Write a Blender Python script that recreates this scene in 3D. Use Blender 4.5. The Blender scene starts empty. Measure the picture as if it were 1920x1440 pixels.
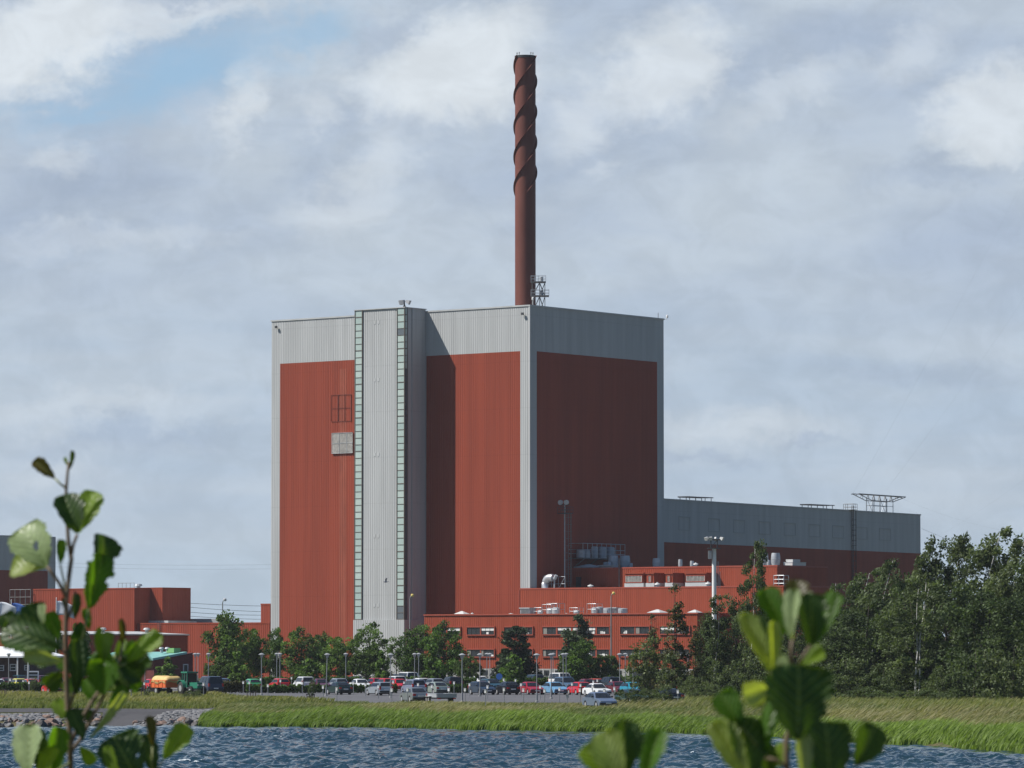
import bpy, bmesh, math, random
import numpy as np
from mathutils import Vector, Matrix

# ------------------------------------------------------------------ camera, sky, sun
F = 8200.0                    # focal length in pixels of the 1920x1440 photograph
HOR = 1222.0                  # horizon row
PITCH = math.atan((HOR - 720.0) / F)
CP, SP = math.cos(PITCH), math.sin(PITCH)
FH = F / CP
CAMZ = 4.8                    # eye above the parking lot (z = 0)
WZ = -1.5                     # water level
scene = bpy.context.scene
COL = scene.collection

cam = bpy.data.cameras.new("camera")
cam.sensor_width = 36.0
cam.lens = F / 1920.0 * 36.0
cam.clip_start = 0.2
cam.clip_end = 30000
cam.dof.use_dof = True
cam.dof.focus_distance = 600.0
cam.dof.aperture_fstop = 22.0
camo = bpy.data.objects.new("camera", cam)
COL.objects.link(camo)
camo.location = (0, 0, CAMZ)
camo.rotation_euler = (math.pi / 2 + PITCH, 0, 0)
scene.camera = camo

SUN_EL = math.radians(50.0)
SUN_TO = Vector((-0.995 * math.cos(SUN_EL), -0.10 * math.cos(SUN_EL), math.sin(SUN_EL))).normalized()
sl = bpy.data.lights.new("sun", 'SUN')
sl.energy = 4.9
sl.angle = math.radians(0.5)
sl.color = (1.0, 0.96, 0.90)
so = bpy.data.objects.new("sun", sl)
COL.objects.link(so)
so.rotation_euler = SUN_TO.to_track_quat('Z', 'Y').to_euler()

vs = scene.view_settings
vs.view_transform = 'Standard'
vs.look = 'None'
vs.gamma = 1.0
vs.exposure = 0.36
scene.cycles.use_denoising = True
scene.cycles.denoiser = 'OPENIMAGEDENOISE'
scene.cycles.denoising_input_passes = 'RGB_ALBEDO_NORMAL'
scene.cycles.denoising_prefilter = 'ACCURATE'
scene.cycles.max_bounces = 6
scene.cycles.transparent_max_bounces = 6


class NT:
    """tiny helper for node trees"""
    def __init__(self, tree):
        self.t = tree
        self.n = tree.nodes
        self.l = tree.links

    def new(self, typ, **kw):
        nd = self.n.new(typ)
        for k, v in kw.items():
            setattr(nd, k, v)
        return nd

    def put(self, sock, v):
        if hasattr(v, 'is_linked') or isinstance(v, bpy.types.NodeSocket):
            self.l.new(v, sock)
        else:
            sock.default_value = v

    def m(self, op, a, b=0.0, c=0.0, clamp=False):
        nd = self.new('ShaderNodeMath', operation=op, use_clamp=clamp)
        self.put(nd.inputs[0], a)
        self.put(nd.inputs[1], b)
        if op in ('MULTIPLY_ADD', 'SMOOTH_MIN', 'SMOOTH_MAX'):
            self.put(nd.inputs[2], c)
        return nd.outputs[0]

    def mixc(self, fac, a, b, typ='MIX'):
        nd = self.new('ShaderNodeMix', data_type='RGBA', blend_type=typ)
        self.put(nd.inputs[0], fac)
        self.put(nd.inputs[6], a)
        self.put(nd.inputs[7], b)
        return nd.outputs[2]

    def noise(self, vec, scale, detail=4.0, rough=0.55, dist=0.0):
        nd = self.new('ShaderNodeTexNoise')
        if vec is not None:
            self.l.new(vec, nd.inputs['Vector'])
        nd.inputs['Scale'].default_value = scale
        nd.inputs['Detail'].default_value = detail
        nd.inputs['Roughness'].default_value = rough
        nd.inputs['Distortion'].default_value = dist
        return nd.outputs[0]

    def ramp(self, v, a, b, lo=0.0, hi=1.0, smooth=True):
        nd = self.new('ShaderNodeMapRange', interpolation_type='SMOOTHSTEP' if smooth else 'LINEAR')
        self.put(nd.inputs[0], v)
        nd.inputs[1].default_value = a
        nd.inputs[2].default_value = b
        nd.inputs[3].default_value = lo
        nd.inputs[4].default_value = hi
        return nd.outputs[0]

    def xyz(self, x, y, z):
        nd = self.new('ShaderNodeCombineXYZ')
        for i, v in enumerate((x, y, z)):
            self.put(nd.inputs[i], v)
        return nd.outputs[0]

    def mapping(self, vec, scale):
        nd = self.new('ShaderNodeMapping')
        self.l.new(vec, nd.inputs[0])
        nd.inputs['Scale'].default_value = scale
        return nd.outputs[0]


def lin(r, g, b):
    f = lambda c: (c / 255 / 12.92) if c / 255 <= 0.04045 else ((c / 255 + 0.055) / 1.055) ** 2.4
    return (f(r), f(g), f(b), 1.0)


def make_world():
    w = bpy.data.worlds.new("World")
    scene.world = w
    w.use_nodes = True
    t = NT(w.node_tree)
    w.node_tree.nodes.clear()
    out = t.new('ShaderNodeOutputWorld')
    bg = t.new('ShaderNodeBackground')
    ST = 0.1
    bg.inputs[1].default_value = ST
    t.l.new(bg.outputs[0], out.inputs[0])
    sky = t.new('ShaderNodeTexSky', sky_type='NISHITA')
    sky.sun_disc = False
    sky.sun_elevation = SUN_EL
    sky.sun_rotation = math.atan2(SUN_TO.x, SUN_TO.y)
    sky.air_density = 1.0
    sky.dust_density = 0.6
    tc = t.new('ShaderNodeTexCoord')
    d = tc.outputs['Generated']
    sep = t.new('ShaderNodeSeparateXYZ')
    t.l.new(d, sep.inputs[0])
    # azimuth/elevation of the view direction, in units of photograph pixels at the cloud's bearing
    yy = t.m('MAXIMUM', sep.outputs[1], 0.15)
    U = t.m('MULTIPLY', t.m('DIVIDE', sep.outputs[0], yy), FH)
    V = t.m('MULTIPLY', t.m('DIVIDE', sep.outputs[2], yy), FH)
    # warp for ragged edges
    dv = t.xyz(t.m('MULTIPLY', U, 0.001), t.m('MULTIPLY', V, 0.0014), 0.3)
    dsm = t.mapping(d, (8.0, 8.0, 12.0))
    w1 = t.m('SUBTRACT', t.noise(dv, 6.0, 7, 0.62), 0.5)
    w2 = t.m('SUBTRACT', t.noise(t.mapping(dv, (1, 1, 7)), 5.0, 7, 0.62, 0.4), 0.5)
    w3 = t.m('SUBTRACT', t.noise(t.mapping(dv, (1, 1.3, 3)), 21.0, 6, 0.62), 0.5)
    w4 = t.m('SUBTRACT', t.noise(t.mapping(dv, (1.2, 1, 9)), 23.0, 6, 0.62), 0.5)
    Uw = t.m('ADD', t.m('ADD', U, t.m('MULTIPLY', w1, 230.0)), t.m('MULTIPLY', w3, 75.0))
    Vw = t.m('ADD', t.m('ADD', V, t.m('MULTIPLY', w2, 170.0)), t.m('MULTIPLY', w4, 60.0))

    def blob(px, py, rx, ry, ang=0.0, edge=0.0, warp=True):
        u0, v0 = px - 960.0, HOR - py
        a = math.radians(ang)
        uu = t.m('SUBTRACT', Uw if warp else U, u0)
        vv = t.m('SUBTRACT', Vw if warp else V, v0)
        x = t.m('ADD', t.m('MULTIPLY', uu, math.cos(a) / rx), t.m('MULTIPLY', vv, math.sin(a) / rx))
        y = t.m('ADD', t.m('MULTIPLY', uu, -math.sin(a) / ry), t.m('MULTIPLY', vv, math.cos(a) / ry))
        r = t.m('SQRT', t.m('ADD', t.m('MULTIPLY', x, x), t.m('MULTIPLY', y, y)))
        return t.ramp(r, 1.0, edge, 0.0, 1.0)

    k = 1.0 / ST / 2 ** vs.exposure
    c = lambda *rgb: tuple(v * k for v in lin(*rgb)[:3]) + (1,)
    # general cloud deck: soft mottling of grey-blue and paler cloud
    dvr = t.new('ShaderNodeMapping')
    t.l.new(dv, dvr.inputs[0])
    dvr.inputs['Rotation'].default_value = (0, 0, math.radians(-28))
    dvr.inputs['Scale'].default_value = (0.75, 1.7, 1)
    n1 = t.noise(dvr.outputs[0], 2.0, 6, 0.52, 0.25)
    n2 = t.noise(t.mapping(dv, (0.7, 3.4, 1)), 2.6, 4, 0.48, 0.15)
    base = t.mixc(t.ramp(n1, 0.32, 0.70), c(173, 188, 208), c(194, 206, 218))
    low = t.mixc(t.ramp(n2, 0.30, 0.72), c(177, 194, 212), c(191, 204, 217))
    col = t.mixc(t.ramp(V, 480.0, 820.0), low, base)
    col = t.mixc(t.ramp(V, 330.0, 40.0), col, c(182, 199, 214))
    # grey undersides
    for px, py, rx, ry, an, s in ((120, 350, 330, 120, 8, 0.6), (600, 300, 130, 150, 0, 0.55), (730, 40, 160, 60, 20, 0.6), (1010, 330, 300, 60, 25, 0.35),
                                  (1560, 60, 330, 90, 15, 0.5), (1240, 300, 160, 50, 20, 0.3), (1760, 330, 220, 50, -3, 0.5),
                                  (250, 820, 330, 45, 0, 0.45), (1330, 850, 150, 22, -8, 0.45), (1540, 835, 110, 20, -8, 0.5), (1720, 700, 300, 40, -3, 0.4)):
        col = t.mixc(t.m('MULTIPLY', blob(px, py, rx, ry, an), s), col, c(160, 176, 199))
    # pale sunlit cloud
    for px, py, rx, ry, an, s in ((60, 70, 300, 130, 20, 1.0), (330, 20, 260, 45, 15, 0.75), (850, 125, 250, 135, 10, 1.0), (900, 60, 200, 90, 15, 0.7), (720, 150, 110, 80, 0, 0.5),
                                  (1260, 110, 170, 130, 30, 0.85), (1090, 210, 150, 100, 30, 0.6), (1880, 200, 170, 130, 20, 0.85), (1870, 280, 150, 40, 0, 0.5),
                                  (1720, 80, 140, 70, 30, 0.35), (455, 190, 60, 140, -15, 0.75), (585, 200, 60, 60, 0, 0.45), (620, 385, 160, 70, 20, 0.5),
                                  (100, 295, 100, 45, 0, 0.45), (720, 290, 130, 60, 25, 0.45), (180, 440, 420, 40, 0, 0.3), (1470, 170, 200, 50, 28, 0.35), (1130, 320, 60, 30, 0, 0.3),
                                  (250, 770, 420, 50, 0, 0.3), (1400, 800, 330, 40, -4, 0.35), (90, 880, 150, 50, 0, 0.3)):
        col = t.mixc(t.m('MULTIPLY', blob(px, py, rx, ry, an, 0.36 if s > 0.8 else 0.1), s), col, c(219, 227, 234))
    # fine wisps inside the bright parts
    fine = t.ramp(t.noise(dv, 9.0, 7, 0.62, 0.5), 0.32, 0.68, -0.055, 0.055)
    col = t.mixc(1.0, col, t.xyz(t.m('ADD', fine, 1.0), t.m('ADD', fine, 1.0), t.m('ADD', fine, 1.0)), 'MULTIPLY')
    # opening to the clear sky behind
    hole = t.m('MAXIMUM', blob(330, 128, 420, 125, 20, 0.0), t.m('MULTIPLY', blob(170, 190, 260, 60, 12, 0.1), 0.8))
    hole = t.m('MAXIMUM', hole, t.m('MULTIPLY', blob(560, 40, 190, 80, 20, 0.1), 0.75))
    skyb = t.mixc(0.8, sky.outputs[0], c(148, 187, 220))
    col = t.mixc(t.m('MULTIPLY', hole, 0.9), col, skyb)
    # away from this bearing: broken cloud with sky between
    na = t.noise(dsm, 0.35, 7, 0.6, 0.2)
    other = t.mixc(t.m('MULTIPLY', t.ramp(na, 0.5, 0.72), 0.5), t.mixc(0.5, sky.outputs[0], c(80, 110, 148)), c(150, 164, 184))
    other = t.mixc(1.0, other, (0.58, 0.69, 0.80, 1), 'MULTIPLY')
    front = t.ramp(sep.outputs[1], 0.75, 0.95)
    front = t.m('MULTIPLY', front, t.ramp(sep.outputs[2], 0.28, 0.165))
    col = t.mixc(front, other, col)
    # below the horizon
    col = t.mixc(t.ramp(sep.outputs[2], -0.004, -0.02), col, c(120, 130, 132))
    t.l.new(col, bg.inputs[0])


make_world()


# ------------------------------------------------------------------ placing from the photograph
def P(px, py, Y):
    """world point seen at photo pixel (px, py) at distance Y"""
    xc, yc = (px - 960.0) / F, (720.0 - py) / F
    dy = CP - yc * SP
    s = Y / dy
    return Vector((xc * s, Y, CAMZ + (SP + yc * CP) * s))


def X(px, D):
    return (px - 960.0) / FH * D


def Zat(py, D):
    return P(960, py, D).z


def pix(v):
    """photo pixel of a world point"""
    h = v[2] - CAMZ
    zc = v[1] * CP + h * SP
    return (960 + F * v[0] / zc, 720 - F * (h * CP - v[1] * SP) / zc)


def along(ox, oy, dx, dy, px):
    """distance along a ground line from (ox, oy) in direction (dx, dy) to where it is seen in photo column px"""
    k = (px - 960.0) / FH
    return (k * oy - ox) / (dx - k * dy)


# ------------------------------------------------------------------ mesh building
class MB:
    def __init__(self):
        self.v, self.f, self.mi, self.ti = [], [], [], []
        self.M = None
        self.cur = 0
        self.tint = 0.5

    def add(self, vs, fs):
        b = len(self.v)
        if self.M is not None:
            vs = [self.M @ Vector(p) for p in vs]
        self.v.extend([tuple(p) for p in vs])
        for f in fs:
            self.f.append(tuple(i + b for i in f))
            self.mi.append(self.cur)
            self.ti.append(self.tint)
        return self

    def box(self, x0, x1, y0, y1, z0, z1):
        v = [(x0, y0, z0), (x1, y0, z0), (x1, y1, z0), (x0, y1, z0), (x0, y0, z1), (x1, y0, z1), (x1, y1, z1), (x0, y1, z1)]
        return self.add(v, [(0, 3, 2, 1), (4, 5, 6, 7), (0, 1, 5, 4), (1, 2, 6, 5), (2, 3, 7, 6), (3, 0, 4, 7)])

    def tube(self, pts, rad, n=8, cap=True):
        pts = [Vector(p) for p in pts]
        if not hasattr(rad, '__len__'):
            rad = [rad] * len(pts)
        vs, fs = [], []
        up = Vector((0.13, 0.21, 1)).normalized()
        for i, p in enumerate(pts):
            a = pts[max(i - 1, 0)]
            b = pts[min(i + 1, len(pts) - 1)]
            tdir = (b - a).normalized()
            u = tdir.cross(up)
            if u.length < 0.2:
                u = tdir.cross(Vector((1, 0, 0)))
            u.normalize()
            w = tdir.cross(u)
            for k in range(n):
                an = 2 * math.pi * k / n
                vs.append(p + u * (math.cos(an) * rad[i]) + w * (math.sin(an) * rad[i]))
        for i in range(len(pts) - 1):
            for k in range(n):
                k2 = (k + 1) % n
                fs.append((i * n + k, i * n + k2, (i + 1) * n + k2, (i + 1) * n + k))
        if cap:
            fs.append(tuple(range(n - 1, -1, -1)))
            fs.append(tuple((len(pts) - 1) * n + k for k in range(n)))
        return self.add(vs, fs)

    def lathe(self, prof, n=16, cx=0.0, cy=0.0, cz=0.0):
        vs, fs = [], []
        for r, z in prof:
            for k in range(n):
                an = 2 * math.pi * k / n
                vs.append((cx + r * math.cos(an), cy + r * math.sin(an), cz + z))
        for i in range(len(prof) - 1):
            for k in range(n):
                k2 = (k + 1) % n
                fs.append((i * n + k, i * n + k2, (i + 1) * n + k2, (i + 1) * n + k))
        fs.append(tuple(range(n - 1, -1, -1)))
        fs.append(tuple((len(prof) - 1) * n + k for k in range(n)))
        return self.add(vs, fs)

    def poly(self, pts):
        return self.add(pts, [tuple(range(len(pts)))])

    def slab(self, pts, dz):
        """closed prism from a bottom polygon (counter-clockwise from above) and an offset vector"""
        n = len(pts)
        dz = Vector(dz) if hasattr(dz, '__len__') else Vector((0, 0, dz))
        vs = [Vector(p) for p in pts] + [Vector(p) + dz for p in pts]
        fs = [tuple(range(n - 1, -1, -1)), tuple(range(n, 2 * n))]
        for i in range(n):
            j = (i + 1) % n
            fs.append((i, j, n + j, n + i))
        return self.add(vs, fs)

    def corr(self, a, b, z0, z1, off, period=0.5, depth=0.07):
        """corrugated sheet from plan point a to b (seen from outside a is left), outward normal to the right of b-a"""
        a, b = Vector((a[0], a[1], 0)), Vector((b[0], b[1], 0))
        L = (b - a).length
        d = (b - a) / L
        nrm = Vector((d.y, -d.x, 0))
        n = max(1, int(round(L / period)))
        p = L / n
        prof = []
        for i in range(n):
            for fx, fo in ((0.0, 0.0), (0.22, 0.0), (0.36, depth), (0.78, depth), (0.92, 0.0)):
                prof.append(((i + fx) * p, fo))
        prof.append((L, 0.0))
        vs, fs = [], []
        for s, o in prof:
            q = a + d * s + nrm * (o + off)
            vs.append((q.x, q.y, z0))
            vs.append((q.x, q.y, z1))
        for i in range(len(prof) - 1):
            fs.append((2 * i, 2 * i + 2, 2 * i + 3, 2 * i + 1))
        return self.add(vs, fs)

    def build(self, name, mats, parent=None, smooth=False, loc=None, rz=0.0, auto=None):
        me = bpy.data.meshes.new(name)
        me.from_pydata(self.v, [], self.f)
        if not isinstance(mats, (list, tuple)):
            mats = [mats]
        for m_ in mats:
            me.materials.append(m_)
        me.polygons.foreach_set('material_index', self.mi)
        if len(set(self.ti)) > 1:
            at = me.attributes.new('tint', 'FLOAT', 'FACE')
            at.data.foreach_set('value', self.ti)
        if smooth:
            me.polygons.foreach_set('use_smooth', [True] * len(me.polygons))
        me.update()
        if auto:
            me.set_sharp_from_angle(angle=math.radians(auto))
        return link(name, me, parent, loc, rz)


def link(name, me, parent=None, loc=None, rz=0.0):
    o = bpy.data.objects.new(name, me)
    COL.objects.link(o)
    if parent is not None:
        o.parent = parent
    if loc is not None:
        o.location = loc
    o.rotation_euler = (0, 0, rz)
    return o


def tag(o, label=None, cat=None, group=None, kind=None):
    if label:
        o['label'] = label
    if cat:
        o['category'] = cat
    if group:
        o['group'] = group
    if kind:
        o['kind'] = kind
    return o


def thing(name, label, cat, loc=(0, 0, 0), rz=0.0, group=None):
    o = bpy.data.objects.new(name, None)
    COL.objects.link(o)
    o.location = loc
    o.rotation_euler = (0, 0, rz)
    o.empty_display_size = 0.5
    return tag(o, label, cat, group)


CHILDREN = {}


def copy_tree(o, parent=None):
    c = o.copy()
    COL.objects.link(c)
    if parent is not None:
        c.parent = parent
    for ch in CHILDREN.get(o.name) or [x for x in COL.objects if x.parent == o]:
        copy_tree(ch, c)
    return c


def kids(o):
    """remember a prototype's tree so that copying does not search every object"""
    ch = [x for x in COL.objects if x.parent == o]
    CHILDREN[o.name] = ch
    for x in ch:
        kids(x)
    return o


def arr_mesh(name, v, f, mats, tint=None, smooth=False, vtint=None):
    me = bpy.data.meshes.new(name)
    v = np.asarray(v, dtype=np.float32)
    f = np.asarray(f, dtype=np.int32)
    n, k = f.shape
    me.vertices.add(len(v))
    me.vertices.foreach_set('co', v.ravel())
    me.loops.add(n * k)
    me.loops.foreach_set('vertex_index', f.ravel())
    me.polygons.add(n)
    me.polygons.foreach_set('loop_start', np.arange(0, n * k, k, dtype=np.int32))
    if smooth:
        me.polygons.foreach_set('use_smooth', np.ones(n, dtype=bool))
    for m_ in (mats if isinstance(mats, (list, tuple)) else [mats]):
        me.materials.append(m_)
    if tint is not None:
        at = me.attributes.new('tint', 'FLOAT', 'FACE')
        at.data.foreach_set('value', np.asarray(tint, dtype=np.float32))
    if vtint is not None:
        at = me.attributes.new('tint', 'FLOAT', 'POINT')
        at.data.foreach_set('value', np.asarray(vtint, dtype=np.float32))
    me.update()
    me.validate()
    return me


# ------------------------------------------------------------------ materials
def mat(name, col, rough=0.6, metal=0.0, spec=0.5, var=0.0, vscale=1.0, vmap=(1, 1, 1), col2=None, bump=0.0, bscale=8.0, tint=None, coat=0.0, joints=0.0):
    m_ = bpy.data.materials.new(name)
    m_.use_nodes = True
    t = NT(m_.node_tree)
    b = t.n['Principled BSDF']
    b.inputs['Roughness'].default_value = rough
    b.inputs['Metallic'].default_value = metal
    b.inputs['Specular IOR Level'].default_value = spec
    b.inputs['Coat Weight'].default_value = coat
    col = tuple(col[:3]) + (1,)
    csock = col
    tc = t.new('ShaderNodeTexCoord')
    if var > 0 or col2 is not None:
        nz = t.noise(t.mapping(tc.outputs['Object'], vmap), vscale, 5, 0.6)
        fac = t.ramp(nz, 0.3, 0.7)
        a = tuple(c * (1 - var) for c in col[:3]) + (1,)
        bb = tuple(min(1, c * (1 + var)) for c in (col2 or col)[:3]) + (1,)
        csock = t.mixc(fac, a, bb)
    if joints:
        sz = t.new('ShaderNodeSeparateXYZ')
        t.l.new(tc.outputs['Object'], sz.inputs[0])
        fr = t.m('FRACT', t.m('DIVIDE', t.m('ADD', sz.outputs[2], 1.3), joints))
        ln = t.ramp(t.m('ABSOLUTE', t.m('SUBTRACT', fr, 0.5)), 0.49, 0.496, 0.0, 1.0)
        st = t.ramp(t.noise(t.mapping(tc.outputs['Object'], (2.2, 2.2, 0.035)), 1.0, 4, 0.7), 0.55, 0.8)
        k_ = t.m('SUBTRACT', 1.0, t.m('ADD', t.m('MULTIPLY', ln, 0.09), t.m('MULTIPLY', st, 0.09)))
        csock = t.mixc(1.0, csock, t.xyz(k_, k_, k_), 'MULTIPLY')
    if tint:
        at = t.new('ShaderNodeAttribute', attribute_name='tint')
        csock = t.mixc(at.outputs['Fac'], tuple(tint[:3]) + (1,), csock)
    t.put(b.inputs['Base Color'], csock)
    if bump > 0:
        nz = t.noise(tc.outputs['Object'], bscale, 5, 0.6)
        bn = t.new('ShaderNodeBump')
        bn.inputs['Strength'].default_value = bump
        t.l.new(nz, bn.inputs['Height'])
        t.l.new(bn.outputs[0], b.inputs['Normal'])
    return m_


def foliage(name, dark, light, trans=0.35, hue=None, rough=0.55):
    m_ = bpy.data.materials.new(name)
    m_.use_nodes = True
    t = NT(m_.node_tree)
    b = t.n['Principled BSDF']
    out = t.n['Material Output']
    at = t.new('ShaderNodeAttribute', attribute_name='tint')
    oi = t.new('ShaderNodeObjectInfo')
    c = t.mixc(at.outputs['Fac'], tuple(dark) + (1,), tuple(light) + (1,))
    r = t.m('MULTIPLY_ADD', oi.outputs['Random'], 0.35, 0.82)
    c = t.mixc(1.0, c, t.xyz(r, t.m('MULTIPLY_ADD', oi.outputs['Random'], 0.25, 0.87), t.m('MULTIPLY_ADD', oi.outputs['Random'], 0.3, 0.8)), 'MULTIPLY')
    t.l.new(c, b.inputs['Base Color'])
    b.inputs['Roughness'].default_value = rough
    b.inputs['Specular IOR Level'].default_value = 0.18
    tr = t.new('ShaderNodeBsdfTranslucent')
    t.l.new(t.mixc(1.0, c, (1.15, 1.25, 0.5, 1), 'MULTIPLY'), tr.inputs[0])
    mx = t.new('ShaderNodeMixShader')
    mx.inputs[0].default_value = trans
    t.l.new(b.outputs[0], mx.inputs[1])
    t.l.new(tr.outputs[0], mx.inputs[2])
    t.l.new(mx.outputs[0], out.inputs[0])
    return m_


M = {}
M['grey'] = mat('grey_cladding', (0.43, 0.44, 0.44), 0.55, 0, 0.3, 0.08, 0.45, (1.3, 1.3, 0.08), joints=7.9)
M['red'] = mat('red_cladding', (0.264, 0.051, 0.025), 0.6, 0, 0.25, 0.11, 0.4, (1.3, 1.3, 0.07), joints=7.9)
M['red2'] = mat('red_cladding_low', (0.282, 0.055, 0.025), 0.6, 0, 0.25, 0.10, 0.6, (1.3, 1.3, 0.12))
M['redfade'] = mat('faded_red_cladding', (0.30, 0.074, 0.040), 0.6, 0, 0.35, 0.14, 0.6, (1, 1, 0.3))
M['redtrim'] = mat('red_trim', (0.31, 0.064, 0.036), 0.5, 0, 0.4, 0.06, 1.0)
M['darkred'] = mat('dark_red_brick', (0.13, 0.035, 0.03), 0.8, 0, 0.3, 0.2, 2.0)
M['brown'] = mat('dark_brown_boards', (0.07, 0.045, 0.04), 0.8, 0, 0.3, 0.2, 2.0)
M['chim'] = mat('chimney_red', (0.150, 0.048, 0.034), 0.6, 0, 0.3, 0.12, 0.35, (1, 1, 0.25))
M['roof'] = mat('roof_felt', (0.22, 0.22, 0.22), 0.85, 0, 0.3, 0.2, 0.5)
M['paleroof'] = mat('pale_metal_roof', (0.44, 0.45, 0.45), 0.5, 0, 0.4, 0.1, 0.4)
M['whiteroof'] = mat('white_roof', (0.78, 0.79, 0.8), 0.5, 0, 0.4, 0.05, 0.4)
M['teal'] = mat('teal_roof', (0.20, 0.42, 0.38), 0.45, 0, 0.4, 0.1, 0.4)
M['green_box'] = mat('green_paint', (0.2, 0.42, 0.16), 0.5)
M['steel'] = mat('galvanised_steel', (0.42, 0.44, 0.46), 0.42, 0.55, 0.5, 0.12, 1.2)
M['zinc'] = mat('zinc_sheet', (0.40, 0.42, 0.44), 0.5, 0.25, 0.5, 0.12, 1.0)
M['alu'] = mat('bright_aluminium', (0.62, 0.62, 0.63), 0.35, 0.6, 0.5, 0.06, 1.0)
M['postgrey'] = mat('dull_post_steel', (0.27, 0.28, 0.29), 0.55, 0.3, 0.4, 0.12, 1.2)
M['darksteel'] = mat('dark_steel', (0.06, 0.062, 0.065), 0.5, 0.4, 0.5)
M['midsteel'] = mat('weathered_steel', (0.17, 0.165, 0.16), 0.6, 0.3, 0.5, 0.2, 2.0)
M['rustladder'] = mat('brown_ladder', (0.06, 0.05, 0.05), 0.7)
M['white'] = mat('white_paint', (0.78, 0.78, 0.77), 0.45, 0, 0.5, 0.05, 1.5)
M['offwhite'] = mat('offwhite_paint', (0.52, 0.52, 0.51), 0.5, 0, 0.5, 0.08, 2.0)
M['concrete'] = mat('concrete', (0.30, 0.30, 0.29), 0.85, 0, 0.3, 0.15, 0.8)
M['pane'] = mat('frosted_pane', (0.46, 0.54, 0.50), 0.25, 0, 0.4, 0.05, 0.8, tint=(0.33, 0.43, 0.405))
M['panedark'] = mat('blank_pane', (0.13, 0.15, 0.165), 0.2)
M['mullion'] = mat('brown_mullion', (0.115, 0.10, 0.085), 0.6)
M['hatch'] = mat('dark_red_frame', (0.15, 0.04, 0.028), 0.6)
M['glass'] = mat('dark_glass', (0.018, 0.02, 0.024), 0.06, 0, 0.6)
M['bglass'] = mat('office_glass', (0.03, 0.035, 0.04), 0.12, 0, 0.5)
M['blind'] = mat('white_blind', (0.72, 0.72, 0.7), 0.7)
M['curtain'] = mat('grey_curtain', (0.22, 0.21, 0.19), 0.8)
M['yellow'] = mat('yellow_lamp_cover', (0.8, 0.62, 0.18), 0.4)
M['lampgrey'] = mat('lamp_grey', (0.33, 0.34, 0.35), 0.5, 0.2)
M['tyre'] = mat('tyre_rubber', (0.018, 0.018, 0.018), 0.8)
M['rim'] = mat('wheel_rim', (0.5, 0.5, 0.51), 0.35, 0.5)
M['blackp'] = mat('black_plastic', (0.025, 0.025, 0.027), 0.5)
M['redlens'] = mat('red_lens', (0.45, 0.02, 0.015), 0.2)
M['clearlens'] = mat('clear_lens', (0.6, 0.6, 0.6), 0.12)
M['plate'] = mat('number_plate', (0.7, 0.7, 0.68), 0.4)
M['bark'] = mat('bark', (0.075, 0.06, 0.05), 0.9, 0, 0.2, 0.3, 3.0)
M['birchbark'] = mat('birch_bark', (0.50, 0.48, 0.44), 0.8, 0, 0.2, 0.25, 1.4, (1, 1, 1.6), col2=(0.6, 0.58, 0.55))
M['asphalt'] = mat('asphalt', (0.105, 0.105, 0.112), 0.9, 0, 0.25, 0.14, 0.15, bump=0.2, bscale=3.0)
M['road'] = mat('old_asphalt', (0.062, 0.060, 0.062), 0.9, 0, 0.25, 0.15, 0.2, bump=0.2, bscale=3.0)
M['wood'] = mat('weathered_wood', (0.12, 0.10, 0.085), 0.85, 0, 0.2, 0.2, 4.0)
M['orange'] = mat('orange_paint', (0.62, 0.13, 0.035), 0.45)
M['tarp'] = mat('yellow_tarpaulin', (0.60, 0.42, 0.17), 0.65, 0, 0.4, 0.12, 1.5, bump=0.5, bscale=2.0)
M['tgreen'] = mat('tractor_green', (0.02, 0.17, 0.105), 0.45)
M['flagw'] = mat('white_cloth', (0.7, 0.72, 0.75), 0.8)
M['flagb'] = mat('blue_cloth', (0.05, 0.13, 0.40), 0.8)
M['blue'] = mat('blue_paint', (0.05, 0.17, 0.50), 0.4)
M['cable'] = mat('cable', (0.05, 0.055, 0.065), 0.6)
M['louvre'] = mat('louvre_slats', (0.50, 0.49, 0.46), 0.5, 0.0, 0.5, 0.2, 1.5)
M['gull'] = mat('gull_feathers', (0.30, 0.31, 0.33), 0.8)
M['lf_maple'] = foliage('maple_leaves', (0.034, 0.061, 0.015), (0.138, 0.234, 0.050), 0.36)
M['lf_round'] = foliage('clipped_leaves', (0.025, 0.046, 0.013), (0.101, 0.161, 0.039), 0.24)
M['lf_birch'] = foliage('birch_leaves', (0.042, 0.060, 0.026), (0.145, 0.186, 0.082), 0.34)
M['lf_dark'] = foliage('alder_leaves', (0.029, 0.045, 0.019), (0.106, 0.148, 0.057), 0.32)
M['lf_pine'] = foliage('pine_needles', (0.019, 0.034, 0.016), (0.057, 0.086, 0.035), 0.12)
M['lf_hedge'] = foliage('hedge_leaves', (0.029, 0.055, 0.013), (0.094, 0.165, 0.033), 0.28)
M['lf_brown'] = foliage('brown_hedge_leaves', (0.035, 0.036, 0.014), (0.085, 0.085, 0.032), 0.2)
M['lf_dry'] = foliage('rusty_birch_leaves', (0.037, 0.044, 0.019), (0.114, 0.108, 0.046), 0.28)
M['reed'] = foliage('reed_blades', (0.068, 0.116, 0.022), (0.190, 0.276, 0.064), 0.42)
M['drygrass'] = foliage('dry_grass_blades', (0.095, 0.135, 0.036), (0.30, 0.265, 0.145), 0.34)
M['meadow'] = foliage('meadow_blades', (0.100, 0.135, 0.036), (0.270, 0.245, 0.105), 0.38)


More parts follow.
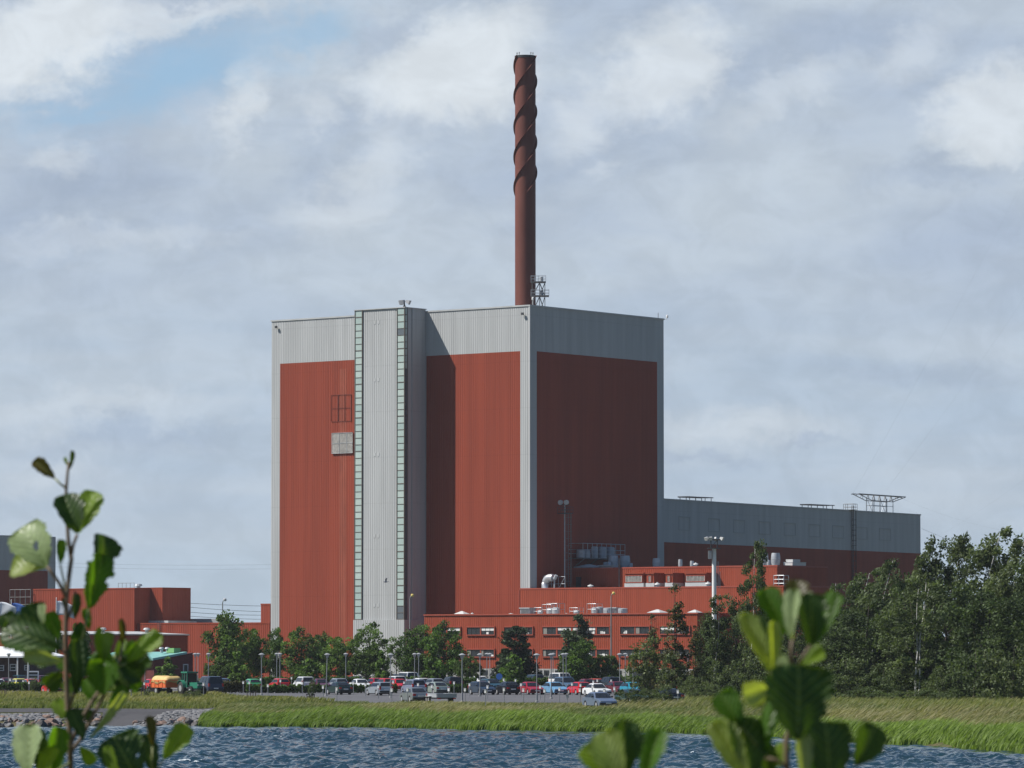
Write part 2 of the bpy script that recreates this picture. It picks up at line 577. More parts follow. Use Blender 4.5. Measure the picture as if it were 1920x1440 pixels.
# ------------------------------------------------------------------ ground, water, road, ramp
SHORE = [(-400, 1363), (0, 1363), (120, 1362), (200, 1360), (330, 1360), (400, 1362), (700, 1363), (850, 1367), (1240, 1373),
         (1340, 1376), (1500, 1385), (1640, 1394), (1760, 1398), (1850, 1408), (1920, 1411), (2300, 1425)]
_sx, _sy = [], []
for px_, py_ in SHORE:
    D_ = FH * (CAMZ - WZ) / (py_ - HOR)
    _sx.append(X(px_, D_))
    _sy.append(D_)
_rng = np.random.default_rng(5)
_ph = _rng.uniform(0, 6.28, 12)


def sstep(a, b, x):
    t_ = np.clip((x - a) / (b - a), 0, 1)
    return t_ * t_ * (3 - 2 * t_)


def shore_y(x):
    x = np.asarray(x, dtype=float)
    return np.interp(x, _sx, _sy) + 0.5 * np.sin(x * 0.9 + 1) + 0.35 * np.sin(x * 2.1) + 0.2 * np.sin(x * 4.7)


def gz(x, Y):
    """height of the land"""
    x = np.asarray(x, dtype=float)
    Y = np.asarray(Y, dtype=float)
    d = Y - shore_y(x)
    # grassy bank (centre, right)
    a = np.interp(d, [-60, -8, 0, 5, 24, 40, 46], [-5, -2.2, -1.5, -1.1, -0.62, -0.42, 0.0])
    # left: riprap, shore road, meadow rising to the lot
    b = np.interp(d, [-60, -8, 0, 8, 20, 42, 50, 95, 127], [-5, -2.3, -1.5, -1.15, -0.72, -0.62, -0.55, -0.2, 0.0])
    k = sstep(-29.5, -25.0, x)
    z = a * k + b * (1 - k)
    # boat ramp cut into the bank
    r = np.exp(-((x + 33.9 - (Y - 371) * 0.01) / 2.6) ** 4) * sstep(-12, -4, d) * (1 - sstep(16, 30, d))
    zr = np.interp(d, [-12, 0, 24], [-2.0, -1.45, -0.66])
    z = z * (1 - r) + zr * r
    und = 0.05 * np.sin(x * 0.31 + Y * 0.13) + 0.04 * np.sin(x * 0.77 - Y * 0.2 + 2)
    z = z + und * (1 - sstep(40, 48, d)) * sstep(0, 6, d) * k
    # near bank under the photographer
    nb = np.interp(Y, [-9000, 9, 16, 26, 40], [3.2, 3.2, 1.6, -1.8, -5])
    return np.where(Y < 120, nb, z)


def grid_mesh(name, xs, ys, zf, mats):
    xs, ys = np.asarray(xs, float), np.asarray(ys, float)
    gx, gy = np.meshgrid(xs, ys)
    zz = zf(gx, gy)
    v = np.stack([gx, gy, zz], -1).reshape(-1, 3)
    nx, ny = len(xs), len(ys)
    i = np.arange(nx * ny).reshape(ny, nx)
    f = np.stack([i[:-1, :-1], i[:-1, 1:], i[1:, 1:], i[1:, :-1]], -1).reshape(-1, 4)
    return v, f


def ground_material():
    m_ = bpy.data.materials.new("soil_and_short_grass")
    m_.use_nodes = True
    t = NT(m_.node_tree)
    b = t.n['Principled BSDF']
    b.inputs['Roughness'].default_value = 0.95
    b.inputs['Specular IOR Level'].default_value = 0.1
    tc = t.new('ShaderNodeTexCoord')
    o = tc.outputs['Object']
    n1 = t.noise(o, 0.25, 6, 0.65)
    n2 = t.noise(o, 2.2, 5, 0.7)
    c = t.mixc(t.ramp(n1, 0.35, 0.65), (0.055, 0.085, 0.022, 1), (0.15, 0.12, 0.06, 1))
    c = t.mixc(t.ramp(n2, 0.35, 0.7), c, (0.05, 0.05, 0.028, 1))
    t.l.new(c, b.inputs['Base Color'])
    return m_


far = [-2600, -1500, -800, -400, -200, -140]
xs = far + list(np.arange(-110, 111, 1.6)) + [140, 200, 400, 800, 1500, 2600]
ys = [-1500, -300, -40, 0, 6, 9, 12, 16, 20, 26, 32, 40, 119.9, 120.1, 200] + list(np.arange(260, 300, 2.0)) + list(np.arange(300, 520, 1.2)) + [540, 580, 640, 720, 900, 1300, 2000, 3000]
v, f = grid_mesh('ground', xs, ys, gz, None)
g = link('ground', arr_mesh('ground', v, f, ground_material(), smooth=True))
tag(g, kind='structure')


def sheet(name, poly_px, material, lift, step=1.5):
    """a road or lot surface lying on the ground: grid clipped by a polygon given in world x, Y"""
    poly = [Vector((p[0], p[1])) for p in poly_px]
    bm = bmesh.new()
    f_ = bm.faces.new([bm.verts.new((p.x, p.y, 0)) for p in poly])
    x0, x1 = min(p.x for p in poly), max(p.x for p in poly)
    y0, y1 = min(p.y for p in poly), max(p.y for p in poly)
    for k in np.arange(x0 + step, x1, step):
        bmesh.ops.bisect_plane(bm, geom=bm.verts[:] + bm.edges[:] + bm.faces[:], plane_co=(k, 0, 0), plane_no=(1, 0, 0))
    for k in np.arange(y0 + step, y1, step):
        bmesh.ops.bisect_plane(bm, geom=bm.verts[:] + bm.edges[:] + bm.faces[:], plane_co=(0, k, 0), plane_no=(0, 1, 0))
    for v_ in bm.verts:
        v_.co.z = float(gz(v_.co.x, v_.co.y)) + lift
    bmesh.ops.recalc_face_normals(bm, faces=bm.faces)
    me = bpy.data.meshes.new(name)
    bm.to_mesh(me)
    bm.free()
    me.materials.append(material)
    o = link(name, me)
    return tag(o, kind='structure')


sheet('parking_lot', [(-60, 499), (-34, 499), (-25.4, 455), (-18.6, 425), (-13, 412.5), (12, 411), (16, 413), (21, 440), (30, 520), (34, 640), (-75, 640)], M['asphalt'], 0.03, 6.0)
sheet('shore_road', [(-95, 396), (-36, 396), (-30, 401), (-23.5, 409), (-25, 416), (-40, 414), (-95, 414)], M['road'], 0.04, 2.0)
sheet('boat_ramp', [(-35.0, 371), (-32.6, 371), (-31.4, 394), (-30.4, 403), (-37.5, 403), (-36.4, 390)], M['road'], 0.05, 1.5)


def water_material():
    m_ = bpy.data.materials.new("sea_water")
    m_.use_nodes = True
    t = NT(m_.node_tree)
    b = t.n['Principled BSDF']
    b.inputs['Roughness'].default_value = 0.10
    b.inputs['IOR'].default_value = 1.33
    b.inputs['Specular IOR Level'].default_value = 0.5
    tc = t.new('ShaderNodeTexCoord')
    o = tc.outputs['Object']
    at = t.new('ShaderNodeAttribute', attribute_name='tint')
    n1 = t.noise(t.mapping(o, (1, 0.35, 1)), 0.10, 3, 0.5)
    c = t.mixc(t.ramp(n1, 0.3, 0.7), (0.005, 0.022, 0.029, 1), (0.009, 0.032, 0.042, 1))
    n3 = t.noise(t.mapping(o, (1, 0.6, 1)), 4.0, 5, 0.75)
    foam = t.ramp(t.m('MULTIPLY', at.outputs['Fac'], t.ramp(n3, 0.35, 0.6)), 0.25, 0.6)
    c = t.mixc(foam, c, (0.72, 0.76, 0.78, 1))
    t.l.new(c, b.inputs['Base Color'])
    t.l.new(t.m('MULTIPLY_ADD', foam, 0.6, 0.10), b.inputs['Roughness'])
    nb = t.noise(t.mapping(o, (1.0, 0.55, 1)), 3.5, 6, 0.7)
    bn = t.new('ShaderNodeBump')
    bn.inputs['Strength'].default_value = 0.18
    bn.inputs['Distance'].default_value = 0.08
    t.l.new(nb, bn.inputs['Height'])
    t.l.new(bn.outputs[0], b.inputs['Normal'])
    return m_


def make_water():
    xs = [-2500, -1500, -500, -200, -130, -100, -80, -70, -64] + list(np.arange(-58, 58.1, 0.20)) + [64, 70, 80, 100, 130, 200, 500, 1500, 2500]
    ys = [-1400, -200, 20, 60, 120, 180, 210, 222] + list(np.arange(230, 398, 0.24)) + [410, 425]
    gx, gy = np.meshgrid(np.array(xs), np.array(ys))
    rng = np.random.default_rng(11)
    h = np.zeros_like(gx)
    dx = np.zeros_like(gx)
    for i in range(64):
        lam = 10 ** rng.uniform(math.log10(0.75), math.log10(3.6))
        th = rng.normal(0.35, 0.75)
        k = 2 * math.pi / lam
        amp = 0.0125 * lam ** 0.70 * rng.uniform(0.5, 1.2)
        ph = (gx * math.cos(th) + gy * math.sin(th)) * k + rng.uniform(0, 6.28)
        h += amp * np.cos(ph)
        dx += -amp * 0.75 * math.cos(th) * np.sin(ph)
    fade = sstep(-70, -56, gx) * (1 - sstep(56, 70, gx)) * sstep(222, 236, gy) * (1 - sstep(392, 400, gy))
    # calmer close to the lee shore
    d = shore_y(gx) - gy
    fade = fade * (0.35 + 0.65 * sstep(0, 40, d))
    gust = np.zeros_like(gx)
    for i in range(9):
        gust += np.sin(gx * rng.uniform(0.02, 0.11) + gy * rng.uniform(-0.09, 0.09) + rng.uniform(0, 6.28))
    fade = fade * (0.95 + 0.08 * gust / 2)
    hh = h * fade
    crest = hh / max(1e-6, hh.std())
    cell = np.zeros_like(gx)
    for i in range(10):
        cell += np.sin(gx * rng.uniform(-0.6, 0.6) + gy * rng.uniform(-0.35, 0.35) + rng.uniform(0, 6.28))
    foam = sstep(1.7, 2.6, crest) * sstep(2.4, 4.6, cell) * 0.8
    lapping = np.exp(-np.abs(d - 0.25) / 0.35) * sstep(0.0, 2.0, cell) * 0.7
    foam = np.clip(foam + lapping, 0, 1)
    v = np.stack([gx + dx * fade, gy, WZ + hh], -1).reshape(-1, 3)
    nx, ny = len(xs), len(ys)
    i = np.arange(nx * ny).reshape(ny, nx)
    f = np.stack([i[:-1, :-1], i[:-1, 1:], i[1:, 1:], i[1:, :-1]], -1).reshape(-1, 4)
    o = link('water', arr_mesh('water', v, f, water_material(), smooth=True, vtint=foam.ravel()))
    tag(o, kind='structure')


make_water()


# ------------------------------------------------------------------ grass: one object for each kind that nobody could count
def blades(name, x, Y, hgt, wid, lean, tint, material, label, bend=0.5, seed=1):
    rng = np.random.default_rng(seed)
    n = len(x)
    z = gz(x, Y)
    ang = rng.uniform(0, math.pi, n)
    # most blades broadside to a random side; leaning down wind (to +x)
    wx, wy = np.cos(ang) * wid * 0.5, np.sin(ang) * wid * 0.5
    lx = lean * hgt * rng.uniform(0.55, 1.35, n)
    ly = rng.normal(0, 0.12, n) * hgt
    p0 = np.stack([x - wx, Y - wy, z - 0.05], -1)
    p1 = np.stack([x + wx, Y + wy, z - 0.05], -1)
    m0 = np.stack([x - wx * 0.85 + lx * 0.35, Y - wy * 0.85 + ly * 0.4, z + hgt * 0.6], -1)
    m1 = np.stack([x + wx * 0.85 + lx * 0.35, Y + wy * 0.85 + ly * 0.4, z + hgt * 0.6], -1)
    t0 = np.stack([x + lx - wx * 0.2, Y + ly - wy * 0.2, z + hgt * (1 - 0.25 * bend * lean)], -1)
    t1 = np.stack([x + lx + wx * 0.2, Y + ly + wy * 0.2, z + hgt * (1 - 0.25 * bend * lean)], -1)
    v = np.stack([p0, p1, m1, m0, t1, t0], 1).reshape(-1, 3)
    b = np.arange(n)[:, None] * 6
    f = np.concatenate([b + np.array([[0, 1, 2, 3]]), b + np.array([[3, 2, 4, 5]])], 0)
    o = link(name, arr_mesh(name, v, f, material, tint=np.concatenate([tint, tint])))
    return tag(o, label, 'grass', kind='stuff')


def patch(x, Y, s, seed):
    r = np.random.default_rng(seed)
    a = np.zeros_like(x)
    for i in range(8):
        a += np.sin(x * r.uniform(-1, 1) * s + Y * r.uniform(-0.6, 0.6) * s + r.uniform(0, 6.28))
    return a / 8


def lot_edge(x):
    return np.interp(x, [-60, -34, -25.4, -18.6, -13, 12, 16, 21, 30], [499, 499, 455, 425, 412.5, 411, 413, 440, 520])


def make_grass():
    rng = np.random.default_rng(3)
    # green reeds in a belt above the water
    n = 150000
    x = rng.uniform(-30, 62, n)
    d = rng.uniform(-0.6, 16, n)
    Y = shore_y(x) + d
    lim = 5.5 + 5 * patch(x, Y * 0, 0.25, 4) + 2.2 + 6.0 * sstep(14, 34, x) + np.where(x < -24, -6, 0)
    keep = (d < lim + rng.normal(0, 2.6, n)) & (x > -26.9) & ((x > -27) | (d > 6) | (rng.random(n) < 0.3)) & (gz(x, Y) > -1.75)
    x, Y, d = x[keep], Y[keep], d[keep]
    pt = patch(x, Y, 0.5, 9)
    h = (0.95 + 0.5 * pt) * rng.uniform(0.6, 1.25, len(x)) * np.clip(0.55 + d / 5, 0.55, 1.0)
    t_ = np.clip(0.55 + 0.55 * pt + rng.normal(0, 0.22, len(x)), 0, 1)
    blades('green_reeds', x, Y, h, rng.uniform(0.05, 0.11, len(x)), 0.62, t_, M['reed'],
           'bright green wind-bent reeds in a belt along the water edge', seed=4)
    # dry pinkish grass on the bank top
    n = 130000
    x = rng.uniform(-26.9, 62, n)
    d = rng.uniform(2, 47, n) + np.where((x > 22) & (rng.random(n) < 0.25), 14, 0)
    Y = shore_y(x) + d
    lim = 5.5 + 5 * patch(x, Y * 0, 0.25, 4) + 2.2 + 6.0 * sstep(14, 34, x) + np.where(x < -24, -6, 0)
    keep = (d > lim - 2.0 + rng.normal(0, 3.2, n)) & (Y < lot_edge(x) - 0.4)
    x, Y, d = x[keep], Y[keep], d[keep]
    pt = patch(x, Y, 0.42, 19)
    h = (0.70 + 0.35 * pt) * rng.uniform(0.5, 1.3, len(x)) * np.maximum(np.interp(d, [20, 34, 46], [1.0, 0.75, 0.35]), np.interp(x, [4, 9, 16, 22], [0, 0.8, 0.9, 1.1]))
    t_ = np.clip(0.40 + 0.9 * pt + rng.normal(0, 0.33, len(x)), 0, 1)
    blades('dry_grass', x, Y, h, rng.uniform(0.045, 0.09, len(x)), 0.75, t_, M['drygrass'],
           'dry pinkish grass bent by wind on the bank above the reeds', seed=5)
    # meadow left between the shore road and the lot
    n = 60000
    x = rng.uniform(-72, -17, n)
    Y = rng.uniform(405, 500, n)
    keep = (Y < lot_edge(x) - 0.4) & ((Y > 415.5) | (x > -23.5))
    x, Y = x[keep], Y[keep]
    pt = patch(x, Y, 0.30, 29)
    h = (0.36 + 0.16 * pt) * rng.uniform(0.5, 1.3, len(x))
    t_ = np.clip(0.45 + 0.7 * pt + 0.25 * patch(x, Y, 0.05, 7) + (Y - 455) / 160 + rng.normal(0, 0.2, len(x)), 0, 1)
    blades('meadow_grass', x, Y, h, rng.uniform(0.06, 0.12, len(x)), 0.45, t_, M['meadow'],
           'short mixed green and straw meadow grass between shore road and parked cars', seed=6)
    # wild grass under the wood on the right and around the lot
    n = 60000
    x = rng.uniform(15, 64, n)
    Y = rng.uniform(350, 470, n)
    keep = (Y > shore_y(x) + 26) & ((Y < 412) | (x > 24))
    x, Y = x[keep], Y[keep]
    t_ = np.clip(0.25 + rng.normal(0, 0.2, len(x)), 0, 1)
    blades('woodland_grass', x, Y, rng.uniform(0.3, 0.9, len(x)), rng.uniform(0.05, 0.1, len(x)), 0.5, t_, M['meadow'],
           'dull green grass growing under the trees on the right', seed=8)


make_grass()


# ------------------------------------------------------------------ rocks
def rock_mesh(name, seed, material):
    rng = np.random.default_rng(seed)
    bm = bmesh.new()
    bmesh.ops.create_icosphere(bm, subdivisions=2, radius=0.5)
    dirs = [Vector(rng.normal(size=3)).normalized() for _ in range(11)]
    offs = [rng.uniform(0.26, 0.46) for _ in range(11)]
    for v_ in bm.verts:
        for d_, o_ in zip(dirs, offs):
            k = v_.co.dot(d_)
            if k > o_:
                v_.co -= d_ * (k - o_)
        v_.co += v_.co.normalized() * rng.normal(0, 0.012)
        v_.co.z *= 0.8
    me = bpy.data.meshes.new(name)
    bm.to_mesh(me)
    bm.free()
    me.materials.append(material)
    return me


def make_rocks():
    rng = np.random.default_rng(21)
    stone = {'granite': mat('pinkish_granite', (0.19, 0.13, 0.105), 0.85, 0, 0.3, 0.25, 2.5, bump=0.4),
             'grey': mat('grey_granite', (0.165, 0.165, 0.17), 0.85, 0, 0.3, 0.25, 2.5, bump=0.4),
             'dark': mat('dark_wet_rock', (0.06, 0.055, 0.053), 0.6, 0, 0.4, 0.25, 2.5, bump=0.4)}
    variants = {k: [rock_mesh(k + '_boulder', s + 10 * i, m_) for s in range(4)] for i, (k, m_) in enumerate(stone.items())}
    lab = {'granite': ('boulder', 'pinkish granite boulder in the riprap beside the boat ramp'),
           'grey': ('boulder', 'grey boulder in the riprap beside the boat ramp'),
           'dark': ('boulder', 'dark wet boulder low in the riprap at the water line')}
    n = 0
    spots = []
    for i in range(2500):
        if n >= 270:
            break
        if i % 4:
            x = rng.uniform(-49.5, -35.4)
        else:
            x = rng.uniform(-32.4, -26.4)
        d = rng.uniform(-0.7, 3.0) if rng.random() < 0.45 else rng.uniform(3, 15.5)
        d = d if x < -34 else rng.uniform(-0.6, 4.5)
        s = float(np.clip(rng.lognormal(-0.75, 0.42), 0.22, 1.05)) * (1.0 if d < 6 else 0.85)
        Y = float(shore_y(x)) + d
        if any((x - a) ** 2 + (Y - b) ** 2 < (0.26 * (s + c)) ** 2 for a, b, c in spots):
            continue
        spots.append((x, Y, s))
        k = 'dark' if (d < 1.0 and rng.random() < 0.6) else ('granite' if rng.random() < 0.6 else 'grey')
        o = link('boulder', variants[k][rng.integers(4)])
        o.location = (x, Y, float(gz(x, Y)) + s * 0.16)
        o.scale = (s * rng.uniform(0.8, 1.6), s * rng.uniform(0.7, 1.2), s * rng.uniform(0.6, 1.25))
        o.rotation_euler = (rng.uniform(-0.7, 0.7), rng.uniform(-0.7, 0.7), rng.uniform(0, 6.28))
        tag(o, lab[k][1], lab[k][0], 'riprap boulders of %s stone' % k)
        n += 1
    # broken grey stone nobody could count
    me = rock_mesh('rubble', 77, stone['grey'])
    co = np.array([v_.co for v_ in me.vertices])
    fa = np.array([p.vertices[:] for p in me.polygons])
    V, Fc = [], []
    b = 0
    for i in range(3600):
        if i % 3:
            x = rng.uniform(-50, -36.6)
            Y = float(shore_y(x)) + rng.uniform(9, 19.5)
        else:
            Y = rng.uniform(370, 404)
            x = rng.uniform(-32.4 + (Y - 371) * 0.055, -26.7 - (Y - 371) * 0.012)
        s = rng.uniform(0.16, 0.50)
        a = rng.uniform(0, 6.28)
        R = np.array([[math.cos(a), -math.sin(a), 0], [math.sin(a), math.cos(a), 0], [0, 0, 1]])
        sc = s * np.array([rng.uniform(0.8, 1.4), rng.uniform(0.8, 1.3), rng.uniform(0.7, 1.2)])
        V.append((co * sc) @ R.T + np.array([x, Y, float(gz(x, Y)) + s * 0.12]))
        Fc.append(fa + b)
        b += len(co)
    o = link('rubble', arr_mesh('rubble', np.concatenate(V), np.concatenate(Fc), stone['grey']))
    tag(o, 'loose broken grey stone on the slope beside the boat ramp', 'rubble', kind='stuff')


make_rocks()


# ------------------------------------------------------------------ thin summer haze over the bay
def make_haze():
    g_ = MB()
    g_.box(-2700, 2700, -1600, 3100, -7.0, 114.0)
    m_ = bpy.data.materials.new("thin_haze")
    m_.use_nodes = True
    t = NT(m_.node_tree)
    t.n.clear()
    out = t.new('ShaderNodeOutputMaterial')
    v = t.new('ShaderNodeVolumePrincipled')
    v.inputs['Color'].default_value = (0.86, 0.91, 1.0, 1)
    v.inputs['Density'].default_value = 0.00005
    v.inputs['Anisotropy'].default_value = 0.2
    t.l.new(v.outputs[0], out.inputs['Volume'])
    o = g_.build('haze', m_)
    tag(o, kind='stuff')


make_haze()


# ------------------------------------------------------------------ buildings
RZ = math.radians(-37.52)


class Bld:
    """a building frame: local x runs right along the front face, local y goes back, seen from the camera"""
    def __init__(self, name, label, cat, O, rz=RZ):
        self.O = Vector((O[0], O[1], 0))
        self.rz = rz
        self.ex = Vector((math.cos(rz), math.sin(rz), 0))
        self.ey = Vector((-math.sin(rz), math.cos(rz), 0))
        self.root = thing(name, label, cat, (O[0], O[1], 0), rz)

    def w(self, x, y, z=0.0):
        return self.O + self.ex * x + self.ey * y + Vector((0, 0, z))

    def lx(self, px, y=0.0):
        q = self.w(0, y)
        return along(q.x, q.y, self.ex.x, self.ex.y, px)

    def ly(self, px, x=0.0):
        q = self.w(x, 0)
        return along(q.x, q.y, self.ey.x, self.ey.y, px)

    def lz(self, py, x, y):
        return Zat(py, self.w(x, y).y)

    def block(self, name, x0, x1, y0, y1, z0, z1, m_, period=0.5, depth=0.07, front=True, right=True, parent=None, cap=True, roof='roof', capm=None):
        b = MB()
        b.cur = 0
        b.box(x0, x1, y0, y1, z0, z1)
        b.mi[1] = 1
        if front:
            b.corr((x0, y0), (x1, y0), z0 + 0.01, z1, 0.015, period, depth)
        if right:
            b.corr((x1, y0), (x1, y1), z0 + 0.01, z1, 0.015, period, depth)
        o = b.build(name, [m_, M[roof]], parent or self.root)
        if cap:
            c = MB()
            e = depth + 0.06
            for a in ((x0 - 0.03, x1 + e, y0 - e, y0 + 0.25), (x0 - 0.03, x1 + e, y1 - 0.25, y1 + 0.03)):
                c.box(a[0], a[1], a[2], a[3], z1 - 0.12, z1 + 0.12)
            for a in ((x0 - 0.03, x0 + 0.25, y0 + 0.251, y1 - 0.251), (x1 - 0.25, x1 + e, y0 + 0.251, y1 - 0.251)):
                c.box(a[0], a[1], a[2], a[3], z1 - 0.119, z1 + 0.119)
            c.build('parapet', capm or m_, parent or self.root)
        return o


C0 = (3.018, 740.0)
HM = Zat(573.0, 740.0)                 # roof height of the reactor building
HB = Zat(658.2, 741.0)                 # where the red panels end


def make_reactor():
    B = Bld('reactor_building', 'tall grey and red reactor hall with a glazed grey stair tower on its sunlit face', 'building', C0)
    R = B.root
    W, Dp = 57.6, 39.0
    b = MB()
    b.box(-W, 0, 0, Dp, 0, HM)
    b.mi[1] = 1
    # grey sheets: top band and the corner strips
    b.corr((-W, 0), (0, 0), HB, HM, 0.03, 0.4, 0.036)
    b.corr((-W, 0), (-W + 2.0, 0), 0, HB, 0.03, 0.4, 0.036)
    b.corr((-2.0, 0), (0, 0), 0, HB, 0.03, 0.4, 0.036)
    b.corr((0, 0), (0, Dp), HB, HM, 0.03, 0.4, 0.036)
    b.corr((0, 0), (0, 1.9), 0, HB, 0.03, 0.4, 0.036)
    b.corr((0, Dp - 2.0), (0, Dp), 0, HB, 0.03, 0.4, 0.036)
    b.build('wall', [M['grey'], M['roof']], R)
    c = MB()
    c.box(-W - 0.15, 0.18, -0.18, 0.25, HM - 0.1, HM + 0.16)
    c.box(-0.25, 0.18, 0.251, Dp + 0.1, HM - 0.1, HM + 0.16)
    c.box(-W - 0.15, -W + 0.25, 0.251, Dp + 0.1, HM - 0.1, HM + 0.16)
    c.build('parapet', M['paleroof'], R)
    # near corner flashing
    c = MB()
    c.box(-0.16, 0.14, -0.14, 0.16, 0, HM - 0.101)
    c.build('corner_flashing', M['grey'], R)
    tx0, tx1 = B.lx(664, -6.0), B.lx(758.0, -6.0)
    sx0, sx1 = B.lx(636), B.lx(649)
    p = MB()
    p.corr((-W + 2.0, 0), (sx0, 0), 0, HB, 0.035, 0.4, 0.036)
    p.corr((sx1, 0), (tx0 + 0.3, 0), 0, HB, 0.035, 0.4, 0.036)
    z1 = B.lz(692, sx0, 0)
    p.corr((sx0, 0), (sx1, 0), z1, HB, 0.035, 0.4, 0.036)
    p.build('red_cladding', M['red'], R)
    p = MB()
    p.corr((sx0, 0), (sx1, 0), 0, z1, 0.035, 0.4, 0.055)
    tag(p.build('red_cladding', M['redfade'], R), 'paler orange red repair strip in the cladding')
    p = MB()
    p.corr((tx1, 0), (-2.0, 0), 0, HB, 0.035, 0.4, 0.036)
    p.build('red_cladding', M['red'], R)
    p = MB()
    p.corr((0, 1.9), (0, Dp - 2.0), 0, HB, 0.035, 0.4, 0.036)
    p.build('red_cladding', M['red'], R)

    # stair tower
    dep = 6.0
    ht = HM + 0.35
    zg = B.lz(1162, tx1, -dep)
    t = MB()
    t.box(tx0 + 0.12, tx1 - 0.12, -dep + 0.12, -0.13, 0, ht)
    t.mi[1] = 1
    gl = 1.72                                          # width of the glazed strips
    t.corr((tx0 + gl + 0.25, -dep + 0.12), (tx1 - gl - 0.45, -dep + 0.12), zg + 0.01, ht, 0.02, 0.4, 0.036)
    t.corr((tx0 - 0.1, -dep - 0.12), (tx1 + 0.1, -dep - 0.12), 0, zg, 0.02, 0.4, 0.036)
    t.corr((tx1 - 0.09, -dep + 0.75), (tx1 - 0.10, -0.13), zg, ht, 0.0, 0.55, 0.02)
    t.corr((tx1 + 0.1, -dep - 0.12), (tx1 + 0.1, -0.13), 0, zg, 0.02, 0.55, 0.05)
    t.box(tx0 - 0.1, tx1 + 0.1, -dep - 0.12, -0.14, 0.0, zg - 0.02)
    st = t.build('stair_tower', [M['grey'], M['paleroof']], R)
    e = MB()
    e.box(tx0 - 0.1, tx1 + 0.14, -dep - 0.14, -0.12, ht, ht + 0.14)
    e.build('tower_roof', M['paleroof'], st)
    # slim service riser on the shaded flank
    e = MB()
    e.box(tx1 - 0.08, tx1 + 0.1, -dep + 2.0, -dep + 2.25, zg + 0.05, ht - 0.02)
    e.build('cover_strip', M['grey'], st)
    rng = random.Random(4)
    nst = 46
    step = (ht - zg - 0.1) / nst
    for (a, c_, tagpx, wrap) in ((tx0, tx0 + gl, 'a', False), (tx1 - gl, tx1, 'b', True)):
        g_ = MB()
        for k in range(nst):
            z0, z1_ = zg + k * step, zg + (k + 1) * step
            th = 0.10 if k % 5 else 0.16
            g_.cur = 0
            g_.tint = rng.uniform(0.2, 1.0)
            dark = (tagpx == 'b' and k in (nst - 4, 0, 1))
            g_.cur = 2 if dark else 0
            g_.box(a + 0.09, c_ - 0.09, -dep + 0.0, -dep + 0.10, z0 + th, z1_)
            if wrap:
                g_.cur = 0 if k > nst - 10 else 2
                g_.box(c_ - 0.02, c_ + 0.03, -dep + 0.14, -dep + 0.62, z0 + th, z1_)
            g_.cur = 1
            g_.box(a, c_, -dep - 0.05, -dep + 0.09, z0, z0 + th)
            if wrap:
                g_.box(c_ - 0.01, c_ + 0.08, -dep + 0.12, -dep + 0.7, z0, z0 + th)
        g_.cur = 1
        g_.box(a - 0.01, a + 0.12, -dep - 0.08, -dep + 0.1, zg, ht - 0.01)
        g_.box(c_ - 0.12, c_ + 0.01, -dep - 0.08, -dep + 0.1, zg, ht - 0.01)
        if wrap:
            g_.box(c_ - 0.02, c_ + 0.09, -dep + 0.64, -dep + 0.76, zg, ht - 0.01)
        o = g_.build('glazing_strip', [M['pane'], M['mullion'], M['panedark']], st)
    # faint vent grilles on the tower face
    for py in (604, 712, 852, 1005, 1135):
        zz = B.lz(py, tx0 + 5, -dep)
        for k in range(2):
            g_ = MB()
            x_ = B.lx(699 + 7 * k, -dep)
            g_.box(x_, x_ + 0.5, -dep + 0.04, -dep + 0.07, zz - 0.3, zz + 0.3)
            g_.build('vent_grille', M['grey'], st)
    # louvre and hatch on the left panel
    lx0, lx1 = B.lx(623), B.lx(662)
    z0, z1 = B.lz(850.5, lx0, 0), B.lz(812.5, lx0, 0)
    g_ = MB()
    n = 22
    for k in range(n):
        z_ = z0 + (z1 - z0) * k / n
        g_.add([(lx0, -0.16, z_), (lx1, -0.16, z_), (lx1, -0.30, z_ + 0.02), (lx0, -0.30, z_ + 0.02), (lx0, -0.16, z_ + 0.13), (lx1, -0.16, z_ + 0.13)],
               [(0, 1, 2, 3), (3, 2, 5, 4)])
    lv = g_.build('louvre', M['louvre'], R)
    g_ = MB()
    for fx in (0.0, 0.36, 0.72):
        x_ = lx0 + (lx1 - lx0) * fx
        g_.box(x_ - 0.03, x_ + 0.03, -0.32, -0.12, z0, z1)
    for z_ in (z0, (z0 + z1) / 2, z1):
        g_.box(lx0 - 0.041, lx1, -0.322, -0.12, z_ - 0.03, z_ + 0.03)
    g_.build('frame', M['zinc'], lv)
    hx0, hx1 = B.lx(621), B.lx(659)
    z0, z1 = B.lz(790.5, hx0, 0), B.lz(741, hx0, 0)
    g_ = MB()
    for fx, w_ in ((0.0, 0.02), (0.34, 0.10), (0.68, 0.02), (0.97, 0.10)):
        x_ = hx0 + (hx1 - hx0) * fx
        g_.box(x_ - w_ / 2, x_ + w_ / 2, -0.165, -0.10, z0, z1)
    for z_ in (z0, (z0 + z1) / 2, z1):
        g_.box(hx0, hx1, -0.163, -0.10, z_ - 0.02, z_ + 0.02)
    g_.build('hatch_frame', M['hatch'], R)
    # small flood lamps on the wall
    for px, py in ((519, 613), (983, 588)):
        x_ = B.lx(px)
        z_ = B.lz(py, x_, 0)
        g_ = MB()
        g_.tube([(x_, -0.1, z_ - 0.2), (x_, -0.35, z_ - 0.05)], 0.05, 6)
        g_.box(x_ - 0.25, x_ + 0.2, -0.6, -0.34, z_ - 0.25, z_ + 0.15)
        g_.build('wall_lamp', M['darksteel'], R)
    # aerials and a white light on the far roof corner
    g_ = MB()
    g_.tube([(0.0, Dp - 1.6, HM), (0.0, Dp - 1.6, HM + 1.1)], 0.05, 6)
    g_.build('aerial', M['midsteel'], R)
    g_ = MB()
    g_.tube([(0.15, Dp, HM), (0.6, Dp + 0.3, HM), (0.6, Dp + 0.3, HM + 0.5)], 0.06, 6)
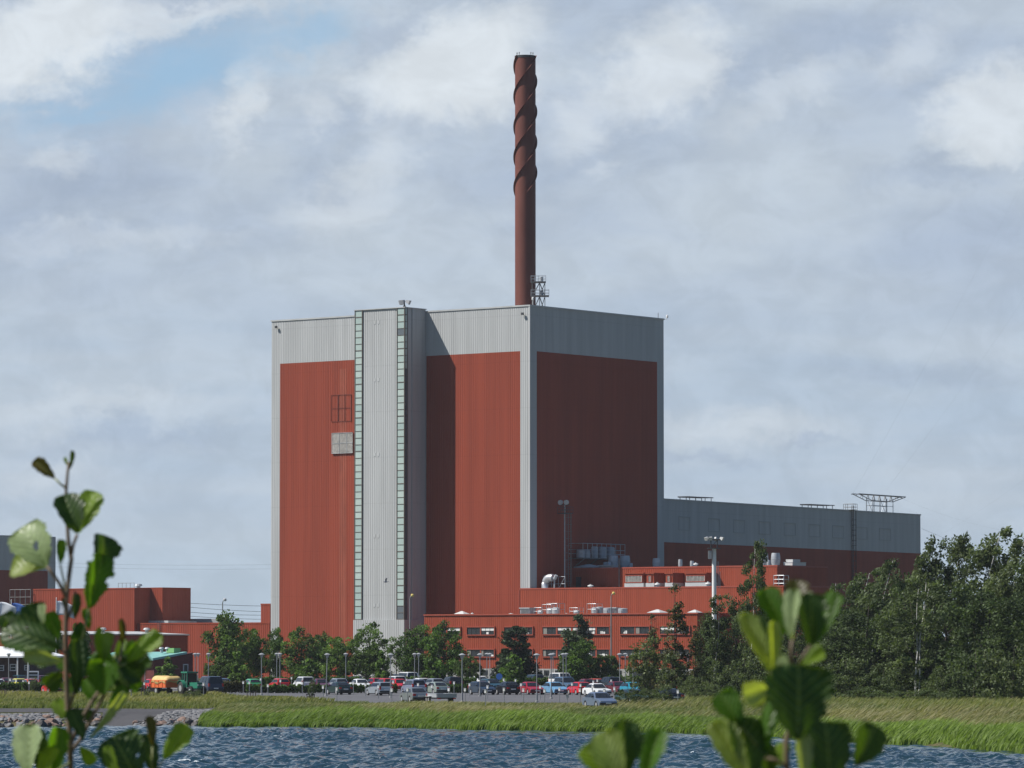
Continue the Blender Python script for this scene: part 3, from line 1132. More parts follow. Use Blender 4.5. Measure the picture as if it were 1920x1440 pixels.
    g_.lathe([(0.05, 0), (0.2, 0.1), (0.2, 0.5), (0.08, 0.6)], 8, 0.6, Dp + 0.3, HM + 0.2)
    g_.build('corner_light', M['white'], R)
    return B


RB = make_reactor()


def floodlight_head(g_, x, y, z, ax, ay, s=0.5):
    """a box floodlight looking along (ax, ay) and down"""
    d = Vector((ax, ay, -0.45)).normalized()
    u = d.cross(Vector((0, 0, 1))).normalized()
    v_ = u.cross(d)
    c = Vector((x, y, z))
    pts = []
    for f_, k in ((0.0, 0.5), (s, 1.0)):
        for a, b in ((-1, -1), (1, -1), (1, 1), (-1, 1)):
            pts.append(c + d * f_ + u * (a * s * 0.55 * k) + v_ * (b * s * 0.5 * k))
    g_.add(pts, [(3, 2, 1, 0), (4, 5, 6, 7), (0, 1, 5, 4), (1, 2, 6, 5), (2, 3, 7, 6), (3, 0, 4, 7)])


def make_roof_things():
    # floodlight cluster on the tower
    q = RB.w(RB.lx(757, -1.2), -1.2, HM + 0.45)
    t = thing('floodlight_mast', 'cluster of dark floodlights on the roof of the grey stair tower', 'floodlight', q, RZ)
    g_ = MB()
    g_.tube([(0, 0, 0), (0, 0, 1.7)], 0.14, 8)
    g_.tube([(-0.6, 0, 0), (0, 0, 0.9)], 0.05, 6)
    g_.tube([(0.6, 0, 0.2), (0, 0, 1.0)], 0.05, 6)
    g_.build('mast', M['darksteel'], t)
    for x, y, ax, ay in ((-0.5, 0, -1, 0.1), (0.5, 0.2, 1, 0.3), (0.05, -0.3, 0.1, -1)):
        g_ = MB()
        floodlight_head(g_, x * 0.5, y, 1.55, ax, ay, 0.75)
        g_.tube([(0, 0, 1.4), (x * 0.8, y, 1.5)], 0.06, 6)
        g_.build('floodlight', M['lampgrey'], t)
    # chimney
    D = 760.0
    x = X(985.2, D)
    r = 39.0 / FH * D / 2
    z1 = Zat(105.5, D)
    zb = HM + 0.02
    t = thing('chimney_stack', 'tall dark red steel chimney with spiral fins rising behind the roof corner', 'chimney', (x, D, zb))
    H = z1 - zb
    g_ = MB()
    prof = [(r, 0), (r, H), (r - 0.12, H + 0.02), (r - 0.12, H - 2.0), (0.1, H - 2.05)]
    g_.lathe(prof, 40)
    g_.build('shaft', M['chim'], t, smooth=True, auto=35)
    zs = Zat(366, D) - zb
    pitch = 3 * 57.6 / FH * D
    fd = 0.31
    for k in range(3):
        g_ = MB()
        vs, fs = [], []
        n = int((H - zs) / pitch * 40)
        ang0 = math.radians(30) + k * 2 * math.pi / 3
        for i in range(n + 1):
            zz = zs + (H - zs) * i / n
            a = ang0 + (zz - zs) / pitch * 2 * math.pi
            ca, sa = math.cos(a), math.sin(a)
            for rr, dz in ((r - 0.01, -0.05), (r + fd, -0.05), (r + fd, 0.05), (r - 0.01, 0.05)):
                vs.append((rr * ca, rr * sa, zz + dz))
        for i in range(n):
            for j in range(4):
                j2 = (j + 1) % 4
                fs.append((4 * i + j, 4 * i + j2, 4 * i + 4 + j2, 4 * i + 4 + j))
        fs.append((3, 2, 1, 0))
        fs.append((4 * n, 4 * n + 1, 4 * n + 2, 4 * n + 3))
        g_.add(vs, fs)
        g_.build('spiral_fin', M['chim'], t)
    g_ = MB()
    g_.lathe([(r + 0.06, H - 0.35), (r + 0.08, H + 0.03), (r - 0.1, H + 0.04), (r - 0.1, H - 0.3)], 40)
    g_.build('top_ring', M['darksteel'], t)
    for px in (969.5, 973.5, 995.5, 999.5):
        g_ = MB()
        lx_ = X(px, D) - x
        yy = -math.sqrt(max(0.01, (r - 0.15) ** 2 - lx_ ** 2))
        g_.tube([(lx_, yy, H), (lx_, yy, H + 0.35)], 0.06, 6)
        g_.lathe([(0.07, 0), (0.11, 0.1), (0.09, 0.26), (0.02, 0.3)], 8, lx_, yy, H + 0.3)
        g_.build('warning_light', M['lampgrey'], t)
    # sampling platform beside the chimney
    D2 = 756.5
    q = (X(1012, D2), D2, zb)
    t = thing('access_platform', 'steel scaffold platform with railings beside the base of the chimney', 'platform', q)
    zt = Zat(530, D2) - zb
    zm = Zat(556, D2) - zb
    xa, xb = X(998, D2) - q[0], X(1022, D2) - q[0]
    ya, yb = -1.0, 1.2
    fr = MB()
    for x_ in (xa, 0.0, xb):
        for y_ in (ya, yb):
            fr.tube([(x_, y_, 0), (x_, y_, zt)], 0.06, 6)
    for y_ in (ya, yb):
        for z_0, z_1 in ((0, zm), (zm, zt)):
            fr.tube([(xa, y_, z_0), (0, y_, z_1)], 0.045, 6)
            fr.tube([(0, y_, z_0), (xb, y_, z_1)], 0.045, 6)
            fr.tube([(xb, y_, z_0), (0, y_, z_1)], 0.045, 6)
    for z_ in (zm, zt):
        fr.tube([(xa, ya, z_), (xb, ya, z_)], 0.06, 6)
    fr.build('frame', M['midsteel'], t)
    for z_, x0, x1 in ((zt, xa - 0.2, xb + 0.15), (zm, xa - 0.2, xb + 0.7)):
        d_ = MB()
        d_.box(x0, x1, ya - 0.15, yb + 0.15, z_, z_ + 0.16)
        d_.build('deck', M['midsteel'], t)
        r_ = MB()
        for y_ in (ya - 0.1, yb + 0.1):
            for zz in (0.6, 1.15):
                r_.tube([(x0, y_, z_ + zz), (x1, y_, z_ + zz)], 0.035, 6)
            n = 4
            for k in range(n + 1):
                xx = x0 + (x1 - x0) * k / n
                r_.tube([(xx, y_, z_ + 0.1), (xx, y_, z_ + 1.15)], 0.035, 6)
        for xx in (x0, x1):
            for zz in (0.6, 1.15):
                r_.tube([(xx, ya - 0.1, z_ + zz), (xx, yb + 0.1, z_ + zz)], 0.035, 6)
        r_.build('railing', M['steel'], t)
    g_ = MB()
    for z_ in (zt, zm):
        g_.lathe([(0.32, 0.16), (0.32, 1.0), (0.1, 1.1)], 10, xb - 0.6, 0.2, z_)
    g_.build('sampling_drum', M['zinc'], t)
    q = RB.w(-0.25, 1.2, HM + 0.16)
    t = MB()
    t.tube([(0, 0, 0), (0, 0, 0.9)], 0.05, 6)
    t.lathe([(0.08, 0.8), (0.2, 0.95), (0.2, 1.3), (0.06, 1.4)], 8)
    tag(t.build('roof_light', M['white'], None, loc=q), 'small white lamp on a stick on the roof corner beside the chimney', 'lamp')


make_roof_things()


# ---- turbine hall behind, on the right
def make_turbine_hall():
    D1 = 790.0
    ang = math.radians(31.0)
    rz = -ang + 0.0
    O = (X(1246, D1), D1)
    B = Bld('turbine_hall', 'long low grey and dark red hall stretching right from behind the reactor building', 'building', O, rz)
    R = B.root
    # in this frame the visible long face is the right face (x = 0)
    y0, y1 = -14.0, B.ly(1727, 0)
    zt = B.lz(936, 0, 0)
    zm = B.lz(1016.5, 0, 0)
    b = MB()
    b.box(-34, 0, y0, y1, 0, zt)
    b.mi[1] = 1
    b.corr((0, y0), (0, y1), zm, zt, 0.02, 0.45, 0.045)
    b.corr((-34, y0), (0, y0), 0, zt, 0.02, 0.45, 0.045)
    b.build('wall', [M['grey'], M['roof']], R)
    p = MB()
    p.corr((0, y0), (0, y1), 0, zm, 0.03, 0.45, 0.045)
    p.build('red_cladding', M['red'], R)
    c = MB()
    c.box(-0.3, 0.16, y0, y1 + 0.1, zt - 0.1, zt + 0.14)
    c.build('parapet', M['grey'], R)
    # blanked square openings
    for px in (1283, 1338.5, 1386, 1434, 1481, 1527.5, 1572, 1616, 1660):
        ya, yb = B.ly(px - 10.5, 0), B.ly(px + 10.5, 0)
        k = (px - 1283) / (1660 - 1283)
        za, zb = B.lz(993.5 + 19 * k, 0, ya), B.lz(968.5 + 22 * k, 0, ya)
        g_ = MB()
        g_.box(0.03, 0.17, ya, yb, zb - 0.09, zb + 0.04)
        g_.box(0.03, 0.15, ya, yb, za - 0.04, za + 0.06)
        g_.box(0.03, 0.11, ya, ya + 0.06, za + 0.061, zb - 0.091)
        g_.box(0.03, 0.11, yb - 0.06, yb, za + 0.061, zb - 0.091)
        g_.build('blind_window', M['lampgrey'], R)
    # caged ladder up the long face
    yl = B.ly(1597, 0)
    g_ = MB()
    for dy in (-0.35, 0.35):
        g_.tube([(0.35, yl + dy, 0), (0.35, yl + dy, zt + 1.0)], 0.06, 6)
    for k in range(int(zt / 0.35)):
        g_.tube([(0.35, yl - 0.35, k * 0.35), (0.35, yl + 0.35, k * 0.35)], 0.035, 5, False)
    for k in range(int((zt - 2.5) / 1.0)):
        z_ = 2.5 + k * 1.0
        pts = [(0.35 + 0.75 * math.sin(a), yl + 0.5 * math.cos(a), z_) for a in np.linspace(0, math.pi, 9)]
        g_.tube(pts, 0.04, 5, False)
    for a in (0.5, 1.57, 2.6):
        g_.tube([(0.35 + 0.75 * math.sin(a), yl + 0.5 * math.cos(a), 2.5), (0.35 + 0.75 * math.sin(a), yl + 0.5 * math.cos(a), zt)], 0.04, 5)
    g_.build('ladder', M['rustladder'], R)
    g_ = MB()
    for z_ in (zt + 0.7, zt + 1.3):
        g_.tube([(0.9, yl - 0.9, z_), (0.9, yl + 0.9, z_), (-1.2, yl + 0.9, z_), (-1.2, yl - 0.9, z_), (0.9, yl - 0.9, z_)], 0.04, 6)
    for x_ in (0.9, -1.2):
        for y_ in (-0.9, 0, 0.9):
            g_.tube([(x_, yl + y_, zt), (x_, yl + y_, zt + 1.3)], 0.04, 6)
    g_.box(-1.2, 0.9, yl - 0.9, yl + 0.9, zt + 0.14, zt + 0.2)
    g_.build('ladder_railing', M['midsteel'], R)
    # low roof gantries
    for pa, pb, dpx, lab in ((1283, 1327, 0, 'low dark steel grid standing on the hall roof close to the reactor building'),
                             (1512, 1555, 13, 'low dark steel grid on the hall roof left of the caged ladder')):
        ya, yb = B.ly(pa, -3), B.ly(pb, -3)
        q = B.w(-3, (ya + yb) / 2, zt)
        h = 0.85
        L = (yb - ya) / 2
        t = MB()
        for y_ in (-L * 0.92, -L * 0.4, L * 0.4, L * 0.92):
            for x_ in (-1.0, 1.0):
                t.tube([(x_, y_, 0), (x_, y_, h)], 0.07, 6)
        for x_ in (-1.2, 0.0, 1.2):
            t.tube([(x_, -L, h), (x_, L, h + 0.1)], 0.10, 6)
        for k in range(12):
            y_ = -L + 2 * L * k / 11
            t.tube([(-1.3, y_, h + 0.08), (1.3, y_, h + 0.08)], 0.05, 5)
        tag(t.build('roof_gantry', M['darksteel'], None, loc=q, rz=rz), lab, 'gantry', 'steel gantries on the hall roof')
    # line gantry with a wide crossarm
    ya, yb = B.ly(1600, -10), B.ly(1688, -10)
    ym = (ya + yb) / 2
    q = B.w(-10, ym, zt)
    Dg = q.y
    h = Zat(934, Dg) - zt
    t = thing('line_gantry', 'steel lattice gantry with a wide crossarm on the hall roof', 'gantry', q, rz)
    L = (yb - ya) / 2
    legs = MB()
    for y_ in (-L * 0.42, -L * 0.1, L * 0.15, L * 0.45):
        legs.tube([(0, y_, 0), (0, y_, h)], 0.10, 6)
        legs.tube([(1.4, y_, 0), (1.4, y_, h)], 0.08, 6)
    legs.tube([(0, -L * 0.42, h * 0.55), (0, L * 0.45, h * 0.55)], 0.05, 5)
    legs.tube([(1.4, -L * 0.42, h * 0.55), (1.4, L * 0.45, h * 0.55)], 0.05, 5)
    legs.tube([(0, -L * 0.42, h * 0.55), (1.4, -L * 0.42, h * 0.55)], 0.05, 5)
    for a, b_ in ((-L * 0.42, -L * 0.1), (0.15 * L, 0.45 * L)):
        legs.tube([(0, a, 0), (0, b_, h)], 0.05, 5)
        legs.tube([(0, b_, 0), (0, a, h)], 0.05, 5)
    legs.build('legs', M['steel'], t)
    arm = MB()
    hw = 0.75
    for x_ in (0, 1.4):
        arm.tube([(x_, -L, h + 0.55), (x_, L, h + 0.55)], 0.09, 6)
        arm.tube([(x_, -L, h + 0.5), (x_, -L * 0.45, h - hw + 0.1), (x_, L * 0.45, h - hw + 0.1), (x_, L, h + 0.5)], 0.08, 6)
        n = 14
        for k in range(n):
            y_ = -L * 0.8 + 1.6 * L * k / (n - 1)
            zl = h - hw + 0.1 if abs(y_) < L * 0.45 else h - hw + 0.1 + (abs(y_) - L * 0.45) / (L * 0.55) * (hw + 0.4)
            y2 = y_ + (0.06 * L if k % 2 else -0.06 * L)
            arm.tube([(x_, y_, zl), (x_, y2, h + 0.55)], 0.045, 5)
    arm.build('crossarm', M['midsteel'], t)
    ins = MB()
    for y_ in (-L, L):
        ins.tube([(0, y_, h + 0.5), (0.2, y_ * 1.08, h + 0.45)], 0.09, 6)
    ins.build('insulator', M['darksteel'], t)
    gl = B.w(-10, ya, h + zt + 0.45)
    gr = B.w(-10, yb, h + zt + 0.45)
    # bracket stub on the end wall
    return B, gl, gr


TH, GL, GR = make_turbine_hall()


# ---- low blocks in front of the reactor building
def make_office_block():
    D1 = 701.0
    O = (X(1308, D1), D1)
    B = Bld('office_block', 'low red office wing with two rows of ribbon windows facing the car park', 'building', O)
    R = B.root
    xl = B.lx(795.5)
    zt = B.lz(1151, 0, 0)
    b = MB()
    b.box(xl, 0, 0, 10.9, 0, zt)
    b.mi[1] = 1
    zp = B.lz(1254, xl / 2, 0)
    b.corr((xl, 0), (0, 0), zp, zt - 0.02, 0.015, 0.4, 0.036)
    b.corr((0, 0), (0, 10.9), zp, zt - 0.02, 0.015, 0.4, 0.036)
    b.build('wall', [M['red2'], M['roof']], R)
    c = MB()
    c.box(xl - 0.05, 0.2, -0.2, 0.3, zt - 0.02, zt + 0.2)
    c.box(-0.3, 0.2, 0.301, 11.0, zt - 0.02, zt + 0.2)
    c.build('parapet', M['redtrim'], R)
    c = MB()
    c.box(xl + 0.05, 0.05, -0.06, 0.2, 0, zp)
    c.build('plinth', M['concrete'], R)
    groups = [[(812, 838), (840, 864)], [(877, 901.5), (903.5, 928)], [(947, 973), (975, 1000)], [(1019, 1044), (1046.5, 1072), (1075, 1097), (1099, 1118), (1120.5, 1144)],
              [(1164.5, 1191), (1193, 1219)], [(1239, 1266), (1268, 1294)]]
    rng = random.Random(8)
    for row, (ya, yb) in enumerate(((1190.3, 1176.8), (1231.3, 1218.2))):
        for gi, gr in enumerate(groups):
            x0, x1 = B.lx(gr[0][0]), B.lx(gr[-1][1])
            k = (gr[0][0] - 800) / 500
            z0, z1 = B.lz(ya - 2.2 * k * (1 - row * 0.7), x0, 0), B.lz(yb - 2.2 * k * (1 - row * 0.7), x0, 0)
            fr = MB()
            e = 0.14
            fr.box(x0 - e, x1 + e, -0.30, 0.0, z1, z1 + 0.16)
            fr.box(x0 - e, x1 + e, -0.27, 0.0, z0 - 0.16, z0)
            fr.box(x0 - e, x0, -0.28, 0.0, z0 + 0.001, z1 - 0.001)
            fr.box(x1, x1 + e, -0.28, 0.0, z0 + 0.001, z1 - 0.001)
            for a, b_ in zip(gr[:-1], gr[1:]):
                xa, xb = B.lx(a[1]), B.lx(b_[0])
                fr.box(xa, xb, -0.22, 0.0, z0 + 0.002, z1 - 0.002)
            w_ = fr.build('window', M['redtrim'], R)
            for a in gr:
                xa, xb = B.lx(a[0]), B.lx(a[1])
                p = MB()
                p.box(xa + 0.01, xb - 0.01, -0.14, -0.03, z0 + 0.003, z1 - 0.003)
                p.build('pane', M['bglass'], w_)
                n = rng.choice([0, 0, 1, 1, 2, 3])
                for q in range(n):
                    bw = rng.uniform(0.25, 0.6)
                    bx = rng.uniform(xa + 0.15, xb - 0.15 - bw)
                    bh = rng.uniform(0.25, 0.5)
                    bl = MB()
                    bl.box(bx, bx + bw, -0.155 - 0.003 * q, -0.10, z0 + 0.06, z0 + 0.06 + bh)
                    bl.build('blind', M['blind'], w_)
                if rng.random() < 0.2:
                    bl = MB()
                    bw = rng.uniform(0.3, 0.9)
                    bl.box(xa + 0.05, xa + 0.05 + bw, -0.165, -0.10, z0 + 0.05, z1 - 0.05)
                    bl.build('curtain', M['curtain'], w_)
                if rng.random() < 0.25:
                    bl = MB()
                    bl.box(xa + 0.1, xb - 0.1, -0.17, -0.10, z1 - 0.55, z1 - 0.12)
                    bl.build('blind', M['blind'], w_)
                for fx in (0.33, 0.66):
                    xm = xa + (xb - xa) * fx
                    mu = MB()
                    mu.box(xm - 0.03, xm + 0.03, -0.185, -0.1, z0 + 0.004, z1 - 0.004)
                    mu.build('mullion', M['blackp'], w_)
    # ground floor glazing under the upper floors
    gp = MB()
    for a, b_ in ((900, 915), (922, 936), (986, 1004), (1012, 1030), (1040, 1060), (1150, 1166), (1180, 1215), (1225, 1290)):
        gp.box(B.lx(a), B.lx(b_), -0.10, -0.02, 0.9, zp - 0.25)
    gp.build('ground_floor_glazing', M['bglass'], R)
    pt = MB()
    for px in (842, 932, 1003, 1022, 1043, 1072):
        pt.box(B.lx(px) - 0.08, B.lx(px) + 0.08, -0.55, -0.4, 0, zp - 0.01)
    pt.build('porch_post', M['offwhite'], R)
    return B, zt, xl


OB, ZA, XLA = make_office_block()


def make_mid_block():
    D0 = 737.0
    O = (X(973.5, D0), D0)
    B = Bld('service_block', 'red windowless block behind the office wing with vents on its flat roof', 'building', O)
    R = B.root
    x1 = B.lx(1470)
    zt = B.lz(1104.3, 0, 0)
    B.block('wall', 0, x1, 0, 14.0, 0, zt, M['red2'], 0.4, 0.036, capm=M['redtrim'])
    c = MB()
    c.box(-0.05, 0.12, -0.13, 0.1, 0, zt - 0.13)
    c.build('corner_flashing', M['redtrim'], R)
    return B, zt, x1


SB, ZB, XRB = make_mid_block()


def make_upper_block():
    O = SB.w(0, 14.2)
    B = Bld('ventilation_block', 'upper red block with louvred dormers, half in the shadow of the reactor building', 'building', (O.x, O.y))
    R = B.root
    x0 = B.lx(1066)
    x1 = B.lx(1458)
    zt = B.lz(1060.8, x1, 0)
    y1 = B.ly(1552, x1)
    B.block('wall', x0, x1, 0, y1, 0, zt, M['red2'], 0.4, 0.036, capm=M['redtrim'])
    # dark door in the shaded part
    d = MB()
    d.box(B.lx(1081), B.lx(1090), -0.16, 0.0, ZB + 0.2, B.lz(1082, x0, 0))
    d.build('door', M['brown'], R)
    e = MB()
    e.tube([(B.lx(1163), -0.3, ZB), (B.lx(1163), -0.3, B.lz(1047, x0, 0))], 0.1, 8)
    e.build('vent_pipe', M['midsteel'], R)
    # louvred dormers standing on the service roof against this wall
    for pa, pb in ((1172.5, 1206.5), (1212.5, 1226.5), (1248.5, 1261.5), (1286.5, 1324.5)):
        dy = -3.2
        xa, xb = B.lx(pa, dy), B.lx(pb, dy)
        z1 = B.lz(1076, xa, dy)
        zc = ZB + 0.95
        b = MB()
        b.box(xa, xb, dy, -0.12, zc + 0.001, z1)
        b.corr((xb, dy), (xb, -0.12), zc, z1 - 0.01, 0.01, 0.45, 0.06)
        b.box(xa - 0.15, xb + 0.18, dy - 0.2, -0.121, z1, z1 + 0.16)
        dm = b.build('dormer', M['red2'], R)
        c = MB()
        c.box(xa - 0.1, xb + 0.1, dy - 0.1, -0.12, ZB + 0.05, zc)
        c.build('curb', M['paleroof'], dm)
        wide = xb - xa > 2
        l0, l1 = (xa + 0.2, xb - 0.25) if wide else ((xa + xb) / 2 - 0.28, (xa + xb) / 2 + 0.22)
        g_ = MB()
        z0 = zc + 0.2
        zl = z1 - 0.36
        n = 12
        for k in range(n):
            z_ = z0 + (zl - z0) * k / n
            h = (zl - z0) / n
            g_.add([(l0, dy - 0.03, z_), (l1, dy - 0.03, z_), (l1, dy - 0.14, z_ + 0.01), (l0, dy - 0.14, z_ + 0.01), (l0, dy - 0.03, z_ + h * 0.8), (l1, dy - 0.03, z_ + h * 0.8)],
                   [(0, 1, 2, 3), (3, 2, 5, 4)])
        if wide:
            for k in range(6):
                xx = l0 + (l1 - l0) * k / 5
                g_.box(xx - 0.03, xx + 0.03, dy - 0.16, dy - 0.02, z0, zl)
        g_.build('louvre', M['louvre'], dm)
        f_ = MB()
        f_.box(l0 - 0.12, l1 + 0.12, dy - 0.16, dy - 0.02, zl, zl + 0.12)
        f_.box(l0 - 0.12, l1 + 0.12, dy - 0.16, dy - 0.02, z0 - 0.12, z0)
        f_.box(l0 - 0.12, l0, dy - 0.159, dy - 0.02, z0 + 0.001, zl - 0.001)
        f_.box(l1, l1 + 0.12, dy - 0.159, dy - 0.02, z0 + 0.001, zl - 0.001)
        f_.build('frame', M['redtrim'], dm)
    return B, zt, x0, x1, y1


UB, ZC, XLC, XRC, YRC = make_upper_block()


# ---- buildings on the left
def make_left_buildings():
    # far hall with the grey top
    D1 = 1010.0
    B = Bld('far_turbine_hall', 'distant grey topped dark red hall at the far left behind the branch', 'building', (X(103, D1), D1))
    zt = B.lz(1006.5, 0, 0)
    zm = B.lz(1071, 0, 0)
    b = MB()
    b.box(-40, 0, -60, 0, 0, zt)
    b.mi[1] = 1
    b.corr((0, -60), (0, 0), zm, zt, 0.02, 0.45, 0.045)
    b.corr((0, -2.6), (0, 0), 0, zm, 0.02, 0.45, 0.045)
    b.build('wall', [M['grey'], M['roof']], B.root)
    p = MB()
    p.corr((0, -60), (0, -2.6), 0, zm, 0.03, 0.45, 0.045)
    p.build('red_cladding', M['red'], B.root)
    # red block with a stepped shaded flank
    D2 = 806.0
    B = Bld('red_plant_block', 'plain red block left of the reactor building with a shaded stepped flank', 'building', (X(252, D2), D2))
    zt = B.lz(1103.2, 0, 0)
    xl = B.lx(62)
    y1 = B.ly(281.5, 0)
    B.block('wall', xl, 0, 0, y1, 0, zt, M['red'], 0.45, 0.045, cap=True)
    xo = 3.0
    y2 = B.ly(357, xo)
    b = MB()
    b.box(xl, xo, y1 + 0.1, y2, 0, zt + 0.2)
    b.mi[1] = 1
    b.corr((xo, y1 + 0.1), (xo, y2), 0, zt + 0.2, 0.02, 0.45, 0.045)
    b.corr((0.02, y1 + 0.1), (xo, y1 + 0.1), 0, zt + 0.2, 0.02, 0.45, 0.045)
    b.build('rear_wall', [M['red'], M['paleroof']], B.root)
    e = MB()
    xa = B.lx(228, 6)
    e.box(xa, xa + 4.2, 5, 5.1, zt + 0.1, zt + 0.15)
    for k in range(5):
        e.tube([(xa + k, 5, zt), (xa + k, 5, zt + 1.1)], 0.04, 5)
    e.tube([(xa, 5, zt + 1.1), (xa + 4, 5, zt + 1.1)], 0.04, 5)
    e.build('roof_railing', M['midsteel'], B.root)
    e = MB()
    xa = B.lx(259, 8)
    e.lathe([(0.35, 0), (0.35, 0.5), (0.75, 0.6), (0.6, 0.95), (0.1, 1.05)], 10, xa, 8, zt)
    e.build('roof_vent', M['zinc'], B.root)
    e = MB()
    xa, xb = B.lx(22), B.lx(61)
    for k in range(5):
        xx = xa + (xb - xa) * k / 4
        e.tube([(xx, -0.6, 0), (xx, -0.6, zt)], 0.08, 5)
    for k in range(6):
        e.tube([(xa, -0.6, zt - k * 1.4), (xb, -0.6, zt - k * 1.4)], 0.06, 5)
    tag(e.build('scaffold', M['midsteel'], None, loc=B.root.location, rz=RZ), 'dark steel frame against the left end of the red plant block', 'scaffold')
    # long low wing that joins the reactor building
    D3 = 787.0
    W = Bld('link_wing', 'long low red wing joining the reactor building from the left', 'building', (X(507, D3), D3))
    zt3 = W.lz(1168, 0, 0)
    xl3 = W.lx(252)
    W.block('wall', xl3, -0.2, 0, 22, 0, zt3, M['red'], 0.45, 0.045, right=False)
    g_ = MB()
    yl = W.lx(300)
    for dx in (-0.3, 0.3):
        g_.tube([(yl + dx, -0.3, zt3 - 4), (yl + dx, -0.3, zt3 + 0.6)], 0.05, 5)
    for k in range(12):
        g_.tube([(yl - 0.3, -0.3, zt3 - 4 + k * 0.35), (yl + 0.3, -0.3, zt3 - 4 + k * 0.35)], 0.035, 5)
    g_.build('ladder', M['rustladder'], W.root)
    # low pale roof behind the wing parapet and the plant on it
    g_ = MB()
    xa, xb = W.lx(262, 4), W.lx(322, 4)
    g_.slab([(xa, 3, zt3 + 0.05), (xb, 3, zt3 + 0.05), (xb - 1, 12, zt3 + 0.05), (xa + 2, 12, zt3 + 0.05)], 0.5)
    g_.build('roof_deck', M['paleroof'], W.root)
    g_ = MB()
    xa = W.lx(306, 8)
    g_.box(xa, xa + 1.3, 8, 9.2, zt3, zt3 + 1.5)
    g_.lathe([(0.7, 0), (0.7, 0.6), (0.4, 1.0)], 10, xa + 2.2, 8.5, zt3)
    g_.build('roof_unit', M['midsteel'], W.root)
    g_ = MB()
    xa, xb = W.lx(358, 14), W.lx(425, 14)
    g_.box(xa, xb, 13, 15, zt3 + 0.02, zt3 + 0.95)
    g_.build('roof_duct', M['lampgrey'], W.root)
    B4 = Bld('stair_head', 'small red cube on the link wing roof against the reactor building', 'building', (X(508, 806), 806))
    x4 = B4.lx(489)
    z4 = B4.lz(1133, x4, 0)
    B4.block('wall', x4, -0.2, 0, 4, zt3 - 0.5, z4, M['red'], 0.45, 0.045, right=False)
    # darker building with a sloping pale roof
    D5 = 735.0
    B5 = Bld('gatehouse_hall', 'low red building with a pale sloping roof in front of the link wing', 'building', (X(150, D5), D5))
    z5 = B5.lz(1191, 0, 8)
    y5 = B5.ly(352, 0)
    x5 = -26
    b = MB()
    b.box(x5, 0, 0, y5, 0, z5)
    b.corr((x5, 0), (0, 0), 0, z5, 0.02, 0.4, 0.036)
    b.corr((0, 0), (0, y5), 0, z5, 0.02, 0.4, 0.036)
    b.build('wall', [M['red']], B5.root)
    g_ = MB()
    zr = B5.lz(1183.5, -8, y5 / 2)
    g_.slab([(x5, -0.2, z5 + 0.01), (0.3, -0.2, z5 + 0.01), (0.3, y5 + 0.2, z5 + 0.01), (x5, y5 + 0.2, z5 + 0.01)], 0.2)
    g_.add([(0.3, -0.2, z5 + 0.22), (0.3, y5 + 0.2, z5 + 0.22), (-9, y5 - 3, zr), (-9, 3, zr), (x5, -0.2, z5 + 0.22), (x5, y5 + 0.2, z5 + 0.22)],
           [(0, 1, 2, 3), (4, 0, 3), (1, 5, 2), (5, 4, 3, 2)])
    g_.build('roof', M['paleroof'], B5.root)
    for px, lab in ((193, 0), (275, 1)):
        g_ = MB()
        yy = B5.ly(px, -5)
        g_.lathe([(0.3, 0), (0.3, 0.6), (0.65, 0.7), (0.45, 1.0), (0.05, 1.05)], 10, -5, yy, z5 + 0.3)
        g_.build('roof_vent', M['paleroof'], B5.root)
    # teal roofed house
    D6 = 612.0
    B6 = Bld('teal_roof_house', 'small brown house with a teal single-pitch roof behind the tractor', 'house', (X(289, D6), D6))
    R = B6.root
    x6 = B6.lx(165)
    y6 = B6.ly(362, 0)
    z0, z1 = B6.lz(1237, 0, 0), B6.lz(1226.5, 0, y6 * 0.78)
    yr = y6 * 0.78
    b = MB()
    sl_ = (z1 - z0) / yr
    b.add([(x6, 0, 0), (0, 0, 0), (0, y6, 0), (x6, y6, 0), (x6, 0, z0), (0, 0, z0), (0, y6, z0 + sl_ * y6), (x6, y6, z0 + sl_ * y6)],
          [(0, 1, 5, 4), (1, 2, 6, 5), (2, 3, 7, 6), (3, 0, 4, 7), (4, 5, 6, 7), (3, 2, 1, 0)])
    b.build('wall', M['darkred'], R)
    r = MB()
    r.add([(x6 - 0.5, -0.8, z0 - 0.1), (0.5, -0.8, z0 - 0.1), (0.5, yr, z1 + 0.03), (x6 - 0.5, yr, z1 + 0.03),
           (x6 - 0.5, -0.8, z0 + 0.2), (0.5, -0.8, z0 + 0.2), (0.5, yr, z1 + 0.33), (x6 - 0.5, yr, z1 + 0.33)],
          [(0, 3, 2, 1), (4, 5, 6, 7), (0, 1, 5, 4), (1, 2, 6, 5), (2, 3, 7, 6), (3, 0, 4, 7)])
    r.build('roof', M['teal'], R)
    d = MB()
    ya, yb = B6.ly(343, 0), B6.ly(352, 0)
    zt6 = B6.lz(1245, 0, ya)
    for (a, c_, e_, f_) in ((ya, ya + 0.14, 0, zt6), (yb - 0.14, yb, 0, zt6), (ya + 0.141, yb - 0.141, zt6 - 0.14, zt6)):
        d.box(0.0, 0.12, a, c_, e_, f_)
    dr = d.build('door', M['offwhite'], R)
    p = MB()
    p.box(0.0, 0.06, ya + 0.142, yb - 0.142, 0.05, zt6 - 0.142)
    p.build('pane', M['bglass'], dr)
    g_ = MB()
    for px in (303, 314):
        yy = B6.ly(px, -2)
        g_.lathe([(0.22, 0), (0.22, 0.45), (0.4, 0.55), (0.3, 0.75), (0.05, 0.8)], 10, -2, yy, z1 + 0.2)
    g_.build('roof_vent', M['zinc'], R)
    g_ = MB()
    yy = B6.ly(322, -1)
    g_.box(-2, -0.6, yy, yy + 1.4, z1 + 0.2, z1 + 0.85)
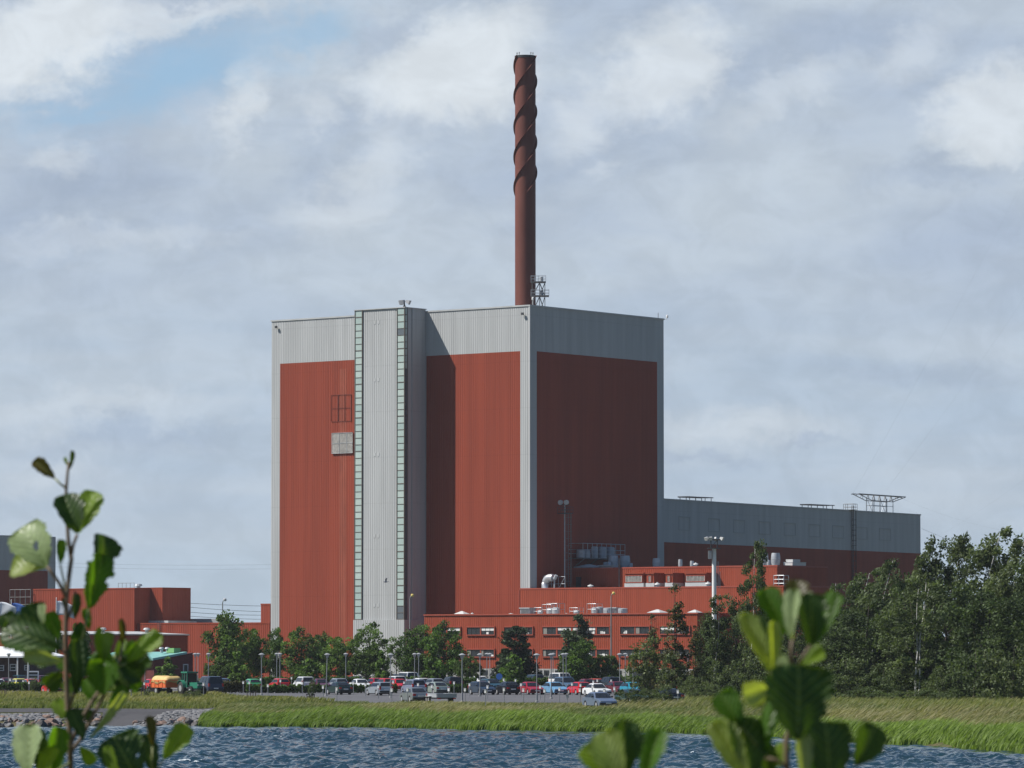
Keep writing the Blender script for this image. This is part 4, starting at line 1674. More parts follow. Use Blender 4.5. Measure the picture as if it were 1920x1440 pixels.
    g_.build('roof_box', M['green_box'], R)
    # white roofed building at the far left edge
    D7 = 585.0
    B7 = Bld('white_roof_house', 'brown single-storey house with a broad white roof at the left edge', 'house', (X(58, D7), D7), math.radians(-12))
    R = B7.root
    x7 = -26
    z7 = B7.lz(1233, 0, 0)
    b = MB()
    b.box(x7, 0, 0, 12, 0, z7)
    b.build('wall', M['brown'], R)
    r = MB()
    zr = B7.lz(1212, 0, 9)
    r.add([(x7 - 0.8, -1.0, z7), (0.9, -1.0, z7), (0.9, 13, z7), (x7 - 0.8, 13, z7), (x7 + 2, 8.5, zr), (-3, 8.5, zr),
           (x7 - 0.8, -1.0, z7 + 0.22), (0.9, -1.0, z7 + 0.22), (0.9, 13, z7 + 0.22), (x7 - 0.8, 13, z7 + 0.22)],
          [(0, 3, 2, 1), (6, 7, 5, 4), (7, 8, 5), (8, 9, 4, 5), (9, 6, 4), (0, 1, 7, 6), (1, 2, 8, 7), (2, 3, 9, 8), (3, 0, 6, 9)])
    r.build('roof', M['whiteroof'], R)
    for pa, pb, ya, yb in ((-6, 8, 1258, 1247), (19, 31, 1258, 1245), (46, 56, 1257, 1247)):
        xa, xb = B7.lx(pa), B7.lx(pb)
        za, zb = B7.lz(ya, 0, 0), B7.lz(yb, 0, 0)
        w_ = MB()
        w_.box(xa, xb, -0.10, 0, zb - 0.1, zb)
        w_.box(xa, xb, -0.12, 0, za, za + 0.1)
        w_.box(xa, xa + 0.1, -0.10, 0, za + 0.101, zb - 0.101)
        w_.box(xb - 0.1, xb, -0.10, 0, za + 0.101, zb - 0.101)
        w_.box(xa + 0.11, xb - 0.11, -0.09, 0, (za + zb) / 2 - 0.04, (za + zb) / 2 + 0.04)
        wo = w_.build('window', M['offwhite'], R)
        p = MB()
        p.box(xa + 0.1, xb - 0.1, -0.05, 0, za + 0.1, zb - 0.1)
        p.build('pane', M['bglass'], wo)
    for px in (33, 53):
        g_ = MB()
        xx = B7.lx(px, -0.8)
        g_.box(xx - 0.09, xx + 0.09, -0.9, -0.72, 0, z7 - 0.005)
        g_.build('porch_post', M['offwhite'], R)
    # a white info board behind the yellow car
    t = thing('notice_board', 'white framed notice board beside the white roofed house', 'board', (X(62, 560), 560, 0))
    b = MB()
    b.box(-0.75, 0.75, -0.05, 0.05, 0.9, 2.35)
    b.build('panel', M['white'], t)
    b = MB()
    for k in range(3):
        b.box(-0.6, 0.6, -0.07, -0.052, 1.05 + k * 0.42, 1.35 + k * 0.42)
    b.build('sheet', M['bglass'], t)
    b = MB()
    for x_ in (-0.7, 0.7):
        b.tube([(x_, 0.08, 0), (x_, 0.08, 2.3)], 0.05, 6)
    b.build('post', M['steel'], t)


make_left_buildings()


# ------------------------------------------------------------------ plant on the roofs
def on_roof(B, name, px, y, zroof, label, cat, builder, group=None, rz=None):
    """stand a thing on a roof of building B where photo column px meets depth y"""
    q = B.w(B.lx(px, y), y, zroof + 0.02)
    t = thing(name, label, cat, q, B.rz if rz is None else rz, group)
    builder(t, q.y)
    return t


def m_per_px(Y):
    return Y / FH


def cowl(r, h, mt='zinc'):
    """tapered barrel exhaust cowl"""
    def f_(t, Y):
        g_ = MB()
        g_.lathe([(r * 0.8, 0), (r * 0.98, h * 0.3), (r, h * 0.5), (r * 0.95, h * 0.8), (r * 0.84, h), (r * 0.7, h), (r * 0.7, h - 0.2)], 18)
        g_.build('shell', M[mt], t, smooth=True, auto=40)
        b = MB()
        b.lathe([(r * 1.0, h * 0.49), (r * 1.03, h * 0.5), (r * 1.03, h * 0.53), (r * 1.0, h * 0.54)], 18)
        b.build('band', M['lampgrey'], t)
    return f_


def mushroom(r, h):
    def f_(t, Y):
        g_ = MB()
        g_.lathe([(r * 0.55, 0), (r * 0.55, h * 0.55)], 12)
        g_.build('stem', M['zinc'], t)
        g_ = MB()
        g_.lathe([(r * 0.6, h * 0.5), (r, h * 0.56), (r * 0.85, h * 0.75), (r * 0.3, h * 0.85), (r * 0.26, h), (0.02, h)], 14)
        g_.build('hood', M['offwhite'], t, smooth=True, auto=50)
    return f_


def skylight(w_, d_, h):
    def f_(t, Y):
        g_ = MB()
        g_.box(-w_ / 2, w_ / 2, -d_ / 2, d_ / 2, 0, h * 0.35)
        g_.build('curb', M['paleroof'], t)
        g_ = MB()
        a, b = w_ / 2 + 0.06, d_ / 2 + 0.06
        z = h * 0.351
        g_.add([(-a, -b, z), (a, -b, z), (a, b, z), (-a, b, z), (-a * 0.15, 0, h), (a * 0.15, 0, h)],
               [(3, 2, 1, 0), (0, 1, 5, 4), (1, 2, 5), (2, 3, 4, 5), (3, 0, 4)])
        g_.build('cap', M['offwhite'], t)
    return f_


def fan_unit(r, h, cage):
    """round extract fan on a frame, some with a light steel cage"""
    def f_(t, Y):
        g_ = MB()
        g_.box(-r, r, -r, r, 0, 0.18)
        g_.build('base', M['zinc'], t)
        g_ = MB()
        g_.lathe([(r * 0.85, 0.18), (r * 0.9, h * 0.4), (r * 0.9, h * 0.85), (r * 0.5, h)], 14)
        g_.build('casing', M['alu'], t, smooth=True, auto=40)
        if cage:
            c = MB()
            a = r * 1.5
            H = h * 1.45
            for x in (-a, 0, a):
                for y in (-a, a):
                    c.tube([(x, y, 0), (x, y, H)], 0.035, 5)
            for z in (H * 0.5, H):
                c.tube([(-a, -a, z), (a, -a, z), (a, a, z), (-a, a, z), (-a, -a, z)], 0.035, 5)
            c.build('cage', M['steel'], t)
    return f_


def drum(r, h):
    def f_(t, Y):
        g_ = MB()
        g_.lathe([(r, 0), (r, h), (r - 0.08, h + 0.05), (0.1, h + 0.1)], 18)
        g_.build('shell', M['zinc'], t, smooth=True, auto=40)
        g_ = MB()
        g_.box(-r * 0.4, r * 0.4, -r - 0.06, -r + 0.05, 0.2, h * 0.7)
        g_.build('access_panel', M['lampgrey'], t)
    return f_


def ac_box(w_, d_, h):
    def f_(t, Y):
        g_ = MB()
        g_.box(-w_ / 2, w_ / 2, -d_ / 2, d_ / 2, 0.1, h - 0.14)
        g_.build('casing', M['zinc'], t)
        g_ = MB()
        g_.box(-w_ / 2 - 0.15, w_ / 2 + 0.15, -d_ / 2 - 0.15, d_ / 2 + 0.15, h - 0.139, h)
        g_.build('cap', M['paleroof'], t)
        g_ = MB()
        for k in range(5):
            z = 0.25 + k * (h - 0.5) / 5
            g_.box(-w_ / 2 + 0.1, w_ / 2 - 0.1, -d_ / 2 - 0.05, -d_ / 2, z, z + (h - 0.5) / 10)
        g_.build('grille', M['midsteel'], t)
    return f_


def make_roof_plant():
    px2m = 735 / FH
    # on the office wing
    on_roof(OB, 'roof_skylight', 866, 4.5, ZA, 'low pale skylight at the left end of the office wing roof', 'skylight', skylight(2.0, 1.6, 0.75), 'office wing skylights')
    on_roof(OB, 'roof_vent', 885.5, 5, ZA, 'little rounded vent right of the leftmost skylight on the office roof', 'vent', mushroom(0.28, 0.5))
    on_roof(OB, 'roof_vent', 958, 5, ZA, 'low flat vent left of the grey louvred box on the office roof', 'vent', mushroom(0.45, 0.35))
    on_roof(OB, 'ventilation_box', 990, 6, ZA, 'grey louvred box with an overhanging lid on the office roof', 'ventilator', ac_box(1.9, 1.8, 1.25))
    on_roof(OB, 'roof_fan', 1013, 6, ZA, 'small bright fan in a light cage right of the grey louvred box', 'fan', fan_unit(0.5, 0.85, True), 'caged roof fans')
    on_roof(OB, 'roof_fan', 1031, 6.5, ZA, 'taller caged steel fan in the middle of the left fan cluster', 'fan', fan_unit(0.62, 1.2, True), 'caged roof fans')
    on_roof(OB, 'roof_fan', 1042, 5.2, ZA, 'large shiny caged fan at the right of the left fan cluster', 'fan', fan_unit(0.72, 1.3, True), 'caged roof fans')
    on_roof(OB, 'roof_vent', 1062, 5, ZA, 'low vent cap between the two groups of caged fans', 'vent', mushroom(0.4, 0.3))
    on_roof(OB, 'roof_fan', 1081, 6, ZA, 'caged fan standing alone behind the pine tip', 'fan', fan_unit(0.55, 0.8, True), 'caged roof fans')
    on_roof(OB, 'roof_fan', 1115, 6.5, ZA, 'tall caged fan beside the row of drums on the office roof', 'fan', fan_unit(0.6, 1.25, True), 'caged roof fans')
    on_roof(OB, 'exhaust_drum', 1125, 7.5, ZA, 'dark sided drum right behind the tall caged fan', 'drum', drum(0.62, 1.25), 'office roof drums')
    on_roof(OB, 'exhaust_drum', 1141, 5, ZA, 'wide pale drum beside the street lamp column', 'drum', drum(0.85, 1.05), 'office roof drums')
    on_roof(OB, 'ventilation_box', 1154, 7.2, ZA, 'pale box with a flat lid between two drums', 'ventilator', ac_box(1.0, 1.0, 1.2))
    on_roof(OB, 'exhaust_drum', 1168, 5.2, ZA, 'pale drum at the right end of the drum row', 'drum', drum(0.8, 0.95), 'office roof drums')
    on_roof(OB, 'roof_skylight', 1233, 5, ZA, 'white pyramid skylight left of the thin birch', 'skylight', skylight(2.6, 2.2, 0.8), 'office wing skylights')
    on_roof(OB, 'roof_skylight', 1303, 4, ZA, 'white pyramid skylight at the right end of the office roof', 'skylight', skylight(1.7, 1.7, 0.7), 'office wing skylights')
    # on the service block
    on_roof(SB, 'roof_vent', 1107.5, 6, ZB, 'grey dome vent in the shade on the service roof', 'vent', mushroom(0.55, 0.75))
    on_roof(SB, 'roof_vent', 1233, 5, ZB, 'white mushroom vent between the two narrow dormers', 'vent', mushroom(0.52, 0.95))
    on_roof(SB, 'roof_vent', 1328, 5, ZB, 'white mushroom vent right of the last dormer', 'vent', mushroom(0.52, 0.95))

    def elbow(t, Y):
        g_ = MB()
        pts = [(0, 0, 0), (0, 0, 0.9)]
        for a in np.linspace(0, math.pi / 2, 7):
            pts.append((1.0 - 1.0 * math.cos(a), 0.1, 0.9 + 1.0 * math.sin(a)))
        pts.append((1.6, 0.1, 1.9))
        g_.tube(pts, 0.62, 16)
        g_.build('duct', M['alu'], t, smooth=True, auto=50)
        g_ = MB()
        d = Vector((1, 0, 0.35)).normalized()
        g_.tube([(1.5, 0.1, 1.7), (2.0, 0.1, 1.75), (2.3, 0.1, 2.3)], 0.3, 8)
        g_.tube([(1.9, 0.1, 0), (1.9, 0.1, 1.6)], 0.12, 6)
        g_.build('damper', M['zinc'], t)
    on_roof(SB, 'steel_duct', 1022, 4, ZB, 'shiny silver elbow duct beside the grey corner of the reactor building', 'duct', elbow)

    def rail_frame(t, Y):
        g_ = MB()
        w_ = 50 * m_per_px(Y) / 0.79
        for z in (0.9, 2.1):
            g_.tube([(0, 0, z), (w_, 0, z)], 0.04, 6)
        for k in range(5):
            g_.tube([(w_ * k / 4, 0, 0), (w_ * k / 4, 0, 2.1)], 0.04, 6)
        g_.tube([(w_ * 0.75, 0, 0), (w_ * 1.0, 0, 2.1)], 0.05, 6)
        g_.tube([(w_ * 0.3, -0.6, 2.3), (w_ * 0.7, -0.6, 2.3), (w_ * 0.7, -0.6, 1.2)], 0.06, 6)
        g_.tube([(w_ * 0.3, -0.6, 2.3), (w_ * 0.3, -0.6, 0)], 0.06, 6)
        g_.build('railing', M['steel'], t)
    on_roof(SB, 'guard_rail', 1009, 7, ZB, 'light steel guard rail behind the silver elbow duct', 'railing', rail_frame)
    # on the ventilation block
    on_roof(UB, 'roof_skylight', 1103, 1.7, ZC, 'grey pyramid skylight under the wall balcony', 'skylight', skylight(4.2, 2.6, 0.75))
    on_roof(UB, 'exhaust_cowl', 1150, 4, ZC, 'big barrel cowl nearest to the wall balcony', 'ventilator', cowl(0.9, 2.2), 'barrel cowls on the upper red block')
    on_roof(UB, 'exhaust_cowl', 1172, 5.5, ZC, 'big barrel cowl standing second from the wall balcony', 'ventilator', cowl(0.9, 2.2), 'barrel cowls on the upper red block')
    on_roof(UB, 'exhaust_cowl', 1135.5, 3, ZC, 'short stubby cowl left of the first barrel cowl', 'ventilator', cowl(0.4, 1.1), 'small cowls on the upper red block')
    on_roof(UB, 'exhaust_cowl', 1142, 2.5, ZC, 'short stubby cowl touching the first barrel cowl', 'ventilator', cowl(0.36, 1.1), 'small cowls on the upper red block')
    on_roof(UB, 'exhaust_cowl', 1183, 5, ZC, 'short stubby cowl right of the second barrel cowl', 'ventilator', cowl(0.35, 0.9), 'small cowls on the upper red block')
    on_roof(UB, 'ventilation_box', 1141, 1.6, ZC, 'low grey plinth box in front of the barrel cowls', 'ventilator', ac_box(3.2, 1.2, 0.55))
    on_roof(UB, 'exhaust_cowl', 1231, 6, ZC, 'barrel cowl in front of the grey right edge of the reactor building', 'ventilator', cowl(0.68, 1.7), 'barrel cowls on the upper red block')
    on_roof(UB, 'exhaust_cowl', 1276, 2, ZC, 'slim pale cowl on a white base beside the mushroom vent', 'ventilator', cowl(0.36, 1.35), 'small cowls on the upper red block')
    on_roof(UB, 'exhaust_cowl', 1298, 8, ZC, 'slim grey cowl in the shade behind the mushroom vent', 'ventilator', cowl(0.36, 1.2), 'small cowls on the upper red block')
    on_roof(UB, 'roof_vent', 1305, 3, ZC, 'white mushroom vent on the upper roof left of the floodlight tower', 'vent', mushroom(0.48, 0.8))
    on_roof(UB, 'exhaust_cowl', 1433, 3.5, ZC, 'large pale barrel cowl half hidden by the tall poplar', 'ventilator', cowl(0.75, 2.2), 'barrel cowls on the upper red block')
    on_roof(UB, 'exhaust_cowl', 1455, 4, ZC, 'large pale barrel cowl at the right roof corner', 'ventilator', cowl(0.78, 2.2), 'barrel cowls on the upper red block')
    on_roof(UB, 'exhaust_cowl', 1442, 2, ZC, 'short cowl between the two pale barrel cowls', 'ventilator', cowl(0.34, 1.0), 'small cowls on the upper red block')
    q = UB.w(XRC - 0.9, 6.5, ZC)
    t = thing('ventilation_box', 'white stepped box at the right corner of the upper red block', 'ventilator', q, RZ)
    g_ = MB()
    g_.box(-0.9, 0.9, -2.0, 2.0, 0, 0.7)
    g_.box(-0.7, 0.7, -1.6, 0.6, 0.701, 1.15)
    g_.build('casing', M['offwhite'], t)
    g_ = MB()
    g_.box(-0.95, 0.95, -2.05, 2.05, 0.62, 0.69)
    g_.build('lid', M['paleroof'], t)
    # ladder and railing on the right corner of the service roof
    q = UB.w(XRC + 0.3, -0.6, ZB)
    t = MB()
    for x in (-0.6, 0.4, 1.4):
        t.tube([(x, 0, 0), (x, 0, 2.0)], 0.05, 6)
        t.tube([(x, 1.4, 0), (x, 1.4, 2.0)], 0.05, 6)
    for z in (0.7, 1.35, 2.0):
        t.tube([(-0.6, 0, z), (1.4, 0, z), (1.4, 1.4, z), (-0.6, 1.4, z), (-0.6, 0, z)], 0.045, 6)
    tag(t.build('ladder_guard', M['steel'], None, loc=q, rz=RZ), 'small steel railing at the right corner of the ventilation block', 'railing')

    # balcony with tanks on the shaded wall of the reactor building
    ya, yb = RB.ly(1065.5, 0), RB.ly(1144.5, 0)
    z0 = RB.lz(1046, 0, ya)
    q = RB.w(0.14, ya, z0)
    t = thing('wall_balcony', 'steel balcony with grey tanks hanging on the shaded reactor wall', 'balcony', q, RZ)
    L = yb - ya
    w_ = 3.0
    d = MB()
    d.box(0, w_, 0, L, -0.15, 0)
    d.build('deck', M['midsteel'], t)
    r_ = MB()
    hh = RB.lz(1019, 0, ya) - z0
    for z in (0.7, 1.4, hh):
        r_.tube([(0, 0, z), (w_, 0, z), (w_, L, z), (0, L, z)], 0.05, 6)
    n = 9
    for k in range(n + 1):
        yy = L * k / n
        r_.tube([(w_, yy, 0), (w_, yy, hh)], 0.045, 6)
    r_.build('railing', M['steel'], t)
    b = MB()
    for k in range(4):
        yy = L * (0.05 + 0.3 * k)
        b.tube([(0.05, yy, -2.0), (w_, yy, -0.1)], 0.07, 6)
    b.build('bracket', M['midsteel'], t)
    for k, (fy, r0, h0) in enumerate(((0.12, 0.75, 1.25), (0.26, 0.7, 1.25), (0.45, 0.6, 1.9), (0.63, 0.75, 1.9), (0.83, 0.75, 1.9))):
        g_ = MB()
        g_.lathe([(r0, 0.05), (r0, h0), (r0 * 0.7, h0 + 0.12), (0.05, h0 + 0.15)], 14, 1.4, L * fy, 0)
        g_.build('tank', M['zinc'], t, smooth=True, auto=40)
    # camera mast with two round lamps and a caged ladder in front of the shaded wall
    q = UB.w(UB.lx(1059, -4.8), -4.8, ZB)
    h = Zat(944, q.y) - ZB
    t = thing('lamp_mast', 'slim dark mast with two round white lamps before the shaded reactor wall', 'mast', q, RZ)
    g_ = MB()
    g_.tube([(0, 0, 0), (0, 0, h)], 0.12, 8)
    g_.build('pole', M['steel'], t)
    for dx in (-0.72, 0.55):
        g_ = MB()
        g_.tube([(dx, -0.45, h + 0.15), (dx, -0.05, h + 0.2), (dx, 0.15, h + 0.2)], [0.42, 0.40, 0.15], 14)
        g_.build('lamp', M['offwhite'], t, smooth=True, auto=40)
    g_ = MB()
    g_.box(-1.1, 1.1, -0.6, 0.9, h - 1.75, h - 1.62)
    g_.box(-0.9, 0.9, -0.12, 0.12, h - 0.32, h - 0.16)
    for x in (-1.1, -0.4, 0.4, 1.1):
        g_.tube([(x, -0.6, h - 1.7), (x, -0.6, h - 0.6)], 0.04, 6)
        g_.tube([(x, 0.9, h - 1.7), (x, 0.9, h - 0.6)], 0.04, 6)
    for z in (h - 1.1, h - 0.6):
        g_.tube([(-1.1, -0.6, z), (1.1, -0.6, z), (1.1, 0.9, z), (-1.1, 0.9, z), (-1.1, -0.6, z)], 0.04, 6)
    g_.build('platform', M['darksteel'], t)
    g_ = MB()
    for x in (0.55, 1.05):
        g_.tube([(x, 0.3, -1), (x, 0.3, h - 1.7)], 0.05, 6)
    k = 0
    while -1 + k * 0.4 < h - 1.8:
        g_.tube([(0.55, 0.3, -1 + k * 0.4), (1.05, 0.3, -1 + k * 0.4)], 0.03, 5)
        if k % 3 == 0 and k > 4:
            g_.tube([(0.8 + 0.5 * math.cos(a), 0.3 - 0.75 * math.sin(a), -1 + k * 0.4) for a in np.linspace(0, math.pi, 8)], 0.035, 5)
        k += 1
    for a in (0.1, 1.57, 3.04):
        g_.tube([(0.8 + 0.5 * math.cos(a), 0.3 - 0.75 * math.sin(a), 1.0), (0.8 + 0.5 * math.cos(a), 0.3 - 0.75 * math.sin(a), h - 1.7)], 0.03, 5)
    g_.build('caged_ladder', M['midsteel'], t)


make_roof_plant()


# ------------------------------------------------------------------ tall lamps and the white floodlight tower
def make_masts():
    D = 690.0
    h = Zat(1029, D)
    t = thing('floodlight_tower', 'thick white floodlight tower with a lamp frame rising behind the birches', 'floodlight tower', (X(1339.5, D), D, 0))
    g_ = MB()
    g_.tube([(0, 0, 0), (0, 0, h)], [0.42, 0.33], 16)
    g_.build('pole', M['white'], t, smooth=True, auto=50)
    g_ = MB()
    g_.box(-1.05, 1.05, -0.9, 0.9, h, h + 0.14)
    for x, y in ((-0.5, -0.5), (0.5, -0.5), (0.5, 0.5), (-0.5, 0.5)):
        g_.tube([(x, y, h + 0.14), (x, y, h + 1.5)], 0.08, 6)
    g_.tube([(-1.1, -0.5, h + 1.45), (1.1, -0.5, h + 1.45)], 0.1, 6)
    g_.tube([(-1.1, 0.5, h + 1.45), (1.1, 0.5, h + 1.45)], 0.1, 6)
    g_.tube([(-0.5, -0.5, h + 0.2), (0.5, -0.5, h + 1.4)], 0.05, 5)
    g_.build('head_frame', M['darksteel'], t)
    for x, y, ax, ay in ((-1.0, -0.5, -0.7, -0.6), (-0.5, -0.6, -0.3, -1), (0.95, -0.5, 0.8, -0.4), (0.2, 0.5, 0.4, 0.8)):
        g_ = MB()
        floodlight_head(g_, x, y, h + 1.75, ax, ay, 0.55)
        g_.build('floodlight', M['offwhite'], t)
    g_ = MB()
    g_.box(-0.95, -0.4, -0.6, 0.0, h - 1.6, h - 0.3)
    g_.build('control_box', M['lampgrey'], t)
    g_ = MB()
    g_.tube([(0.62, 0, h - 6.2), (0.62, 0, h - 2.0)], 0.06, 6)
    g_.tube([(0.9, 0, h - 6.2), (0.9, 0, h - 3.6)], 0.06, 6)
    g_.build('conduit', M['steel'], t)
    # street lamps with yellow covers
    for px, py, D, lab in ((1146, 1112, 694, 'tall street lamp with a yellow head in front of the office windows'),
                           (768.5, 1116, 690, 'tall street lamp with a yellow head against the dark flank of the stair tower'),
                           (417, 1124, 690, 'tall street lamp standing behind the leafy tree left of the reactor building')):
        z = Zat(py, D)
        t = thing('street_lamp', lab, 'street lamp', (X(px, D), D, 0), 0, 'tall street lamps by the buildings')
        g_ = MB()
        g_.tube([(0, 0, 0), (0, 0, z - 0.5), (0.12, -0.1, z - 0.2), (0.35, -0.3, z)], [0.13, 0.08, 0.07, 0.06], 8)
        g_.build('pole', M['lampgrey'] if px > 500 else M['steel'], t, smooth=True, auto=50)
        g_ = MB()
        g_.tube([(0.3, -0.35, z - 0.12), (0.42, -0.42, z - 0.02), (0.55, -0.5, z + 0.1)], [0.22, 0.30, 0.12], 12)
        g_.build('lamp_head', M['yellow'] if px > 500 else M['offwhite'], t, smooth=True, auto=50)


make_masts()


# park lamps of the car park: photo column, distance, what sets each apart
PARK_LAMPS = [
    (16.5, 548, 'park lamp in front of the white roofed house'),
    (54, 520, 'park lamp right of the white roofed house behind the alder branch'),
    (272, 548, 'park lamp at the left corner of the teal roof'),
    (366, 566, 'bright park lamp of the close pair right of the teal roofed house'),
    (371.5, 575, 'dimmer park lamp of the close pair right of the teal roofed house'),
    (391, 560, 'park lamp behind the navy blue van'),
    (490.5, 490, 'park lamp beside the green hatchback'),
    (519, 590, 'left lamp of the pair rising behind the red estate car'),
    (525, 574, 'right and lower lamp of the pair rising behind the red estate car'),
    (611.5, 473, 'leaning park lamp at the nose of the dark green saloon'),
    (648.5, 578, 'park lamp left of the round clipped tree'),
    (732.5, 455, 'park lamp at the tail of the silver estate'),
    (777.5, 545, 'left lamp of the pair behind the lilac people carrier'),
    (785, 572, 'right lamp of the pair behind the lilac people carrier'),
    (866.5, 416, 'near park lamp right of the flat car trailer'),
    (900, 470, 'park lamp over the dark blue estate'),
    (913, 590, 'far park lamp in front of the lower office window'),
    (918.5, 560, 'park lamp between the dark blue estate and the black hatchback'),
    (1006.5, 416, 'near park lamp in front of the crimson coupe'),
    (1033.5, 446, 'park lamp in front of the sky blue saloon'),
    (1037, 600, 'far park lamp just behind the sky blue saloon lamp'),
    (1056, 505, 'left lamp of the pair before the white van'),
    (1061.5, 580, 'right lamp of the pair before the white van'),
    (1162, 500, 'park lamp right of the white three-door saloon'),
    (1172.5, 560, 'park lamp behind the bright teal car'),
    (1187, 470, 'bare topped lamp column in front of the bright teal car'),
    (1198, 590, 'lamp column half hidden by the bushy birch'),
    (1290, 600, 'lamp column glimpsed between the thin birch and the dark trees'),
]


def make_park_lamps():
    H = 4.62
    proto = thing('park_lamp', 'park lamp', 'lamp post', (0, 0, 0), 0, 'conical headed lamps of the car park')
    g_ = MB()
    g_.tube([(0, 0, 0), (0, 0, 0.9), (0, 0, 0.92), (0, 0, H - 0.45)], [0.09, 0.085, 0.055, 0.045], 10)
    g_.build('pole', M['postgrey'], proto, smooth=True, auto=40)
    g_ = MB()
    g_.lathe([(0.16, 0), (0.16, 0.14), (0.10, 0.16)], 10)
    g_.build('foot', M['concrete'], proto)
    g_ = MB()
    g_.lathe([(0.07, H - 0.5), (0.12, H - 0.42), (0.22, H - 0.14), (0.10, H - 0.14)], 12)
    g_.build('lens', M['zinc'], proto, smooth=True, auto=40)
    g_ = MB()
    g_.lathe([(0.33, H - 0.16), (0.34, H - 0.12), (0.14, H), (0.03, H + 0.03)], 14)
    g_.build('hood', M['lampgrey'], proto, smooth=True, auto=40)
    kids(proto)
    for i, (px, D, lab) in enumerate(PARK_LAMPS):
        o = proto if i == 0 else copy_tree(proto)
        x = X(px, D)
        o.location = (x, D, max(0.0, float(gz(x, D))) if D > 400 else 0)
        if i == 9:
            o.rotation_euler = (0, math.radians(1.6), 0)
        o['label'] = lab


make_park_lamps()


# ------------------------------------------------------------------ power lines, flags, gull
def make_lines():
    def line(name, a, b, sag, r, lab, group):
        a, b = Vector(a), Vector(b)
        g_ = MB()
        n = 24
        pts = []
        for i in range(n + 1):
            f_ = i / n
            p = a.lerp(b, f_)
            p.z -= sag * 4 * f_ * (1 - f_)
            pts.append(p - a)
        g_.tube(pts, r, 5)
        o = g_.build(name, M['cable'], None, loc=a)
        tag(o, lab, 'power line', group)
    for i, (ya, yb, sag, lab) in enumerate(((1130, 1134, 0.2, 'topmost of the power lines left of the reactor building'),
                                            (1137, 1145, 0.3, 'second power line down left of the reactor building'),
                                            (1146.5, 1149, 0.4, 'third power line down left of the reactor building'),
                                            (1154, 1158, 0.3, 'lowest power line just above the link wing roof'))):
        line('power_line', P(340, ya, 905), P(560, yb + 3, 905), sag, 0.045, lab, 'power lines between the red block and the reactor building')
    line('power_line', P(60, 1054, 960), P(540, 1058, 960), 0.4, 0.014, 'upper of two hair-thin lines across the sky at the left', 'thin lines at the left')
    line('power_line', P(60, 1061, 960), P(540, 1066, 960), 0.4, 0.014, 'lower of two hair-thin lines across the sky at the left', 'thin lines at the left')
    line('power_line', GL, P(2060, 40, 1500), 4.0, 0.008, 'thin cable climbing right from the left tip of the line gantry', 'cables from the line gantry')
    line('power_line', P(1660, 921, GL.y + 3), P(2100, 260, 1500), 4.0, 0.008, 'thin cable climbing right from the middle of the line gantry', 'cables from the line gantry')
    line('power_line', P(1771, 999, 930), P(2060, 780, 1500), 2.0, 0.007, 'thin cable rising right above the tops of the wood', 'cables from the line gantry')
    line('power_line', GR, P(2060, 985, 1500), 5.0, 0.008, 'thin cable running level right from the right tip of the line gantry', 'cables from the line gantry')
    line('power_line', P(1728, 991, 870), P(2010, 1075, 1300), 1.5, 0.022, 'dark cable leaving the end wall of the long hall', 'cables from the line gantry')


make_lines()


def make_flags():
    for px, py, cm, lab, D in ((-4, 1124, 'flagw', 'white flag blowing at the left edge of the picture', 640),
                               (20.5, 1126, 'flagb', 'blue flag blowing between two white flags', 640),
                               (105, 1122, 'flagw', 'white flag right of the blue flag behind the branch', 640)):
        z = Zat(py, D)
        t = thing('flagpole', lab, 'flag', (X(px, D), D, 0), 0, 'flags on white poles')
        g_ = MB()
        g_.tube([(0, 0, 0), (0, 0, z)], [0.08, 0.05], 8)
        g_.lathe([(0.05, 0), (0.09, 0.06), (0.02, 0.14)], 8, 0, 0, z)
        g_.build('pole', M['white'], t)
        g_ = MB()
        n, m_ = 18, 8
        vs, fs = [], []
        hgt = 2.1
        for j in range(m_ + 1):
            for i in range(n + 1):
                u, v_ = i / n, j / m_
                vs.append((0.06 + u * 2.6, 0.13 * u * math.sin(u * 6 + v_ * 2.5) - 0.1 * u, z - 0.35 - v_ * hgt * (1 - 0.12 * u) - 0.75 * u * u + 0.10 * math.sin(u * 6) * u))
        for j in range(m_):
            for i in range(n):
                a = j * (n + 1) + i
                fs.append((a, a + n + 1, a + n + 2, a + 1))
        g_.add(vs, fs)
        o = g_.build('cloth', M[cm], t, smooth=True)
        sd = o.modifiers.new('thick', 'SOLIDIFY')
        sd.thickness = 0.01


make_flags()


